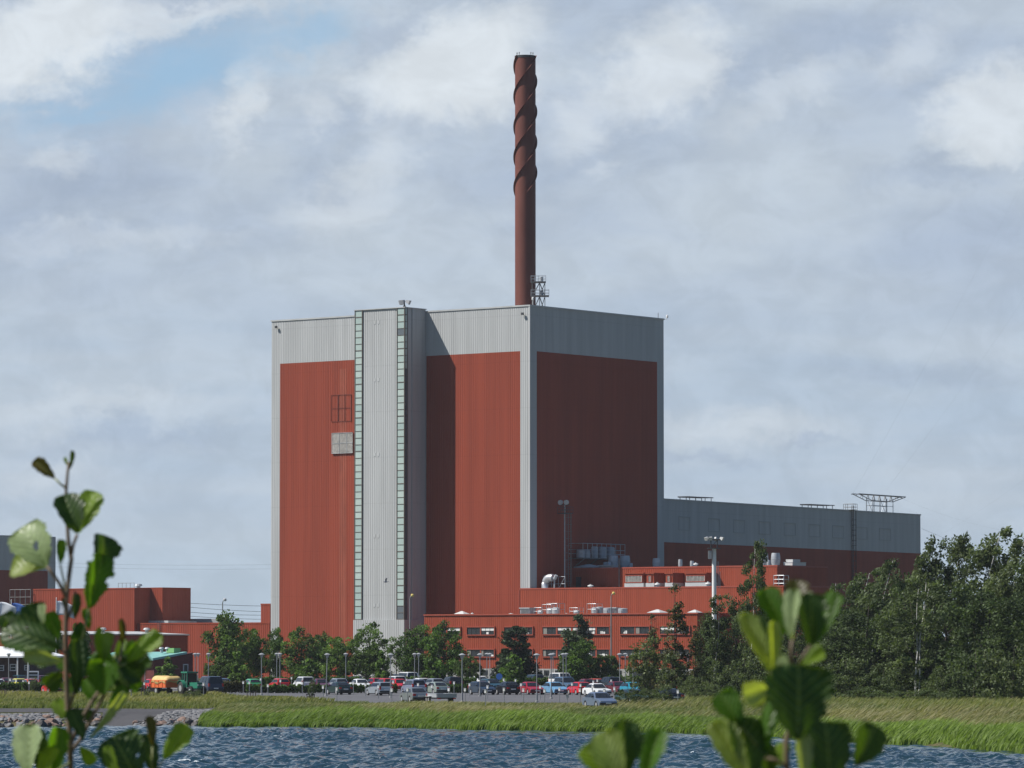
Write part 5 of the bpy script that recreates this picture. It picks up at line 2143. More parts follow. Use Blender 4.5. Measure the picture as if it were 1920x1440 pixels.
def make_gull():
    D = 560.0
    t = thing('gull', 'grey gull gliding in front of the pale stair tower', 'bird', P(723, 1091, D), math.radians(200))
    g_ = MB()
    g_.tube([(-0.32, 0, 0.02), (-0.2, 0, 0.0), (0.0, 0, -0.02), (0.16, 0, 0.0), (0.26, 0, 0.04), (0.33, 0, 0.02)], [0.02, 0.06, 0.085, 0.07, 0.045, 0.012], 10)
    # tail fan
    g_.add([(-0.25, 0.03, 0.03), (-0.25, -0.03, 0.03), (-0.46, -0.08, 0.04), (-0.46, 0.08, 0.04), (-0.25, 0.03, 0.01), (-0.25, -0.03, 0.01), (-0.46, -0.08, 0.03), (-0.46, 0.08, 0.03)],
           [(0, 1, 2, 3), (7, 6, 5, 4), (0, 3, 7, 4), (1, 0, 4, 5), (2, 1, 5, 6), (3, 2, 6, 7)])
    # wings: raised inner arm, long hand
    for s in (1, -1):
        st = [(0.05, 0.10, -0.12, 0.03), (0.32, 0.16, -0.08, 0.22), (0.62, 0.12, -0.10, 0.30), (0.78, -0.06, -0.14, 0.27)]
        vs, fs = [], []
        for y, xf, xb, z in st:
            vs += [(xf, s * y, z + 0.012), (xb, s * y, z + 0.012), (xb, s * y, z - 0.012), (xf, s * y, z - 0.012)]
        for i in range(3):
            for j in range(4):
                j2 = (j + 1) % 4
                fs.append((4 * i + j, 4 * i + j2, 4 * i + 4 + j2, 4 * i + 4 + j))
        fs += [(3, 2, 1, 0), (12, 13, 14, 15)]
        g_.add(vs, fs)
    g_.build('body', M['gull'], t, smooth=True, auto=60)
    b = MB()
    b.tube([(0.32, 0, 0.02), (0.39, 0, 0.005)], [0.014, 0.004], 6)
    b.build('beak', M['yellow'], t)
    t.rotation_euler = (math.radians(18), 0, math.radians(200))


make_gull()


# ------------------------------------------------------------------ vehicles
def paint(name, r, g, b, rough=0.28, metal=0.0):
    return mat('car_paint_' + name, lin(r, g, b)[:3], rough, metal, 0.5, coat=0.6)


PAINT = {
    'dkgreen': paint('dark_green', 34, 52, 48), 'silver': paint('silver', 176, 182, 188, 0.3, 0.5), 'lilac': paint('lilac_silver', 150, 156, 178, 0.3, 0.4),
    'palegreen': paint('pale_green_silver', 166, 178, 168, 0.3, 0.4), 'dkblue': paint('dark_blue', 34, 46, 62), 'black': paint('black', 22, 24, 28),
    'crimson': paint('crimson', 158, 28, 44), 'sky': paint('sky_blue', 112, 160, 196), 'red': paint('red', 196, 26, 30), 'white': paint('white', 222, 224, 224),
    'dkred': paint('dark_red', 96, 22, 30), 'teal': paint('bright_teal', 40, 140, 168), 'grey': paint('silver_grey', 140, 146, 150, 0.3, 0.5),
    'bluegrey': paint('blue_grey', 118, 132, 156, 0.3, 0.4), 'green': paint('mint_green', 72, 170, 110), 'purple': paint('faded_plum', 92, 52, 70),
    'yellow': paint('yellow', 214, 204, 60), 'orange': paint('orange_red', 196, 78, 48), 'navy': paint('navy', 26, 32, 58), 'blue': paint('blue', 34, 56, 116),
    'maroon': paint('maroon', 88, 20, 28), 'dkteal': paint('dark_teal', 40, 72, 84), 'steel': paint('steel_blue', 92, 118, 146, 0.3, 0.3),
}

CAR = {
    # L, W, H, cowl x, roof front x, roof rear x, rear base x, belt z, rear belt z, hood z
    'saloon': (4.5, 1.74, 1.42, 0.98, 0.28, -0.98, -1.70, 0.92, 0.97, 0.74),
    'hatch': (3.95, 1.68, 1.44, 0.95, 0.30, -1.38, -1.84, 0.92, 0.95, 0.74),
    'estate': (4.6, 1.74, 1.47, 1.00, 0.30, -1.92, -2.20, 0.93, 0.96, 0.74),
    'mpv': (4.5, 1.80, 1.68, 1.35, 0.62, -1.95, -2.16, 1.00, 1.02, 0.82),
    'van': (4.9, 1.90, 1.98, 1.75, 1.10, -2.25, -2.40, 1.12, 1.12, 0.92),
    'suv': (4.5, 1.80, 1.72, 0.98, 0.35, -1.95, -2.14, 1.05, 1.06, 0.92),
    'fastback': (4.6, 1.70, 1.40, 0.95, 0.30, -0.75, -2.05, 0.88, 0.86, 0.76),
}
CARP = {}


def car_proto(kind):
    L, W, H, xc, rf, rr, xb, zb, zbr, zh = CAR[kind]
    hl = L / 2
    root = thing('parked_car', 'x', 'car')
    wr = 0.31 if kind not in ('suv', 'van') else 0.35
    xf, xr = hl - 0.85, -hl + 0.92
    body = MB()

    def arch(cx):
        return [(cx + (wr + 0.07) * math.cos(a), wr + (wr + 0.07) * math.sin(a)) for a in np.linspace(math.pi * 1.05, -math.pi * 0.05, 9)]
    low = 0.24 if kind != 'suv' else 0.34
    prof = [(-hl + 0.08, low + 0.05)] + arch(xr) + arch(xf) + [(hl - 0.06, low), (hl, low + 0.18), (hl, 0.58), (hl - 0.05, zh - 0.08), (hl - 0.22, zh),
                                                      (xc + 0.25, zb - 0.05), (xc, zb), (xb, zbr)]
    if kind in ('saloon', 'fastback'):
        prof += [(-hl + 0.10, zbr - 0.03), (-hl + 0.02, zbr - 0.16)]
    else:
        prof += [(-hl + 0.04, zbr - 0.05)]
    prof += [(-hl, 0.55), (-hl, low + 0.16)]
    cz = 0.58
    n = len(prof)
    sl = [(-W / 2, 0.975, 0.94), (-W / 2 + 0.07, 0.995, 0.99), (-W / 2 + 0.22, 1, 1), (W / 2 - 0.22, 1, 1), (W / 2 - 0.07, 0.995, 0.99), (W / 2, 0.975, 0.94)]
    vs = []
    for y, sx, sz in sl:
        for (x, z) in prof:
            k = sz if z > cz else 1.0
            vs.append((x * sx, y * (1.0 if abs(x) < hl - 0.5 else 0.95), cz + (z - cz) * k))
    fs = []
    for s in range(len(sl) - 1):
        for i in range(n):
            j = (i + 1) % n
            fs.append((s * n + i, s * n + n + i, s * n + n + j, s * n + j))
    fs.append(tuple(range(n)))
    fs.append(tuple((len(sl) - 1) * n + i for i in range(n - 1, -1, -1)))
    body.add(vs, fs)

    wb, wt = W / 2 - 0.05, W / 2 - 0.24

    def hw(z):
        return wb + (wt - wb) * (z - zb) / (H - zb)
    cp = [(xb + 0.02, zbr - 0.06), (xc - 0.02, zb - 0.06), (rf, H - 0.055), (rf - 0.25, H - 0.01), ((rf + rr) / 2, H), (rr + 0.2, H - 0.015), (rr, H - 0.06)]
    m_ = len(cp)
    vs = []
    for side, ins, dz in ((-1, 0.0, -0.05), (-1, 0.10, 0.0), (1, 0.10, 0.0), (1, 0.0, -0.05)):
        for x, z in cp:
            top = z > zb + 0.2
            zz = z + (dz if top else 0)
            vs.append((x, side * (hw(max(z, zb)) - ins), zz))
    fs = []
    for s in range(3):
        for i in range(m_):
            j = (i + 1) % m_
            fs.append((s * m_ + i, s * m_ + m_ + i, s * m_ + m_ + j, s * m_ + j))
    fs.append(tuple(range(m_)))
    fs.append(tuple(3 * m_ + i for i in range(m_ - 1, -1, -1)))
    body.add(vs, fs)
    body.build('body', M['white'], root, smooth=True, auto=32)
    u = MB()
    u.box(-hl + 0.2, hl - 0.2, -W / 2 + 0.12, W / 2 - 0.12, 0.17, 0.55)
    u.build('underbody', M['blackp'], root)

    # glass
    def pane(name, a, b, c_, d_, off):
        g_ = MB()
        p = [Vector(q) for q in (a, b, c_, d_)]
        nrm = (p[1] - p[0]).cross(p[3] - p[0]).normalized()
        if nrm.dot(Vector(off)) < 0:
            nrm = -nrm
        fr = [q + nrm * 0.022 for q in p]
        bk = [q - nrm * 0.02 for q in p]
        g_.add(fr + bk, [(0, 1, 2, 3), (7, 6, 5, 4), (0, 4, 5, 1), (1, 5, 6, 2), (2, 6, 7, 3), (3, 7, 4, 0)])
        return g_.build(name, M['glass'], root)
    z0, z1 = zb + 0.03, H - 0.10
    f_ = lambda z, x0, x1, za, zz: x0 + (x1 - x0) * (z - za) / (zz - za)
    xw0, xw1 = f_(z0, xc, rf, zb, H - 0.055), f_(z1, xc, rf, zb, H - 0.055)
    pane('windscreen', (xw0, -hw(z0) + 0.1, z0), (xw0, hw(z0) - 0.1, z0), (xw1, hw(z1) - 0.12, z1), (xw1, -hw(z1) + 0.12, z1), (1, 0, 0.5))
    zr0 = zbr + (0.04 if kind in ('saloon', 'fastback') else 0.06)
    xw0, xw1 = f_(zr0, xb, rr, zbr, H - 0.06), f_(z1, xb, rr, zbr, H - 0.06)
    pane('rear_window', (xw0, -hw(zr0) + 0.12, zr0), (xw0, hw(zr0) - 0.12, zr0), (xw1, hw(z1) - 0.13, z1), (xw1, -hw(z1) + 0.13, z1), (-1, 0, 0.5))
    for s in (-1, 1):
        xa0 = f_(z0 + 0.03, xc, rf, zb, H - 0.055) - 0.16
        xa1 = f_(z1 - 0.02, xc, rf, zb, H - 0.055) - 0.14
        xe0 = f_(z0 + 0.03, xb, rr, zbr, H - 0.06) + 0.20
        xe1 = f_(z1 - 0.02, xb, rr, zbr, H - 0.06) + 0.16
        span = [(0.0, 0.485), (0.515, 1.0)] if kind in ('saloon', 'hatch', 'fastback') else [(0, 0.36), (0.385, 0.70), (0.73, 1.0)]
        for a, b in span:
            za, zz = z0 + 0.02, z1 - 0.03
            pane('side_window', (xa0 + (xe0 - xa0) * a, s * hw(za), za), (xa0 + (xe0 - xa0) * b, s * hw(za), za),
                 (xa1 + (xe1 - xa1) * b, s * (hw(zz) - 0.005), zz), (xa1 + (xe1 - xa1) * a, s * (hw(zz) - 0.005), zz), (0, s, 0.2))
    for x in (xf, xr):
        for s in (-1, 1):
            g_ = MB()
            y0, y1 = (W / 2 - 0.21, W / 2 - 0.015) if s > 0 else (-W / 2 + 0.015, -W / 2 + 0.21)
            g_.tube([(x, y0, wr), (x, y1, wr)], wr, 18)
            o = g_.build('wheel', M['tyre'], root, smooth=True, auto=40)
            r_ = MB()
            yo = s * (W / 2 - 0.012)
            r_.tube([(x, yo - s * 0.05, wr), (x, yo, wr), (x, yo + s * 0.006, wr)], [wr * 0.66, wr * 0.66, wr * 0.3], 14)
            r_.build('rim', M['rim'], o, smooth=True, auto=40)
    zl = 0.74 if kind not in ('mpv', 'van', 'suv') else 0.92
    for s in (-1, 1):
        g_ = MB()
        ya, yb = sorted((s * (W / 2 - 0.36), s * (W / 2 - 0.08)))
        if kind in ('estate', 'mpv', 'van', 'suv'):
            ya, yb = sorted((s * (W / 2 - 0.24), s * (W / 2 - 0.05)))
            g_.box(-hl - 0.015, -hl + 0.14, ya, yb, zl - 0.10, zl + 0.26)
        else:
            g_.box(-hl - 0.02, -hl + 0.14, ya, yb, zl - 0.10, zl + 0.10)
        g_.build('tail_light', M['redlens'], root)
        g_ = MB()
        ya, yb = sorted((s * (W / 2 - 0.42), s * (W / 2 - 0.1)))
        zz = zh - 0.14
        g_.box(hl - 0.14, hl - 0.012, ya, yb, zz - 0.09, zz + 0.05)
        g_.build('headlight', M['clearlens'], root)
        g_ = MB()
        ya, yb = sorted((s * (W / 2 - 0.03), s * (W / 2 + 0.14)))
        g_.box(xc - 0.42, xc - 0.28, ya, yb, zb + 0.02, zb + 0.15)
        g_.build('mirror', M['blackp'], root)
    for sx in (-1, 1):
        g_ = MB()
        x0, x1 = sorted((sx * (hl - 0.02), sx * (hl + 0.045)))
        g_.box(x0, x1, -W / 2 + 0.08, W / 2 - 0.08, low + 0.10, low + 0.26)
        g_.build('bumper', M['blackp'], root)
        g_ = MB()
        zp = 0.62 if (sx < 0) else 0.45
        x0, x1 = sorted((sx * (hl - 0.01), sx * (hl + 0.055)))
        g_.box(x0, x1, -0.26, 0.26, zp - 0.055, zp + 0.055)
        g_.build('number_plate', M['plate'], root)
    kids(root)
    return root


CARS = [
    # kind, paint, column, ground row (or None) , distance, facing, label, short name
    ('saloon', 'dkgreen', 636, None, 489, 'a', 'dark green saloon parked beside the leaning lamp, nose away', 'dark green saloon'),
    ('estate', 'silver', 711, None, 480, 'a', 'silver estate car parked nose away beside the hedge', 'silver estate'),
    ('saloon', 'grey', 777, None, 413, 'a', 'silver grey saloon parked nearest the grass in front of the flat trailer', 'silver grey saloon'),
    ('mpv', 'lilac', 776, None, 492, 'a', 'lilac silver people carrier half hidden behind the silver grey saloon', 'lilac people carrier'),
    ('saloon', 'palegreen', 818, None, 490, 'a', 'pale green silver saloon right of the lilac people carrier', 'pale green saloon'),
    ('estate', 'dkblue', 904, None, 488, 't', 'dark blue estate car facing the water under the lamp', 'dark blue estate'),
    ('hatch', 'black', 951, None, 488, 'a', 'black hatchback parked nose away beside the crimson coupe', 'black hatchback'),
    ('saloon', 'crimson', 995, None, 489, 't', 'crimson coupe facing the water between black and sky blue cars', 'crimson coupe'),
    ('saloon', 'sky', 1039, None, 489, 't', 'sky blue saloon facing the water', 'sky blue saloon'),
    ('hatch', 'red', 1086, None, 486, 'a', 'bright red hatchback left of the white three-door saloon', 'bright red hatchback'),
    ('fastback', 'white', 1119, None, 470, 't', 'white old three-door saloon with black bumpers facing the water', 'white three-door saloon'),
    ('saloon', 'dkred', 1158, None, 496, 't', 'dark red car partly hidden right of the white three-door saloon', 'dark red car'),
    ('hatch', 'teal', 1186, None, 484, 't', 'bright teal car behind the shrubs', 'bright teal car'),
    ('saloon', 'bluegrey', 1124, None, 387, 't', 'blue grey saloon sunk behind the tall dry grass', 'blue grey saloon'),
    ('saloon', 'dkteal', 1186, None, 396, 't', 'dark green car hidden behind the low shrubs right of the blue grey saloon', 'hidden dark green car'),
    ('saloon', 'black', 1249, None, 402, 'a', 'low black car among the shrubs beside the thin birch stem', 'low black car'),
    ('estate', 'black', 1243, None, 486, 'a', 'black estate car with roof rails behind the thin birch', 'black estate'),
    ('mpv', 'dkblue', 1277, None, 488, 'a', 'dark blue people carrier right of the thin birch stem', 'dark blue people carrier'),
    ('hatch', 'steel', 1300, None, 500, 't', 'steel blue hatchback glimpsed at the right end of the car park', 'steel blue hatchback'),
    # second row behind the hedge
    ('hatch', 'green', 472, None, 540, 'a', 'mint green hatchback behind the low hedge', 'green hatchback'),
    ('estate', 'red', 524, None, 544, 'a', 'red estate car behind the low hedge', 'red estate'),
    ('mpv', 'white', 570, None, 546, 'a', 'white people carrier with tall tail lights behind the low hedge', 'white people carrier'),
    ('hatch', 'purple', 601, None, 542, 't', 'faded plum hatchback behind the dark green saloon', 'plum hatchback'),
    ('estate', 'silver', 632, None, 546, 'a', 'silver estate car behind the dark green saloon', 'second-row silver estate'),
    ('saloon', 'white', 676, None, 542, 't', 'white saloon facing the hedge between the silver cars', 'white saloon'),
    ('hatch', 'crimson', 702, None, 560, 'a', 'crimson hatchback further back between white saloon and silver estate', 'crimson hatchback'),
    ('estate', 'red', 721, None, 548, 'a', 'red estate car showing its roof over the silver estate', 'second-row red estate'),
    ('hatch', 'red', 748, None, 540, 't', 'red hatchback facing the hedge left of the lilac people carrier', 'second-row red hatchback'),
    ('mpv', 'white', 742, None, 562, 'a', 'white people carrier behind the red hatchback facing the hedge', 'white carrier'),
    ('estate', 'white', 786, None, 552, 'a', 'white estate car with red tail lights behind the lilac people carrier', 'white estate'),
    ('estate', 'silver', 812, None, 545, 'a', 'silver estate car behind the pale green saloon', 'silver estate behind'),
    ('suv', 'black', 846, None, 540, 'a', 'black off-road car right of the pale green saloon', 'black off-road car'),
    ('estate', 'dkteal', 921, None, 538, 't', 'dark teal estate car behind the dark blue estate', 'dark teal estate'),
    ('suv', 'steel', 1062, None, 535, 't', 'steel grey people carrier in front of the white van', 'steel grey carrier'),
    ('van', 'white', 1052, None, 585, 't', 'white van behind the steel grey people carrier', 'white van'),
    ('hatch', 'dkred', 1098, None, 540, 'a', 'dark red hatchback behind the bright red hatchback', 'dark red hatchback'),
    ('suv', 'black', 1142, None, 535, 'a', 'black off-road car behind the white three-door saloon', 'other black off-road car'),
    ('hatch', 'orange', 1119, None, 545, 't', 'orange red hatchback roof showing over the white three-door saloon', 'orange hatchback'),
    # third row
    ('hatch', 'orange', 590, None, 600, 't', 'orange red hatchback far back under the trees left of the leaning lamp', 'far orange hatchback'),
    ('saloon', 'black', 665, None, 605, 'a', 'black car far back under the round clipped tree', 'far black car'),
    ('mpv', 'dkblue', 740, None, 608, 'a', 'dark blue people carrier far back left of the paired lamps', 'far blue carrier'),
    ('van', 'white', 763, None, 604, 'a', 'white delivery van far back behind the white people carrier', 'far white van'),
    ('estate', 'silver', 790, None, 602, 't', 'pale estate car far back behind the paired lamps', 'far pale estate'),
    ('saloon', 'white', 901, None, 600, 't', 'white car behind the hedge over the dark blue estate', 'far white car'),
    ('mpv', 'dkteal', 1000, None, 596, 'a', 'dark teal people carrier far back behind the crimson coupe', 'far teal carrier'),
    ('estate', 'maroon', 968, None, 598, 't', 'maroon estate car far back under the dark pine', 'far maroon estate'),
    # left part
    ('hatch', 'red', 99, None, 503, 'a', 'red hatchback at the meadow edge left of the alder stem', 'red hatchback at the meadow'),
    ('mpv', 'bluegrey', 100, None, 536, 'a', 'blue grey people carrier behind the red hatchback at the meadow', 'blue grey carrier'),
    ('hatch', 'yellow', 34, None, 548, 'a', 'yellow hatchback behind the left hedge', 'yellow hatchback'),
    ('hatch', 'orange', 56, None, 540, 'a', 'orange red car behind the left hedge', 'orange red car'),
    ('mpv', 'purple', 78, None, 575, 'a', 'plum people carrier behind the orange red car', 'plum carrier'),
    ('saloon', 'white', -4, None, 540, 't', 'white car cut by the left picture edge', 'white car at the edge'),
    ('saloon', 'maroon', 12, None, 568, 'a', 'maroon saloon in front of the white roofed house', 'maroon saloon'),
    ('mpv', 'dkteal', 40, None, 584, 't', 'dark teal people carrier below the white house window', 'dark teal carrier'),
    ('saloon', 'blue', 170, None, 512, 'a', 'blue saloon glimpsed between the alder leaves', 'blue saloon'),
    ('hatch', 'maroon', 252, None, 502, 'a', 'maroon hatchback at the meadow edge right of the alder leaves', 'maroon hatchback'),
    ('hatch', 'red', 284, None, 538, 'a', 'red hatchback behind the black saloon left of the tractor', 'red hatchback left of the tractor'),
    ('saloon', 'black', 299, None, 501, 'a', 'black saloon parked left of the orange trailer', 'black saloon'),
    ('van', 'navy', 394, None, 500, 'a', 'navy blue van parked right of the green tractor', 'navy blue van'),
    ('estate', 'steel', 419, None, 545, 't', 'steel blue car behind the brown hedge right of the navy blue van', 'steel blue car'),
]


def make_cars():
    rng = random.Random(2)
    for kind, pn, px, _, D, face, lab, short in CARS:
        first = kind not in CARP
        if first:
            CARP[kind] = car_proto(kind)
        o = CARP[kind] if first else copy_tree(CARP[kind])
        o.name = 'parked_van' if kind == 'van' else 'parked_car'
        x = X(px, D)
        o.location = (x, D, (0.0 if D > 495 and x < -23 else max(float(gz(x, D)), -0.2)) + (0.034 if abs(D - 500) < 130 else 0.0))
        a = math.radians(20 + rng.uniform(-2.5, 2.5))
        o.rotation_euler = (0, 0, (math.pi / 2 + a) if face == 'a' else (-math.pi / 2 + a))
        o['label'] = lab
        o['category'] = 'van' if kind == 'van' else 'car'
        o['group'] = 'vehicles on the car park'
        ch = CHILDREN.get(o.name) if False else [c for c in o.children]
        for c in ch:
            if c.name.split('.')[0] == 'body':
                c.material_slots[0].link = 'OBJECT'
                c.material_slots[0].material = PAINT[pn]


make_cars()


def make_tractor():
    D = 483.0
    rz = math.radians(-60)
    t = thing('tractor', 'green tractor with a tall cab parked in front of the orange trailer', 'tractor', (X(360, D), D, 0.03), rz)

    def wheel(x, s, r, w_):
        g_ = MB()
        y = s * 0.78
        g_.tube([(x, y - w_ / 2, r), (x, y - w_ / 2 + 0.06, r), (x, y + w_ / 2 - 0.06, r), (x, y + w_ / 2, r)], [r * 0.9, r, r, r * 0.9], 22)
        for k in range(18):
            a = 2 * math.pi * k / 18
            c = Vector((x + (r + 0.01) * math.cos(a), y, r + (r + 0.01) * math.sin(a)))
            tx, tz = -math.sin(a), math.cos(a)
            g_.tube([c + Vector((tx * 0.07, -w_ * 0.45, tz * 0.07)), c - Vector((tx * 0.07, -w_ * 0.45, tz * 0.07))], 0.035, 4)
        o = g_.build('wheel', M['tyre'], t, smooth=True, auto=40)
        q = MB()
        yo = y + s * w_ * 0.5
        q.tube([(x, yo - s * 0.12, r), (x, yo + s * 0.01, r), (x, yo + s * 0.015, r)], [r * 0.46, r * 0.46, r * 0.2], 16)
        q.build('rim', M['rim'], o, smooth=True, auto=40)
    for s in (-1, 1):
        wheel(-0.9, s, 0.74, 0.42)
        wheel(1.35, s, 0.48, 0.30)
    b = MB()
    b.slab([(0.05, -0.36, 0.75), (1.95, -0.30, 0.75), (1.95, 0.30, 0.75), (0.05, 0.36, 0.75)], 0.65)
    b.box(1.951, 2.0, -0.28, 0.28, 0.8, 1.3)
    b.build('hood', M['tgreen'], t)
    b = MB()
    b.box(-1.2, 1.9, -0.22, 0.22, 0.45, 0.749)
    b.build('chassis', M['darksteel'], t)
    c = MB()
    for x, y in ((0.05, 0.6), (0.05, -0.6), (-1.15, 0.66), (-1.15, -0.66), (-0.5, 0.66), (-0.5, -0.66)):
        c.tube([(x, y, 0.95), (x * 0.9 - 0.05, y * 0.93, 2.42)], 0.055, 6)
    c.box(-1.25, 0.1, -0.68, 0.68, 0.82, 1.1)
    cab = c.build('cab', M['tgreen'], t)
    g_ = MB()
    g_.box(-1.08, 0.0, -0.58, 0.58, 1.11, 2.40)
    g_.build('cab_window', M['glass'], cab)
    g_ = MB()
    g_.slab([(-1.3, -0.72, 2.42), (0.2, -0.68, 2.42), (0.2, 0.68, 2.42), (-1.3, 0.72, 2.42)], 0.17)
    g_.build('cab_roof', M['tgreen'], cab)
    for s in (-1, 1):
        g_ = MB()
        pts = [(-0.9 + 0.86 * math.cos(a), s * 0.80, 0.74 + 0.86 * math.sin(a)) for a in np.linspace(0.15, 2.6, 9)]
        for p0, p1 in zip(pts[:-1], pts[1:]):
            g_.add([(p0[0], p0[1] - 0.26, p0[2]), (p0[0], p0[1] + 0.26, p0[2]), (p1[0], p1[1] + 0.26, p1[2]), (p1[0], p1[1] - 0.26, p1[2]),
                    (p0[0] * 1.0, p0[1] - 0.26, p0[2] + 0.05), (p0[0], p0[1] + 0.26, p0[2] + 0.05), (p1[0], p1[1] + 0.26, p1[2] + 0.05), (p1[0], p1[1] - 0.26, p1[2] + 0.05)],
                   [(0, 1, 2, 3), (7, 6, 5, 4), (0, 4, 5, 1), (2, 6, 7, 3), (1, 5, 6, 2), (3, 7, 4, 0)])
        g_.build('mudguard', M['tgreen'], t)
    g_ = MB()
    g_.tube([(0.9, 0.2, 1.4), (0.9, 0.2, 2.2)], 0.05, 8)
    g_.build('exhaust', M['darksteel'], t)
    for s in (-1, 1):
        g_ = MB()
        g_.box(1.99, 2.03, s * 0.19 - 0.09, s * 0.19 + 0.09, 1.05, 1.2)
        g_.build('headlight', M['clearlens'], t)
    # trailer behind it
    d = Vector((math.cos(rz), math.sin(rz), 0))
    q = Vector((X(360, D), D, 0.03)) - d * 5.0 + Vector((-0.6, 0, 0))
    t = thing('farm_trailer', 'orange farm trailer covered with a yellow tarpaulin behind the tractor', 'trailer', q, rz)
    b = MB()
    b.box(-2.0, 1.9, -1.0, 1.0, 0.80, 0.95)
    for a in ((-2.0, 1.9, -1.0, -0.94), (-2.0, 1.9, 0.94, 1.0), (-2.0, -1.94, -0.939, 0.939), (1.84, 1.9, -0.939, 0.939)):
        b.box(a[0], a[1], a[2], a[3], 0.951, 1.62)
    for x in (-1.9, -0.95, 0.0, 0.95, 1.8):
        for s in (-1, 1):
            b.box(x - 0.04, x + 0.04, s * 1.03 - 0.03, s * 1.03 + 0.03, 0.85, 1.6)
    b.build('box', M['orange'], t)
    g_ = MB()
    n, m_ = 16, 12
    vs, fs = [], []
    for i in range(n + 1):
        u = i / n
        for j in range(m_ + 1):
            v_ = j / m_
            y = -1.06 + 2.12 * v_
            edge = min(v_, 1 - v_)
            z = 1.62 + 0.52 * min(1, edge * 4.5) ** 0.6 * (0.9 + 0.1 * math.sin(u * 7)) - 0.02
            if edge == 0:
                z = 1.30 + 0.12 * math.sin(u * 11)
            xx = -2.07 + 4.03 * u
            if i in (0, n):
                z = min(z, 1.40 + 0.06 * math.sin(v_ * 9))
            vs.append((xx, y, z))
    for i in range(n):
        for j in range(m_):
            a = i * (m_ + 1) + j
            fs.append((a, a + m_ + 1, a + m_ + 2, a + 1))
    g_.add(vs, fs)
    o = g_.build('tarpaulin', M['tarp'], t, smooth=True)
    sd = o.modifiers.new('thick', 'SOLIDIFY')
    sd.thickness = 0.02
    for s in (-1, 1):
        for x in (-0.9,):
            w_ = MB()
            w_.tube([(x, s * 0.62, 0.46), (x, s * 0.92, 0.46)], 0.46, 18)
            wo = w_.build('wheel', M['tyre'], t, smooth=True, auto=40)
            r_ = MB()
            r_.tube([(x, s * 0.88, 0.46), (x, s * 0.93, 0.46)], 0.24, 14)
            r_.build('rim', M['rim'], wo)
    g_ = MB()
    g_.tube([(1.9, 0.6, 0.75), (3.4, 0, 0.6)], 0.06, 6)
    g_.tube([(1.9, -0.6, 0.75), (3.4, 0, 0.6)], 0.06, 6)
    g_.build('drawbar', M['darksteel'], t)


make_tractor()


def make_car_trailer():
    D = 411.0
    rz = math.radians(110)
    t = thing('car_trailer', 'low grey flatbed car trailer with paired wheels right of the silver grey saloon', 'trailer', (X(823, D), D, 0.03), rz)
    d = MB()
    d.box(-2.2, 1.4, -0.95, 0.95, 0.52, 0.62)
    d.build('deck', M['zinc'], t)
    for (nm, a) in (('tailboard', (-2.26, -2.201, -0.95, 0.95)), ('side_board', (-2.2, 1.4, 0.951, 1.0)), ('side_board', (-2.2, 1.4, -1.0, -0.951)), ('headboard', (1.401, 1.46, -0.95, 0.95))):
        b = MB()
        b.box(a[0], a[1], a[2], a[3], 0.50, 0.88)
        for k in range(2):
            b.box(a[0] - 0.012, a[1] + 0.012, a[2] - 0.012, a[3] + 0.012, 0.55 + 0.26 * k, 0.58 + 0.26 * k)
        b.build(nm, M['zinc'], t)
    for s in (-1, 1):
        for x in (-0.45, 0.2):
            w_ = MB()
            w_.tube([(x, s * 1.04, 0.28), (x, s * 1.2, 0.28)], 0.28, 16)
            wo = w_.build('wheel', M['tyre'], t, smooth=True, auto=40)
            r_ = MB()
            r_.tube([(x, s * 1.18, 0.28), (x, s * 1.212, 0.28)], 0.17, 12)
            r_.build('rim', M['rim'], wo)
        g_ = MB()
        g_.box(-0.8, 0.55, min(s * 1.02, s * 1.24), max(s * 1.02, s * 1.24), 0.60, 0.64)
        g_.build('mudguard', M['offwhite'], t)
        g_ = MB()
        ya, yb = sorted((s * 0.6, s * 0.9))
        g_.box(-2.3, -2.2, ya, yb, 0.36, 0.47)
        g_.build('tail_light', M['redlens'], t)
    g_ = MB()
    g_.box(-2.1, 1.3, -0.8, 0.8, 0.38, 0.515)
    g_.tube([(1.4, 0.5, 0.48), (2.6, 0, 0.45)], 0.05, 6)
    g_.tube([(1.4, -0.5, 0.48), (2.6, 0, 0.45)], 0.05, 6)
    g_.build('chassis', M['darksteel'], t)


make_car_trailer()


# ------------------------------------------------------------------ heating sockets on posts
POSTS = [(382, 1281), (456.5, 1278), (468, 1278.5), (489, 1272), (502.6, 1283.6), (526, 1275), (547, 1270), (554, 1277), (567, 1279), (582.8, 1272.8), (584.2, 1283),
         (606, 1286.5), (631.6, 1289.6), (671, 1273), (663, 1278.6), (685.5, 1282), (709.7, 1285.4), (734.7, 1291.7), (737.5, 1277), (758, 1278.6), (762.5, 1273.4),
         (764, 1291), (784, 1281.8), (810, 1285), (838, 1270), (853, 1274), (851.5, 1278.6), (841.5, 1290.6), (872, 1291), (880.5, 1282), (881.5, 1270), (914.2, 1286),
         (910.3, 1294), (916.7, 1277.6), (944.5, 1273), (946, 1277.8), (945, 1290.6), (966.7, 1274), (977, 1281.8), (981.5, 1291.7), (1013, 1286), (1021, 1293),
         (1039, 1278), (1049, 1290), (1072.4, 1281), (1088.5, 1283), (1087.3, 1292), (1111, 1285), (1120, 1274.5), (1112.5, 1277), (1133, 1292.7), (1146, 1275),
         (1152, 1289), (1192, 1292.7), (1250.4, 1290), (1271, 1294.6), (246.5, 1282), (271, 1280), (294.5, 1276), (298, 1272), (19.5, 1273), (31, 1275), (44, 1276), (55, 1278)]


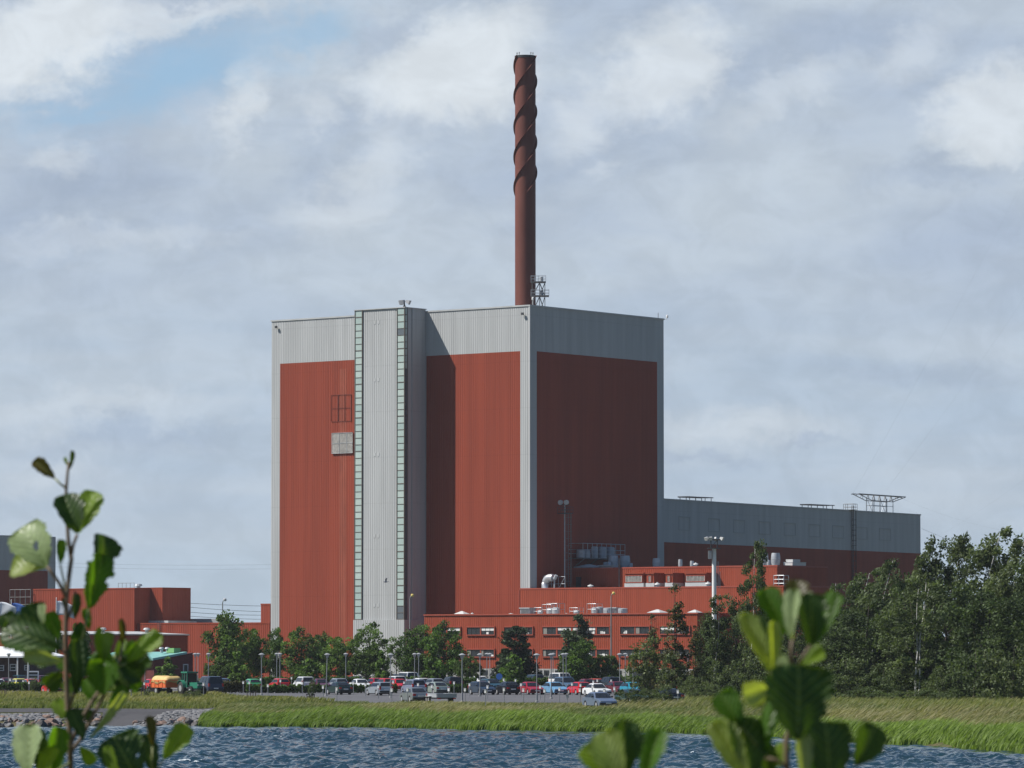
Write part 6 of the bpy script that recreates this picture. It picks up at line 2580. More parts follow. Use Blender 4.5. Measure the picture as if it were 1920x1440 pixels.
def make_posts():
    proto = thing('heating_post', 'x', 'socket post', (0, 0, 0), 0, 'car heating posts on the car park')
    g_ = MB()
    g_.tube([(0, 0, 0), (0, 0, 1.12)], 0.038, 8)
    g_.build('post', M['postgrey'], proto)
    g_ = MB()
    g_.box(-0.09, 0.09, -0.075, 0.075, 1.08, 1.36)
    g_.slab([(-0.11, -0.095, 1.361), (0.11, -0.095, 1.361), (0.11, 0.095, 1.361), (-0.11, 0.095, 1.361)], 0.03)
    g_.build('socket_box', M['white'], proto)
    g_ = MB()
    g_.box(0.0905, 0.10, -0.06, 0.06, 1.12, 1.32)
    g_.build('cover', M['yellow'], proto)
    kids(proto)
    seen = {}
    order = sorted(POSTS)
    for i, (px, py) in enumerate(order):
        D = min(590.0, (CAMZ - 1.37) * FH / (py - HOR))
        row = 'near' if D < 430 else ('second' if D < 505 else 'far')
        best = min(CARS, key=lambda c: abs(c[2] - px) + abs(c[4] - D) * 0.12)
        dx = px - best[2]
        rel = 'in front of' if abs(dx) < 9 and D < best[4] else ('just left of' if dx < 0 else 'just right of')
        if abs(dx) < 9 and D >= best[4]:
            rel = 'behind'
        lab = 'white topped heating post, %s row, %s the %s' % (row, rel, best[7])
        if lab in seen:
            lab = lab.replace('white topped heating post', 'another white topped heating post')
        if lab in seen:
            lab = 'white topped post between others, %s row, by the %s' % (row, best[7])
        seen[lab] = 1
        o = proto if i == 0 else copy_tree(proto)
        x = X(px, D)
        o.location = (x, D, 0.03)
        o.rotation_euler = (0, 0, math.radians(-20))
        o['label'] = lab
    # low socket box on a short post in the grass
    for px, py, D, lab in ((1063.5, 1304, 404, 'short yellow white socket box on a low post at the asphalt edge'), (1181, 1304, 404, 'short yellow white socket box among the shrubs')):
        t = thing('socket_box_post', lab, 'socket post', (X(px, D), D, 0.03))
        z = Zat(py, D)
        g_ = MB()
        g_.tube([(0, 0, 0), (0, 0, z - 0.25)], 0.035, 8)
        g_.build('post', M['steel'], t)
        g_ = MB()
        g_.box(-0.15, 0.15, -0.1, 0.1, z - 0.27, z)
        g_.slab([(-0.18, -0.12, z + 0.001), (0.18, -0.12, z + 0.001), (0.18, 0.12, z + 0.001), (-0.18, 0.12, z + 0.001)], 0.03)
        g_.build('socket_box', M['offwhite'], t)


make_posts()


def make_stakes():
    for pxs, py, D, lab in (((464, 469.5, 475, 479), 1297.5, 452, 'four bare wooden tree stakes with a capping board in the grass'),
                            ((576, 580, 585, 589), 1302.5, 424, 'wooden tree stakes round the leaning sapling'),
                            ((266, 270), 1293, 470, 'two wooden stakes beside the sapling left of the tractor'),
                            ((5, 8.5, 12.5), 1293, 480, 'wooden stakes in the grass at the left edge')):
        x0 = X(sum(pxs) / len(pxs), D)
        zb = float(gz(x0, D))
        t = thing('tree_stakes', lab, 'stakes', (x0, D, zb))
        h = Zat(py, D) - zb
        for k, px in enumerate(pxs):
            g_ = MB()
            y = 0.35 if k % 2 else -0.35
            g_.tube([(X(px, D) - x0, y, 0), (X(px, D) - x0, y, h)], 0.05, 6)
            g_.build('stake', M['wood'], t)
        g_ = MB()
        for a, b in list(zip(pxs[:-1], pxs[1:]))[::2]:
            xa, xb = X(a, D) - x0, X(b, D) - x0
            g_.slab([(xa - 0.08, -0.42, h + 0.001), (xb + 0.08, -0.42 + 0.6, h + 0.001), (xb + 0.08, 0.42, h + 0.001), (xa - 0.08, -0.2, h + 0.001)], 0.08)
        g_.build('cross_board', M['wood'], t)
    # round blue board behind the hedge
    D = 575.0
    t = thing('round_board', 'round blue board on a short post behind the dark teal estate', 'sign', (X(936, D), D, 0))
    g_ = MB()
    z = Zat(1268.5, D)
    g_.tube([(0, 0, z), (0, 0.06, z)], 0.42, 24)
    g_.build('disc', M['blue'], t)
    g_ = MB()
    g_.tube([(0, 0.1, 0), (0, 0.1, z)], 0.04, 8)
    g_.build('post', M['steel'], t)


make_stakes()


# ------------------------------------------------------------------ trees
def leaf_quads(p, size, rng, elong=1.5, up=0.35, axis=None):
    n = len(p)
    nr = rng.normal(size=(n, 3))
    nr[:, 2] += up * 2
    nr[:, 0] -= 0.25
    nr /= np.linalg.norm(nr, axis=1)[:, None]
    a = rng.normal(size=(n, 3)) if axis is None else axis + rng.normal(size=(n, 3)) * 0.45
    a -= nr * (a * nr).sum(1)[:, None]
    a /= np.maximum(np.linalg.norm(a, axis=1), 1e-6)[:, None]
    b = np.cross(nr, a)
    s = size[:, None]
    v = np.stack([p - a * s * elong * 0.5, p + b * s * 0.5 + a * s * 0.05, p + a * s * elong * 0.5, p - b * s * 0.5 + a * s * 0.05], 1).reshape(-1, 3)
    f = np.arange(n * 4).reshape(n, 4)
    return v, f


def crown_mesh(name, H, Wd, prof, nclump, nleaf, lsize, rc, material, seed, h0=0.15, lean=0.0, elong=1.5, up=0.3, hang=None, hollow=0.75, ragged=0.3):
    """leaf clumps spread through a crown; prof(h) gives the relative radius at relative height h (h0..1)"""
    rng = np.random.default_rng(seed)
    V, Fc, T, cents = [], [], [], []
    base = 0
    hs = np.linspace(h0, 0.96, 60)
    wts = np.array([max(prof(h), 0.02) ** 1.6 + 0.05 for h in hs])
    wts /= wts.sum()
    lob = rng.uniform(0, 6.28, 4)
    for i in range(nclump):
        h = float(np.clip(rng.choice(hs, p=wts) + rng.normal(0, 0.015), h0, 0.965))
        an = rng.uniform(0, 6.28)
        rr = prof(h) * (1 + ragged * (math.sin(3 * an + lob[0] + h * 5) * 0.5 + math.sin(2 * an + lob[1] - h * 7) * 0.5))
        q = max(hollow * rng.random(), rng.random() ** 0.45)
        c = np.array([math.cos(an) * rr * q * Wd / 2, math.sin(an) * rr * q * Wd / 2, h * H])
        cents.append(c.copy())
        k = max(8, int(nleaf * rng.uniform(0.6, 1.4)))
        r = rc * rng.uniform(0.6, 1.35)
        d = rng.normal(size=(k, 3))
        d /= np.linalg.norm(d, axis=1)[:, None]
        d *= (rng.random(k) ** 0.5)[:, None] * r
        d[:, 2] *= 0.75
        p = c + d
        p[:, 0] += lean * (p[:, 2] / H) ** 2 * H
        ax = None
        if hang is not None:
            ax = np.array(hang)
        v, f = leaf_quads(p, lsize * rng.uniform(0.6, 1.3, k), rng, elong, up, ax)
        V.append(v)
        Fc.append(f + base)
        base += len(v)
        ct = rng.normal(0.5, 0.24)
        T.append(np.clip(ct + rng.normal(0, 0.16, k), 0, 1))
    for c in cents:
        c[0] += lean * (c[2] / H) ** 2 * H
    return arr_mesh(name, np.concatenate(V), np.concatenate(Fc), material, tint=np.concatenate(T)), cents


def trunk_mesh(H, r, cents, material, seed, lean=0.0, top=0.92, nlimb=12, stems=1, spread=0.0, h0=0.2):
    rng = random.Random(seed)
    g_ = MB()
    for s in range(stems):
        a0 = 2 * math.pi * s / max(1, stems) + rng.uniform(0, 1)
        pts, rad = [], []
        n = 9
        for i in range(n + 1):
            f_ = i / n
            z = f_ * H * top * (1.0 if s == 0 else rng.uniform(0.92, 0.96))
            sx = spread * H * f_ * math.cos(a0) if stems > 1 else 0
            sy = spread * H * f_ * math.sin(a0) if stems > 1 else 0
            wob = 0.012 * H * math.sin(f_ * 7 + s * 2 + seed)
            pts.append((sx + wob + lean * f_ ** 2 * H * top + (0.12 * s if stems > 1 else 0), sy + wob * 0.6, z - (0.05 if i == 0 else 0)))
            rad.append(r * (1 - 0.85 * f_) * (1.25 if i == 0 else 1))
        g_.tube(pts, rad, 8)
    for c in rng.sample(cents, min(nlimb, len(cents))):
        zb = max(h0 * H * 0.8, c[2] * rng.uniform(0.45, 0.75))
        f_ = zb / H
        st = (lean * f_ ** 2 * H, 0, zb)
        mid = ((st[0] + c[0]) / 2, (st[1] + c[1]) / 2, (zb + c[2]) / 2 - 0.03 * H)
        g_.cur = 1
        g_.tube([st, mid, tuple(c)], [r * 0.35, r * 0.22, r * 0.08], 5)
    return g_, material


EGG = lambda h: math.sin(min(1, max(0, (h - 0.1) / 0.9)) ** 0.85 * math.pi) ** 0.6
CONE = lambda h: (1 - h) ** 0.75 * 1.05 if h > 0.12 else 0.75
DOME = lambda h: math.sqrt(max(0.0, 1 - ((h - 0.48) / 0.54) ** 2)) if h > 0.3 else 0.9
FLAME = lambda h: math.sin(min(1, max(0, h)) ** 0.75 * math.pi * 0.93) ** 0.6 * 0.95 + 0.05
PINE = lambda h: (1.03 - h) ** 0.6 * (0.72 + 0.28 * abs(math.sin(h * 15)))
SPIRE = lambda h: (1.05 - h) ** 0.9 * (0.75 + 0.25 * abs(math.sin(h * 13))) + 0.05
BUSH = lambda h: math.sqrt(max(0.0, 1 - (h - 0.25) ** 2 / 0.58))
BILLOW = lambda h: math.sin(min(1, max(0, (h + 0.12) / 1.12)) ** 0.9 * math.pi) ** 0.5

KIND = {
    # H, W, profile, clumps, leaves, leaf size, clump radius, material, h0, lean, elong, up, trunk r, bark
    'maple': [(9.0, 6.0, EGG, 64, 110, 0.26, 1.05, 'lf_maple', 0.16, 0.02, 1.3, 0.3, 0.16, 'bark')] * 4,
    'sparse': [(9.0, 6.0, EGG, 50, 70, 0.25, 0.85, 'lf_maple', 0.22, 0.03, 1.3, 0.3, 0.13, 'bark')] * 2,
    'cone': [(4.0, 2.6, CONE, 42, 48, 0.24, 0.45, 'lf_maple', 0.05, 0.0, 1.3, 0.3, 0.07, 'bark')] * 3,
    'dome': [(3.4, 4.6, DOME, 170, 80, 0.13, 0.34, 'lf_round', 0.36, 0.0, 1.2, 0.4, 0.12, 'bark')] * 2,
    'pine': [(9.0, 5.5, PINE, 80, 100, 0.20, 0.75, 'lf_pine', 0.12, 0.04, 2.2, 0.2, 0.16, 'bark')] * 2,
    'thin': [(10.0, 3.0, SPIRE, 100, 34, 0.17, 0.46, 'lf_dry', 0.08, 0.03, 1.4, 0.1, 0.11, 'bark')] * 2,
    'bushy': [(6.0, 3.6, EGG, 70, 36, 0.18, 0.50, 'lf_birch', 0.03, 0.04, 1.4, 0.2, 0.09, 'bark')] * 2,
    'poplar': [(14.0, 4.2, FLAME, 90, 120, 0.18, 0.72, 'lf_birch', 0.05, 0.07, 1.5, 0.2, 0.15, 'birchbark')] * 2,
    'birch': [(14.0, 6.0, FLAME, 95, 130, 0.19, 0.95, 'lf_birch', 0.10, 0.22, 2.2, 0.1, 0.14, 'birchbark')] * 4,
    'alder': [(10.0, 6.5, BILLOW, 80, 160, 0.19, 1.05, 'lf_dark', 0.02, 0.08, 1.4, 0.25, 0.14, 'bark')] * 4,
    'shrub': [(3.5, 4.2, BUSH, 44, 100, 0.13, 0.55, 'lf_birch', 0.04, 0.05, 1.4, 0.25, 0.05, 'bark')] * 3,
    'stems': [(15.0, 5.6, FLAME, 70, 100, 0.18, 0.80, 'lf_birch', 0.18, 0.06, 1.8, 0.1, 0.10, 'birchbark')],
}
TPROTO = {}


def tree_proto(kind, k):
    H, W, prof, nc, nl, ls, rc, mt, h0, lean, el, up, tr, bark = KIND[kind][k]
    seed = sum(ord(c) for c in kind) * 7 + k * 13 + (4 if kind == 'sparse' else 0)
    hang = (1.0, 0.0, 0.1) if kind in ('birch', 'stems') else ((0.8, 0, 0.25) if kind in ('poplar', 'alder') else None)
    me, cents = crown_mesh('crown', H, W, prof, nc, nl, ls, rc, M[mt], seed, h0, lean, el, up, hang)
    g_, bm_ = trunk_mesh(H, tr, cents, M[bark], seed, lean, 0.95, 14 if kind not in ('dome',) else 6, 3 if kind == 'stems' else 1, 0.03, h0)
    root = thing('tree', 'x', 'tree')
    c = link('crown', me, root)
    t = g_.build('trunk', [bm_, M['bark']], root, smooth=True)
    kids(root)
    return root


TREES = [
    # kind, column, distance, top row, width px, name, label
    ('maple', 420, 640, 1150, 76, 'maple_tree', 'tall leafy maple with a pointed top left of the reactor building'),
    ('sparse', 452, 652, 1176, 52, 'maple_tree', 'slender maple right of the tallest left maple'),
    ('maple', 476, 655, 1172, 54, 'maple_tree', 'bushy maple before the gap left of the reactor building'),
    ('maple', 517, 650, 1177, 38, 'maple_tree', 'narrow maple covering the left corner of the reactor building'),
    ('maple', 566, 648, 1176, 70, 'maple_tree', 'dark round maple before the left red wall'),
    ('maple', 602, 655, 1188, 46, 'maple_tree', 'maple between the dark round maple and the leaning lamp'),
    ('maple', 634, 645, 1188, 60, 'maple_tree', 'maple right of the leaning lamp'),
    ('sparse', 692, 655, 1160, 86, 'maple_tree', 'tall airy maple before the foot of the stair tower'),
    ('sparse', 744, 660, 1190, 62, 'maple_tree', 'thin maple with the grey tower showing through it'),
    ('maple', 786, 650, 1172, 68, 'maple_tree', 'dense maple before the shaded flank of the stair tower'),
    ('maple', 834, 640, 1164, 68, 'maple_tree', 'bright maple at the left end of the office wing'),
    ('dome', 418, 600, 1236, 66, 'clipped_tree', 'broad clipped tree behind the navy blue van'),
    ('dome', 686, 585, 1221, 66, 'clipped_tree', 'round clipped tree behind the white saloon'),
    ('dome', 877, 590, 1231, 46, 'clipped_tree', 'small round clipped tree left of the office windows'),
    ('dome', 1136, 590, 1227, 50, 'clipped_tree', 'dark round clipped tree behind the white three-door saloon'),
    ('cone', 447, 590, 1222, 40, 'young_tree', 'young tree above the green hatchback'),
    ('cone', 577, 585, 1221, 44, 'young_tree', 'young cone shaped tree behind the white people carrier'),
    ('cone', 718, 582, 1217, 36, 'young_tree', 'young cone shaped tree touching the round clipped tree'),
    ('cone', 813, 580, 1208, 46, 'young_tree', 'young cone shaped tree below the bright maple'),
    ('cone', 961, 585, 1211, 50, 'young_tree', 'young bright tree in front of the dark pine'),
    ('maple', 1084, 588, 1202, 62, 'young_tree', 'young bright tree in front of the taller pine'),
    ('cone', 318, 585, 1229, 38, 'young_tree', 'young tree against the teal roofed house'),
    ('cone', 299, 590, 1250, 28, 'young_tree', 'little shrubby tree left of the one against the teal roofed house'),
    ('maple', 150, 640, 1160, 40, 'maple_tree', 'maple half hidden behind the alder stem at the left'),
    ('maple', 104, 650, 1172, 40, 'maple_tree', 'maple left of the alder stem below the white flag'),
    ('pine', 966, 640, 1171, 74, 'pine_tree', 'dark broad pine before the office windows'),
    ('pine', 1083, 630, 1151, 70, 'pine_tree', 'dark pine with a thin tip reaching the office roof'),
    ('thin', 1265, 440, 1093, 50, 'birch_tree', 'thin rusty birch standing alone before the office end'),
    ('thin', 1303, 455, 1170, 36, 'birch_tree', 'small thin birch before the right office corner'),
    ('thin', 1221, 450, 1150, 34, 'birch_tree', 'thin pointed birch above the bushy birch'),
    ('bushy', 1212, 445, 1190, 80, 'birch_tree', 'bushy birch behind the bright teal car'),
    ('bushy', 1258, 438, 1222, 58, 'birch_tree', 'bushy birch round the foot of the thin rusty birch'),
    ('poplar', 1345, 470, 1104, 58, 'poplar_tree', 'dark tree at the foot of the white floodlight tower'),
    ('alder', 1320, 480, 1160, 50, 'alder_tree', 'dark tree covering the right corner of the office wing'),
    ('poplar', 1412, 465, 1008, 54, 'poplar_tree', 'tallest single tree rising above the upper red block'),
    ('alder', 1380, 478, 1118, 80, 'alder_tree', 'broad dark tree between the floodlight tower and the tallest single tree'),
    ('alder', 1452, 488, 1120, 84, 'alder_tree', 'broad dark tree right of the tallest single tree'),
    ('alder', 1505, 480, 1140, 84, 'alder_tree', 'dark tree behind the right foreground leaves'),
    ('poplar', 1563, 490, 1082, 52, 'poplar_tree', 'slim tree top before the shaded end of the upper red block'),
    ('alder', 1548, 465, 1130, 90, 'alder_tree', 'dark tree below the slim top at the left edge of the wood'),
    ('birch', 1608, 470, 1062, 76, 'birch_tree', 'birch at the left shoulder of the wood below the long hall'),
    ('birch', 1650, 465, 1038, 84, 'birch_tree', 'birch whose crown crosses the foot of the long hall'),
    ('alder', 1690, 470, 1064, 96, 'alder_tree', 'dense tree below the right end of the long hall'),
    ('birch', 1735, 446, 1006, 74, 'birch_tree', 'wind-bent birch at the right corner of the long hall'),
    ('birch', 1783, 450, 1003, 70, 'birch_tree', 'feathery wind-bent birch against the sky right of the long hall'),
    ('birch', 1842, 440, 984, 100, 'birch_tree', 'highest wind-bent birch in the wood on the right'),
    ('birch', 1893, 436, 996, 92, 'birch_tree', 'tall birch at the right picture edge'),
    ('alder', 1945, 430, 1010, 120, 'alder_tree', 'tall dark tree cut by the right picture edge'),
    ('alder', 1622, 428, 1128, 124, 'alder_tree', 'broad leafy tree in the middle of the wood front'),
    ('stems', 1722, 408, 1080, 110, 'birch_tree', 'birch with three white stems in the front of the wood'),
    ('alder', 1690, 424, 1110, 120, 'alder_tree', 'leafy tree just behind the three white stems'),
    ('alder', 1775, 422, 1085, 130, 'alder_tree', 'dark tree right of the three white stems'),
    ('alder', 1850, 414, 1110, 140, 'alder_tree', 'broad tree in the right part of the wood front'),
    ('alder', 1925, 408, 1100, 140, 'alder_tree', 'broad tree at the right edge of the wood front'),
    ('alder', 1560, 428, 1185, 110, 'alder_tree', 'low leafy tree at the left end of the wood front'),
    ('shrub', 1342, 440, 1236, 80, 'shrub', 'shrub at the foot of the dark tree by the floodlight tower'),
    ('shrub', 1395, 424, 1226, 92, 'shrub', 'shrub below the tallest single tree'),
    ('shrub', 1455, 416, 1212, 100, 'shrub', 'tall shrub behind the foreground leaves on the right'),
    ('shrub', 1516, 410, 1222, 100, 'shrub', 'shrub behind the large dark foreground leaf'),
    ('shrub', 1585, 404, 1230, 110, 'shrub', 'shrub at the left foot of the wood'),
    ('shrub', 1655, 402, 1252, 90, 'shrub', 'low shrub left of the three white stems'),
    ('shrub', 1768, 402, 1244, 90, 'shrub', 'low shrub right of the three white stems'),
    ('shrub', 1828, 398, 1212, 120, 'shrub', 'wide shrub in the right half of the wood front'),
    ('shrub', 1900, 394, 1205, 130, 'shrub', 'wide shrub at the right picture edge'),
    ('shrub', 1620, 398, 1286, 90, 'shrub', 'dull low bush at the grassy edge of the wood'),
    ('shrub', 1700, 396, 1292, 110, 'shrub', 'dull low bush right below the three white stems'),
    ('shrub', 1760, 394, 1290, 90, 'shrub', 'dull low bush at the wood edge under the wide shrub'),
    ('shrub', 1300, 430, 1264, 66, 'shrub', 'shrub hiding the right end of the car park'),
    ('shrub', 1322, 412, 1282, 60, 'shrub', 'small shrub in the grass right of the car park'),
    ('shrub', 1176, 389, 1288, 56, 'shrub', 'small shrub right of the blue grey saloon'),
    ('shrub', 1212, 390, 1289, 56, 'shrub', 'small shrub in front of the hidden dark green car'),
    ('shrub', 1238, 394, 1284, 50, 'shrub', 'small shrub left of the low black car'),
    ('shrub', 364, 470, 1292, 40, 'shrub', 'small shrub in front of the green tractor'),
    ('shrub', 350, 466, 1300, 24, 'shrub', 'tiny shrub below the tractor wheel'),
    ('bushy', 583, 424, 1268, 16, 'sapling', 'leaning sapling between stakes at the asphalt edge'),
    ('bushy', 275, 468, 1288, 12, 'sapling', 'sapling between stakes left of the tractor'),
    ('bushy', 62, 505, 1268, 14, 'sapling', 'sapling before the left hedge'),
]


def make_trees():
    used = {}
    rng = random.Random(12)
    for kind, px, D, top, wpx, name, lab in TREES:
        k = used.get(kind, 0)
        used[kind] = k + 1
        var = k % len(KIND[kind])
        key = (kind, var)
        first = key not in TPROTO
        if first:
            TPROTO[key] = tree_proto(kind, var)
        o = TPROTO[key] if first else copy_tree(TPROTO[key])
        o.name = name
        H, W = KIND[kind][var][0], KIND[kind][var][1]
        x = X(px, D)
        zb = float(gz(x, D)) if D < 530 else 0.0
        h = Zat(top, D) - zb
        lean = KIND[kind][var][9]
        w_ = wpx * D / FH
        s = h / (H * 1.0)
        sx = w_ / (W + 0.4 * KIND[kind][var][6]) * {'maple': 1.12, 'cone': 1.2, 'dome': 1.12, 'pine': 1.35, 'birch': 1.15, 'thin': 1.4, 'alder': 1.1}.get(kind, 1.0)
        o.location = (x - lean * 0.35 * H * sx, D, zb)
        o.scale = (sx, sx, s)
        o.rotation_euler = (0, math.radians(5) if name == 'sapling' else 0, rng.choice([-0.3, -0.12, 0.1, 0.3]))
        o['label'] = lab
        o['category'] = {'shrub': 'shrub'}.get(name, 'tree')
        o['group'] = {'maple': 'park trees by the car park', 'sparse': 'park trees by the car park', 'cone': 'young trees by the car park', 'dome': 'clipped trees by the car park',
                      'pine': 'pines by the office', 'shrub': 'shrubs by the car park and wood'}.get(kind, 'trees of the wood on the right')


make_trees()


def make_hedges():
    rng = np.random.default_rng(77)

    def hedge(pa, pb, D, zt, depth, mt, lab, n, D2=None):
        D2 = D2 or D
        a, b = np.array([X(pa, D), D]), np.array([X(pb, D2), D2])
        u = rng.random(n)
        v_ = rng.uniform(-1, 1, n)
        w_ = rng.random(n) ** 0.6
        bump = 0.10 * np.sin(u * 60) + 0.08 * np.sin(u * 131 + 1) + 0.06 * np.sin(u * 23)
        p = np.stack([a[0] + (b[0] - a[0]) * u, a[1] + (b[1] - a[1]) * u + v_ * depth / 2, 0.05 + (zt + bump - 0.1) * w_], -1)
        v, f = leaf_quads(p, rng.uniform(0.10, 0.22, n), rng, 1.4, 0.3)
        t_ = np.clip(0.5 + 0.25 * np.sin(u * 40 + 2) + rng.normal(0, 0.2, n), 0, 1)
        o = link('hedge', arr_mesh('hedge', v, f, M[mt], tint=t_))
        tag(o, lab, 'hedge', 'hedges of the car park')

    hedge(462, 618, 506, 0.98, 1.2, 'lf_hedge', 'low green hedge left of the dark green saloon', 7500)
    hedge(655, 745, 507, 1.0, 1.2, 'lf_hedge', 'low green hedge between the dark green saloon and the lilac people carrier', 4500)
    hedge(835, 882, 507, 1.0, 1.2, 'lf_hedge', 'short piece of low hedge right of the pale green saloon', 2600)
    hedge(410, 462, 508, 1.35, 1.6, 'lf_brown', 'brownish hedge right of the navy blue van', 3600)
    hedge(848, 893, 545, 1.55, 1.8, 'lf_hedge', 'tall bushy hedge left of the dark blue estate', 3200)
    hedge(440, 640, 592, 1.45, 1.5, 'lf_hedge', 'long hedge behind the second row of cars at the left', 8000)
    hedge(640, 850, 594, 1.42, 1.5, 'lf_hedge', 'long hedge under the maples behind the second row of cars', 8000)
    hedge(920, 1110, 590, 1.35, 1.5, 'lf_hedge', 'long hedge behind the black hatchback and the white van', 7500)
    hedge(1110, 1330, 588, 1.6, 1.8, 'lf_hedge', 'hedge behind the dark red car under the clipped tree', 8500)
    hedge(-10, 44, 532, 1.0, 1.4, 'lf_hedge', 'low hedge in front of the yellow hatchback', 3000)
    hedge(42, 82, 520, 1.15, 1.4, 'lf_hedge', 'low hedge left of the red hatchback at the meadow', 2600)
    hedge(110, 240, 525, 0.9, 1.4, 'lf_hedge', 'low hedge behind the alder leaves', 5000)


make_hedges()


# ------------------------------------------------------------------ alder shoots in the foreground
def leaf_material(name, top, under, trans=0.45):
    m_ = bpy.data.materials.new(name)
    m_.use_nodes = True
    t = NT(m_.node_tree)
    b = t.n['Principled BSDF']
    out = t.n['Material Output']
    uv = t.new('ShaderNodeUVMap')
    sep = t.new('ShaderNodeSeparateXYZ')
    t.l.new(uv.outputs[0], sep.inputs[0])
    s = t.m('ABSOLUTE', sep.outputs[0])
    ph = t.m('FRACT', t.m('MULTIPLY', t.m('SUBTRACT', sep.outputs[1], t.m('MULTIPLY', s, 0.36)), 7.0))
    side = t.m('SUBTRACT', 1.0, t.m('MULTIPLY', t.m('ABSOLUTE', t.m('SUBTRACT', ph, 0.5)), 2.0))
    vein = t.ramp(side, 0.80, 0.97)
    mid = t.ramp(s, 0.075, 0.02)
    vein = t.m('MAXIMUM', vein, mid)
    geo = t.new('ShaderNodeNewGeometry')
    c = t.mixc(geo.outputs['Backfacing'], tuple(top) + (1,), tuple(under) + (1,))
    tc = t.new('ShaderNodeTexCoord')
    nz = t.ramp(t.noise(tc.outputs['Object'], 45.0, 4, 0.6), 0.3, 0.7, 0.82, 1.15)
    c = t.mixc(1.0, c, t.xyz(nz, nz, nz), 'MULTIPLY')
    c = t.mixc(t.m('MULTIPLY', vein, 0.45), c, (0.20, 0.26, 0.09, 1))
    t.l.new(c, b.inputs['Base Color'])
    b.inputs['Roughness'].default_value = 0.42
    b.inputs['Specular IOR Level'].default_value = 0.4
    bn = t.new('ShaderNodeBump')
    bn.inputs['Strength'].default_value = 0.5
    bn.inputs['Distance'].default_value = 0.002
    t.l.new(side, bn.inputs['Height'])
    t.l.new(bn.outputs[0], b.inputs['Normal'])
    tr = t.new('ShaderNodeBsdfTranslucent')
    t.l.new(t.mixc(1.0, c, (2.5, 2.4, 0.35, 1), 'MULTIPLY'), tr.inputs[0])
    mx = t.new('ShaderNodeMixShader')
    mx.inputs[0].default_value = trans
    t.l.new(b.outputs[0], mx.inputs[1])
    t.l.new(tr.outputs[0], mx.inputs[2])
    t.l.new(mx.outputs[0], out.inputs[0])
    return m_


LM = {
    'g': leaf_material('alder_leaf', (0.060, 0.140, 0.016), (0.15, 0.22, 0.085), 0.5),
    'd': leaf_material('shaded_alder_leaf', (0.032, 0.070, 0.013), (0.085, 0.130, 0.05), 0.3),  # darker copy of the alder leaf, shade put into its green
    'y': leaf_material('young_alder_leaf', (0.16, 0.25, 0.030), (0.25, 0.31, 0.10), 0.5),
    'b': leaf_material('reddish_young_leaf', (0.085, 0.068, 0.018), (0.11, 0.09, 0.03), 0.35),
    's': leaf_material('pale_underside_and_glare', (0.27, 0.34, 0.18), (0.27, 0.34, 0.18), 0.3),  # pale underside colour, also painted in for glare and backlit spots
}
M['stem'] = mat('alder_stem', (0.15, 0.11, 0.07), 0.6, 0, 0.4, 0.2, 30.0)
M['petiole'] = mat('leaf_stalk', (0.22, 0.24, 0.08), 0.5, 0, 0.4, 0.15, 40.0)


def add_leaf(root, O, base, tip, w, D, kind, tilt=(0, 0), fold=0.25, curl=0.15, flip=False, dd=0.0, notch=0.0, tipdepth=0.0, seed=0, ripple=0.02, holes=()):
    """an alder leaf from its stalk end to its tip (photo pixels), w pixels wide; tilt turns its face left/right and up/down"""
    rng = random.Random(seed * 17 + int(base[0]))
    B = P(base[0], base[1], D + dd)
    T = P(tip[0], tip[1], D + dd + tipdepth)
    a = (T - B)
    L = a.length
    a.normalize()
    n = Vector((tilt[0], -1.0, tilt[1]))
    n -= a * n.dot(a)
    n.normalize()
    s_ = a.cross(n)
    wm = w * (1.28 if D < 5.5 else 1.12) / FH * D / 2 / max(0.35, abs(n.y) ** 0.8)
    nt, ns = 44, 24
    me = bpy.data.meshes.new('leaf')
    vs, uvs = [], []
    for i in range(nt + 1):
        t_ = i / nt
        wt = 1.66 * (t_ + 0.004) ** 0.72 * (1.0 - t_) ** 0.30 * 0.86
        wt = min(1.0, wt) if i not in (0, nt) else (0.02 if i == 0 else 0.06)
        ser = 1 + 0.06 * math.sin(t_ * 62 + seed) + 0.06 * math.sin(t_ * 23 + seed * 2) + 0.05 * math.sin(t_ * 9 + seed)
        for j in range(ns + 1):
            q = -1 + 2 * j / ns
            ww = wm * wt * (1 + (ser - 1) * abs(q) ** 3 * (1.0 if q > 0 else -0.8))
            tt = t_ - notch * (1 - abs(q)) * max(0, t_ - 0.8) * 2.2 + 0.04 * abs(q) * math.sin(t_ * math.pi)
            lift = fold * abs(q) ** 1.3 * ww - curl * L * (tt - 0.1) ** 2 + ripple * L * math.sin((t_ - 0.36 * abs(q)) * 7 * 2 * math.pi) * 0.35 * abs(q)
            lift += 0.02 * L * math.sin(5 * q + 3 * t_ + seed)
            p = B + a * (L * tt) + s_ * (q * ww) + n * lift
            vs.append(p - O)
            uvs.append((q, t_))
    fs = []
    for i in range(nt):
        for j in range(ns):
            k = i * (ns + 1) + j
            f = (k, k + 1, k + ns + 2, k + ns + 1)
            qc, tc_ = -1 + (2 * j + 1) / ns, (i + 0.5) / nt
            if any(((qc - a_) / c_) ** 2 + ((tc_ - b_) / d_) ** 2 < 1 for a_, b_, c_, d_ in holes):
                continue
            fs.append(f if not flip else f[::-1])
    me.from_pydata([tuple(v_) for v_ in vs], [], fs)
    uvl = me.uv_layers.new(name='UVMap')
    for lp in me.loops:
        uvl.data[lp.index].uv = uvs[lp.vertex_index]
    me.materials.append(LM[kind])
    me.polygons.foreach_set('use_smooth', [True] * len(me.polygons))
    me.update()
    # make the upper side face the camera unless flipped
    nn = sum((p.normal for p in me.polygons), Vector())
    if (nn.dot(n) < 0) != flip:
        me.flip_normals()
    o = link('leaf', me, root)
    return o


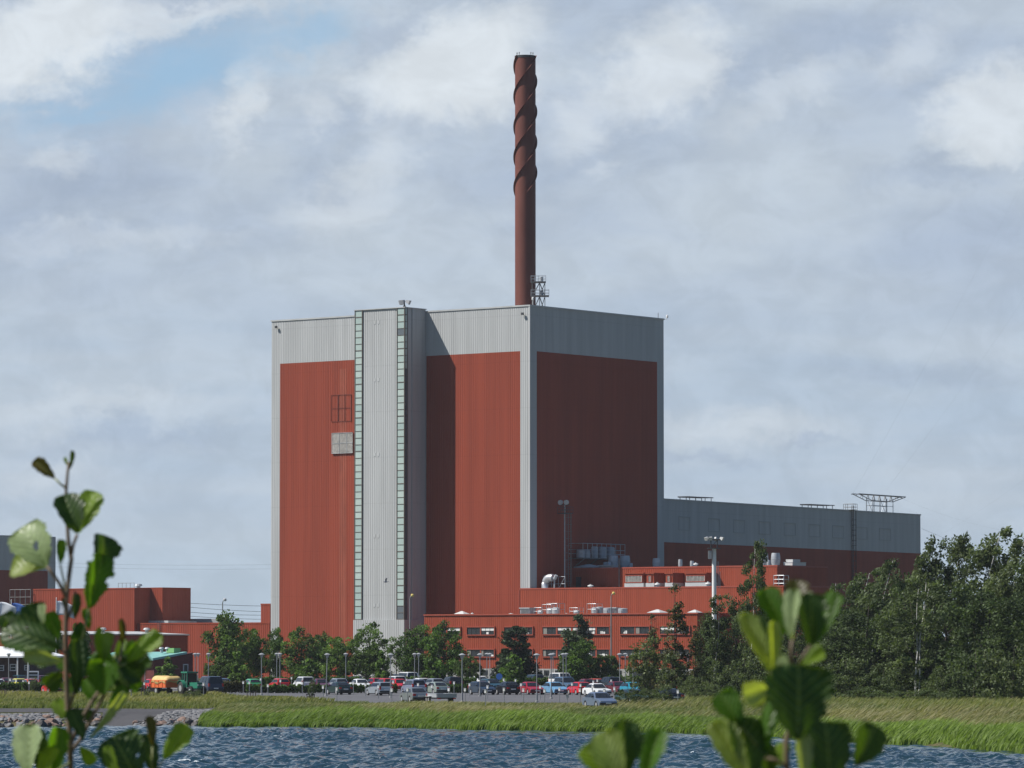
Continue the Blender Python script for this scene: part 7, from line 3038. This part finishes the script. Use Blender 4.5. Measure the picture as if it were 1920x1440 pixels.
def make_shoot(label, D, stems, leaves, thick, rootpx):
    gx, gy = X(rootpx, D), D
    O = Vector((gx, gy, float(gz(gx, gy))))
    root = thing('alder_shoot', label, 'branch', O, 0, 'alder shoots in front of the water')
    g_ = MB()
    for pts, r0, r1, dd in stems:
        q = [P(p[0], p[1], D + dd) - O for p in pts]
        n = len(q)
        g_.tube(q, [(r0 + (r1 - r0) * i / (n - 1)) / FH * D for i in range(n)], 8)
    # lower stem down to the bank
    b0 = P(stems[0][0][0][0], stems[0][0][0][1], D) - O
    g_.tube([Vector((0, 0, -0.05)), b0 * 0.5 + Vector((0.02, 0, 0)), b0], [thick * 1.6 / FH * D, thick * 1.3 / FH * D, thick / FH * D], 8)
    g_.build('stem', M['stem'], root, smooth=True)
    for i, lf in enumerate(leaves):
        base, tip, w, kind = lf[:4]
        kw = lf[4] if len(lf) > 4 else {}
        pet = kw.pop('pet', None)
        add_leaf(root, O, base, tip, w, D, kind, seed=i, **kw)
        if pet:
            dd = kw.get('dd', 0.0)
            a, b = P(pet[0], pet[1], D + dd * 0.3), P(base[0], base[1], D + dd)
            pt = MB()
            pt.tube([a - O, (a + b) / 2 - O + Vector((0, 0, -0.001)), b - O], [2.6 / FH * D, 2.0 / FH * D, 1.7 / FH * D], 6)
            pt.build('leaf_stalk', M['petiole'], root, smooth=True)
    return root


LIT, DRK, MIDT = (-0.8, 0.7), (0.85, -0.35), (-0.1, 0.25)
make_shoot('tall alder shoot with curled leaves rising at the left edge of the picture', 7.2, [
    ([(133, 1470), (131, 1380), (127, 1330), (125, 1280), (124, 1230), (123, 1180), (125, 1120), (130, 1075), (134, 1048), (133, 1040)], 5.4, 4.2, 0.0),
    ([(133, 1046), (128, 1010), (125, 960), (124, 920), (127, 885), (129, 866)], 4.0, 2.6, 0.0),
    ([(133, 1046), (138, 1020), (145, 1002)], 3.4, 3.0, 0.0),
    ([(124, 1120), (112, 1095), (98, 1075), (88, 1062)], 4.0, 3.0, -0.02),
    ([(133, 1395), (145, 1365), (158, 1340), (172, 1315), (186, 1296), (192, 1280)], 4.2, 3.0, 0.02),
    ([(129, 1330), (138, 1300), (146, 1278), (152, 1260)], 3.6, 2.6, -0.02),
    ([(132, 1410), (150, 1388), (170, 1350), (185, 1322), (198, 1298), (214, 1262), (226, 1236), (229, 1205)], 4.2, 2.4, 0.05),
    ([(125, 1160), (132, 1150), (138, 1130), (141, 1108)], 3.6, 2.2, 0.0),
    ([(124, 1225), (118, 1222), (108, 1215)], 3.2, 2.6, -0.03),
], [
    ((127, 874), (121, 857), 8, 'y', {'tilt': MIDT}), ((131, 880), (138, 845), 10, 'd', {'tilt': DRK}),
    ((103, 897), (64, 861), 30, 'b', {'tilt': MIDT, 'pet': (122, 914), 'fold': 0.4}),
    ((145, 1000), (122, 925), 62, 'd', {'tilt': (0.5, -0.6), 'fold': 0.5, 'curl': 0.3, 'dd': -0.02}),  # shadowed half of the folded leaf, its shade painted in darker green
    ((146, 1000), (176, 920), 58, 'y', {'tilt': (-0.5, 0.3), 'fold': 0.15, 'dd': 0.01}),
    ((88, 1063), (40, 985), 92, 's', {'tilt': (-0.3, 0.5), 'fold': 0.55, 'curl': 0.55, 'flip': True, 'holes': ((0.05, 0.46, 0.14, 0.07), (0.16, 0.53, 0.12, 0.05))}),
    ((86, 1064), (20, 1052), 62, 'y', {'tilt': (-0.5, 0.7), 'fold': 0.5, 'curl': 0.6, 'flip': True, 'dd': 0.02}),
    ((113, 1058), (116, 1011), 22, 'g', {'tilt': (0.3, 0), 'pet': (124, 1110)}),
    ((186, 1060), (205, 1006), 62, 'd', {'tilt': DRK, 'fold': 0.35, 'curl': 0.4, 'dd': 0.03}),
    ((166, 1142), (196, 1040), 60, 'g', {'holes': ((0.95, 0.55, 0.3, 0.07), (-0.9, 0.85, 0.2, 0.06)), 'tilt': (0.25, -0.1), 'fold': 0.3, 'pet': (150, 1215)}),
    ((140, 1160), (146, 1112), 20, 'd', {'tilt': DRK}), ((128, 1165), (120, 1120), 12, 'd', {'tilt': DRK}),
    ((112, 1216), (5, 1172), 84, 'd', {'tilt': (0.1, 0.35), 'fold': 0.25, 'curl': 0.25, 'dd': -0.04, 'holes': ((0.4, 0.62, 0.08, 0.025), (-0.3, 0.8, 0.07, 0.03), (0.75, 0.9, 0.25, 0.08))}),
    ((70, 1176), (55, 1132), 56, 'd', {'tilt': DRK, 'fold': 0.3, 'dd': 0.02}),
    ((82, 1170), (77, 1132), 22, 's', {'tilt': LIT, 'flip': True, 'dd': -0.06}),  # backlit spots put in as a small pale leaf
    ((118, 1240), (42, 1226), 40, 's', {'tilt': (0.6, -0.5), 'flip': True, 'dd': -0.05, 'fold': 0.15}),
    ((142, 1302), (150, 1198), 44, 'd', {'tilt': (0.2, 0.1), 'fold': 0.2, 'dd': -0.03}),
    ((194, 1302), (196, 1236), 80, 'g', {'tilt': (-0.35, 0.1), 'fold': 0.35, 'curl': -0.1, 'notch': 0.5}),
    ((190, 1242), (182, 1176), 20, 'y', {'tilt': LIT, 'dd': 0.02}), ((196, 1238), (204, 1184), 26, 'g', {'tilt': (0.3, 0.3), 'flip': True, 'dd': 0.03}),
    ((238, 1242), (300, 1186), 44, 'y', {'tilt': (-0.2, 0.25), 'fold': 0.3, 'dd': 0.04, 'pet': (226, 1248)}),
    ((229, 1212), (230, 1160), 15, 'b', {'tilt': DRK, 'dd': 0.05}),
    ((214, 1228), (266, 1272), 50, 'd', {'tilt': (0.3, 0.4), 'fold': 0.3, 'dd': 0.06, 'pet': (222, 1244)}),
    ((240, 1300), (212, 1250), 48, 'd', {'tilt': DRK, 'dd': 0.07}),
    ((168, 1384), (240, 1304), 24, 's', {'tilt': (0.7, -0.5), 'flip': True, 'dd': -0.03, 'fold': 0.1}),
    ((157, 1388), (134, 1328), 36, 'd', {'tilt': DRK, 'fold': 0.2, 'dd': -0.04}),
    ((121, 1348), (104, 1312), 32, 'y', {'tilt': LIT, 'dd': -0.05}),
    ((52, 1452), (52, 1358), 74, 's', {'tilt': LIT, 'flip': True, 'dd': -0.07, 'fold': 0.25}),
    ((72, 1450), (76, 1366), 34, 'd', {'tilt': DRK, 'dd': -0.05}),
    ((92, 1452), (116, 1364), 46, 'g', {'tilt': (0.5, -0.3), 'fold': 0.4, 'dd': -0.04, 'pet': (131, 1430)}),
    ((70, 1465), (100, 1400), 36, 'y', {'tilt': LIT, 'dd': -0.08}),
    ((256, 1462), (214, 1378), 104, 'd', {'holes': ((0.55, 0.4, 0.09, 0.04),), 'tilt': (0.45, -0.25), 'fold': 0.3, 'curl': 0.25, 'dd': -0.02}),
    ((226, 1468), (196, 1400), 30, 'y', {'tilt': LIT, 'dd': -0.05}),
    ((286, 1400), (283, 1342), 22, 'b', {'tilt': DRK, 'dd': 0.0, 'pet': (284, 1450)}),
    ((306, 1424), (352, 1360), 50, 'y', {'tilt': (-0.2, 0.3), 'fold': 0.25, 'dd': 0.02, 'pet': (286, 1460)}),
    ((290, 1450), (268, 1376), 46, 'd', {'tilt': DRK, 'dd': 0.02}),
    ((168, 1182), (160, 1140), 20, 'g', {'tilt': MIDT, 'dd': 0.04}), ((152, 1216), (149, 1168), 24, 'd', {'tilt': DRK, 'dd': 0.03}),
    ((118, 1262), (86, 1290), 44, 'd', {'tilt': (0.4, 0.2), 'dd': 0.05}), ((160, 1262), (190, 1226), 34, 'g', {'tilt': (-0.3, 0.3), 'dd': 0.06}),
    ((206, 1264), (172, 1280), 40, 'd', {'tilt': DRK, 'dd': 0.05}), ((213, 1246), (233, 1198), 22, 'y', {'tilt': MIDT, 'dd': 0.07}),
    ((148, 1300), (120, 1276), 34, 'g', {'tilt': MIDT, 'dd': 0.03}), ((178, 1318), (162, 1272), 38, 'g', {'tilt': (-0.4, 0.2), 'dd': 0.05}),
    ((204, 1296), (232, 1262), 36, 'y', {'tilt': (-0.1, 0.3), 'dd': 0.08}), ((222, 1236), (256, 1206), 30, 'g', {'tilt': (0.3, 0.2), 'dd': 0.08}),
    ((130, 1200), (160, 1176), 26, 'g', {'tilt': MIDT, 'dd': 0.02}),
    ((140, 1262), (112, 1236), 34, 'g', {'tilt': (-0.3, 0.3), 'dd': 0.02}), ((176, 1252), (206, 1222), 38, 'g', {'tilt': (0.2, 0.3), 'dd': 0.05}),
    ((212, 1290), (180, 1262), 40, 'd', {'tilt': DRK, 'dd': 0.06}), ((206, 1320), (236, 1288), 30, 'g', {'tilt': (-0.2, 0.3), 'dd': 0.04}),
    ((246, 1250), (282, 1236), 34, 'd', {'tilt': (0.3, 0.3), 'dd': 0.07}), ((150, 1330), (176, 1346), 26, 'd', {'tilt': DRK, 'dd': 0.05}),
    ((232, 1262), (262, 1292), 32, 'g', {'tilt': (0.2, 0.4), 'dd': 0.09}), ((100, 1210), (64, 1244), 44, 'd', {'tilt': (0.3, 0.3), 'dd': 0.06}),
    ((110, 1198), (90, 1148), 40, 'g', {'tilt': (0.2, 0.1), 'dd': 0.04}), ((40, 1200), (6, 1150), 46, 'd', {'tilt': (0.3, 0.3), 'dd': 0.03}),
    ((120, 1400), (96, 1440), 36, 'g', {'tilt': MIDT, 'dd': 0.04}), ((150, 1400), (176, 1432), 30, 'y', {'tilt': LIT, 'dd': 0.05}),
], 5.4, 133)

make_shoot('broad leaved alder shoot with a large round dark leaf at the lower right', 4.9, [
    ([(1478, 1490), (1475, 1420), (1474, 1390), (1482, 1360), (1486, 1320), (1484, 1270), (1486, 1240)], 6.0, 4.5, 0.04),
    ([(1478, 1300), (1462, 1282), (1450, 1266), (1443, 1258)], 4.0, 3.4, 0.03),
    ([(1485, 1250), (1484, 1220), (1486, 1195)], 4.4, 3.4, 0.03),
    ([(1496, 1245), (1508, 1228), (1520, 1210)], 3.6, 3.0, 0.03),
    ([(1476, 1440), (1455, 1425), (1432, 1420)], 4.0, 3.0, 0.02),
], [
    ((1494, 1388), (1501, 1246), 132, 'd', {'tilt': (0.25, -0.3), 'fold': 0.12, 'curl': 0.12, 'dd': -0.05}),
    ((1494, 1140), (1494, 1086), 46, 'b', {'tilt': (0.2, -0.2), 'dd': 0.05, 'curl': 0.3}),
    ((1484, 1200), (1486, 1104), 34, 's', {'tilt': LIT, 'flip': True, 'dd': 0.02, 'fold': 0.5}),  # glare on this leaf put in as pale colour
    ((1506, 1170), (1512, 1108), 24, 's', {'tilt': LIT, 'flip': True, 'dd': 0.05}),
    ((1474, 1188), (1436, 1102), 52, 'g', {'tilt': (0.3, -0.1), 'dd': 0.06, 'fold': 0.3}),
    ((1520, 1214), (1524, 1112), 62, 'd', {'holes': ((0.9, 0.6, 0.2, 0.05),), 'tilt': (0.3, 0.3), 'dd': 0.04, 'fold': 0.3}),
    ((1528, 1206), (1566, 1108), 42, 'g', {'tilt': (-0.3, 0.0), 'dd': 0.08}),
    ((1442, 1262), (1396, 1148), 36, 'y', {'tilt': (0.5, 0.1), 'fold': 0.6, 'dd': 0.02, 'flip': True}),
    ((1444, 1262), (1424, 1150), 34, 'd', {'tilt': DRK, 'fold': 0.5, 'dd': 0.04}),
    ((1446, 1262), (1456, 1164), 30, 'y', {'tilt': (0.4, 0.1), 'flip': True, 'dd': 0.0}),
    ((1452, 1288), (1394, 1304), 50, 's', {'tilt': (0.6, -0.6), 'flip': True, 'dd': -0.02}),
    ((1452, 1290), (1404, 1318), 34, 'd', {'tilt': DRK, 'dd': 0.01}),
    ((1390, 1362), (1350, 1298), 56, 'g', {'tilt': (0.25, 0.3), 'dd': -0.02, 'fold': 0.3, 'pet': (1440, 1420)}),
    ((1430, 1424), (1450, 1308), 36, 'g', {'tilt': (-0.6, 0.2), 'dd': -0.01, 'fold': 0.3}),
    ((1400, 1466), (1345, 1350), 56, 'y', {'tilt': (0.3, 0.3), 'flip': True, 'dd': -0.04}),
    ((1406, 1466), (1396, 1342), 76, 'd', {'tilt': DRK, 'dd': -0.02, 'fold': 0.3}),
    ((1440, 1470), (1438, 1390), 44, 'd', {'tilt': DRK, 'dd': 0.04}),
    ((1506, 1470), (1510, 1376), 36, 's', {'tilt': (0.4, 0.2), 'flip': True, 'dd': -0.03}),
    ((1556, 1476), (1552, 1352), 96, 'd', {'tilt': (0.4, -0.4), 'dd': 0.0, 'fold': 0.2}),
    ((1480, 1264), (1460, 1230), 26, 's', {'tilt': LIT, 'flip': True, 'dd': 0.06}), ((1502, 1244), (1544, 1216), 34, 'y', {'tilt': MIDT, 'dd': 0.08}),
    ((1462, 1440), (1470, 1392), 30, 'y', {'tilt': LIT, 'dd': 0.05}), ((1530, 1460), (1534, 1392), 40, 'g', {'tilt': MIDT, 'dd': 0.05}),
    ((1604, 1436), (1646, 1362), 66, 'd', {'tilt': (0.3, -0.2), 'dd': 0.03, 'pet': (1584, 1480)}),
    ((1612, 1432), (1654, 1372), 28, 'y', {'tilt': LIT, 'dd': 0.06}),
], 6.0, 1478)

make_shoot('short alder shoot with two folded leaves at the bottom edge near the middle', 4.6, [
    ([(1180, 1500), (1178, 1470), (1172, 1452)], 5.0, 4.0, 0.0),
    ([(1180, 1490), (1200, 1470), (1206, 1452)], 4.0, 3.0, 0.02),
], [
    ((1162, 1466), (1128, 1372), 66, 'y', {'tilt': (-0.3, 0.4), 'flip': True, 'dd': -0.02, 'fold': 0.3}),
    ((1150, 1462), (1096, 1398), 50, 'y', {'tilt': (0.2, 0.4), 'dd': -0.01}),
    ((1162, 1466), (1178, 1350), 62, 'd', {'tilt': (0.5, -0.1), 'fold': 0.4, 'dd': 0.0}),
    ((1205, 1466), (1236, 1366), 48, 'g', {'tilt': (-0.4, 0.2), 'fold': 0.4, 'dd': 0.02}),
], 5.0, 1180)
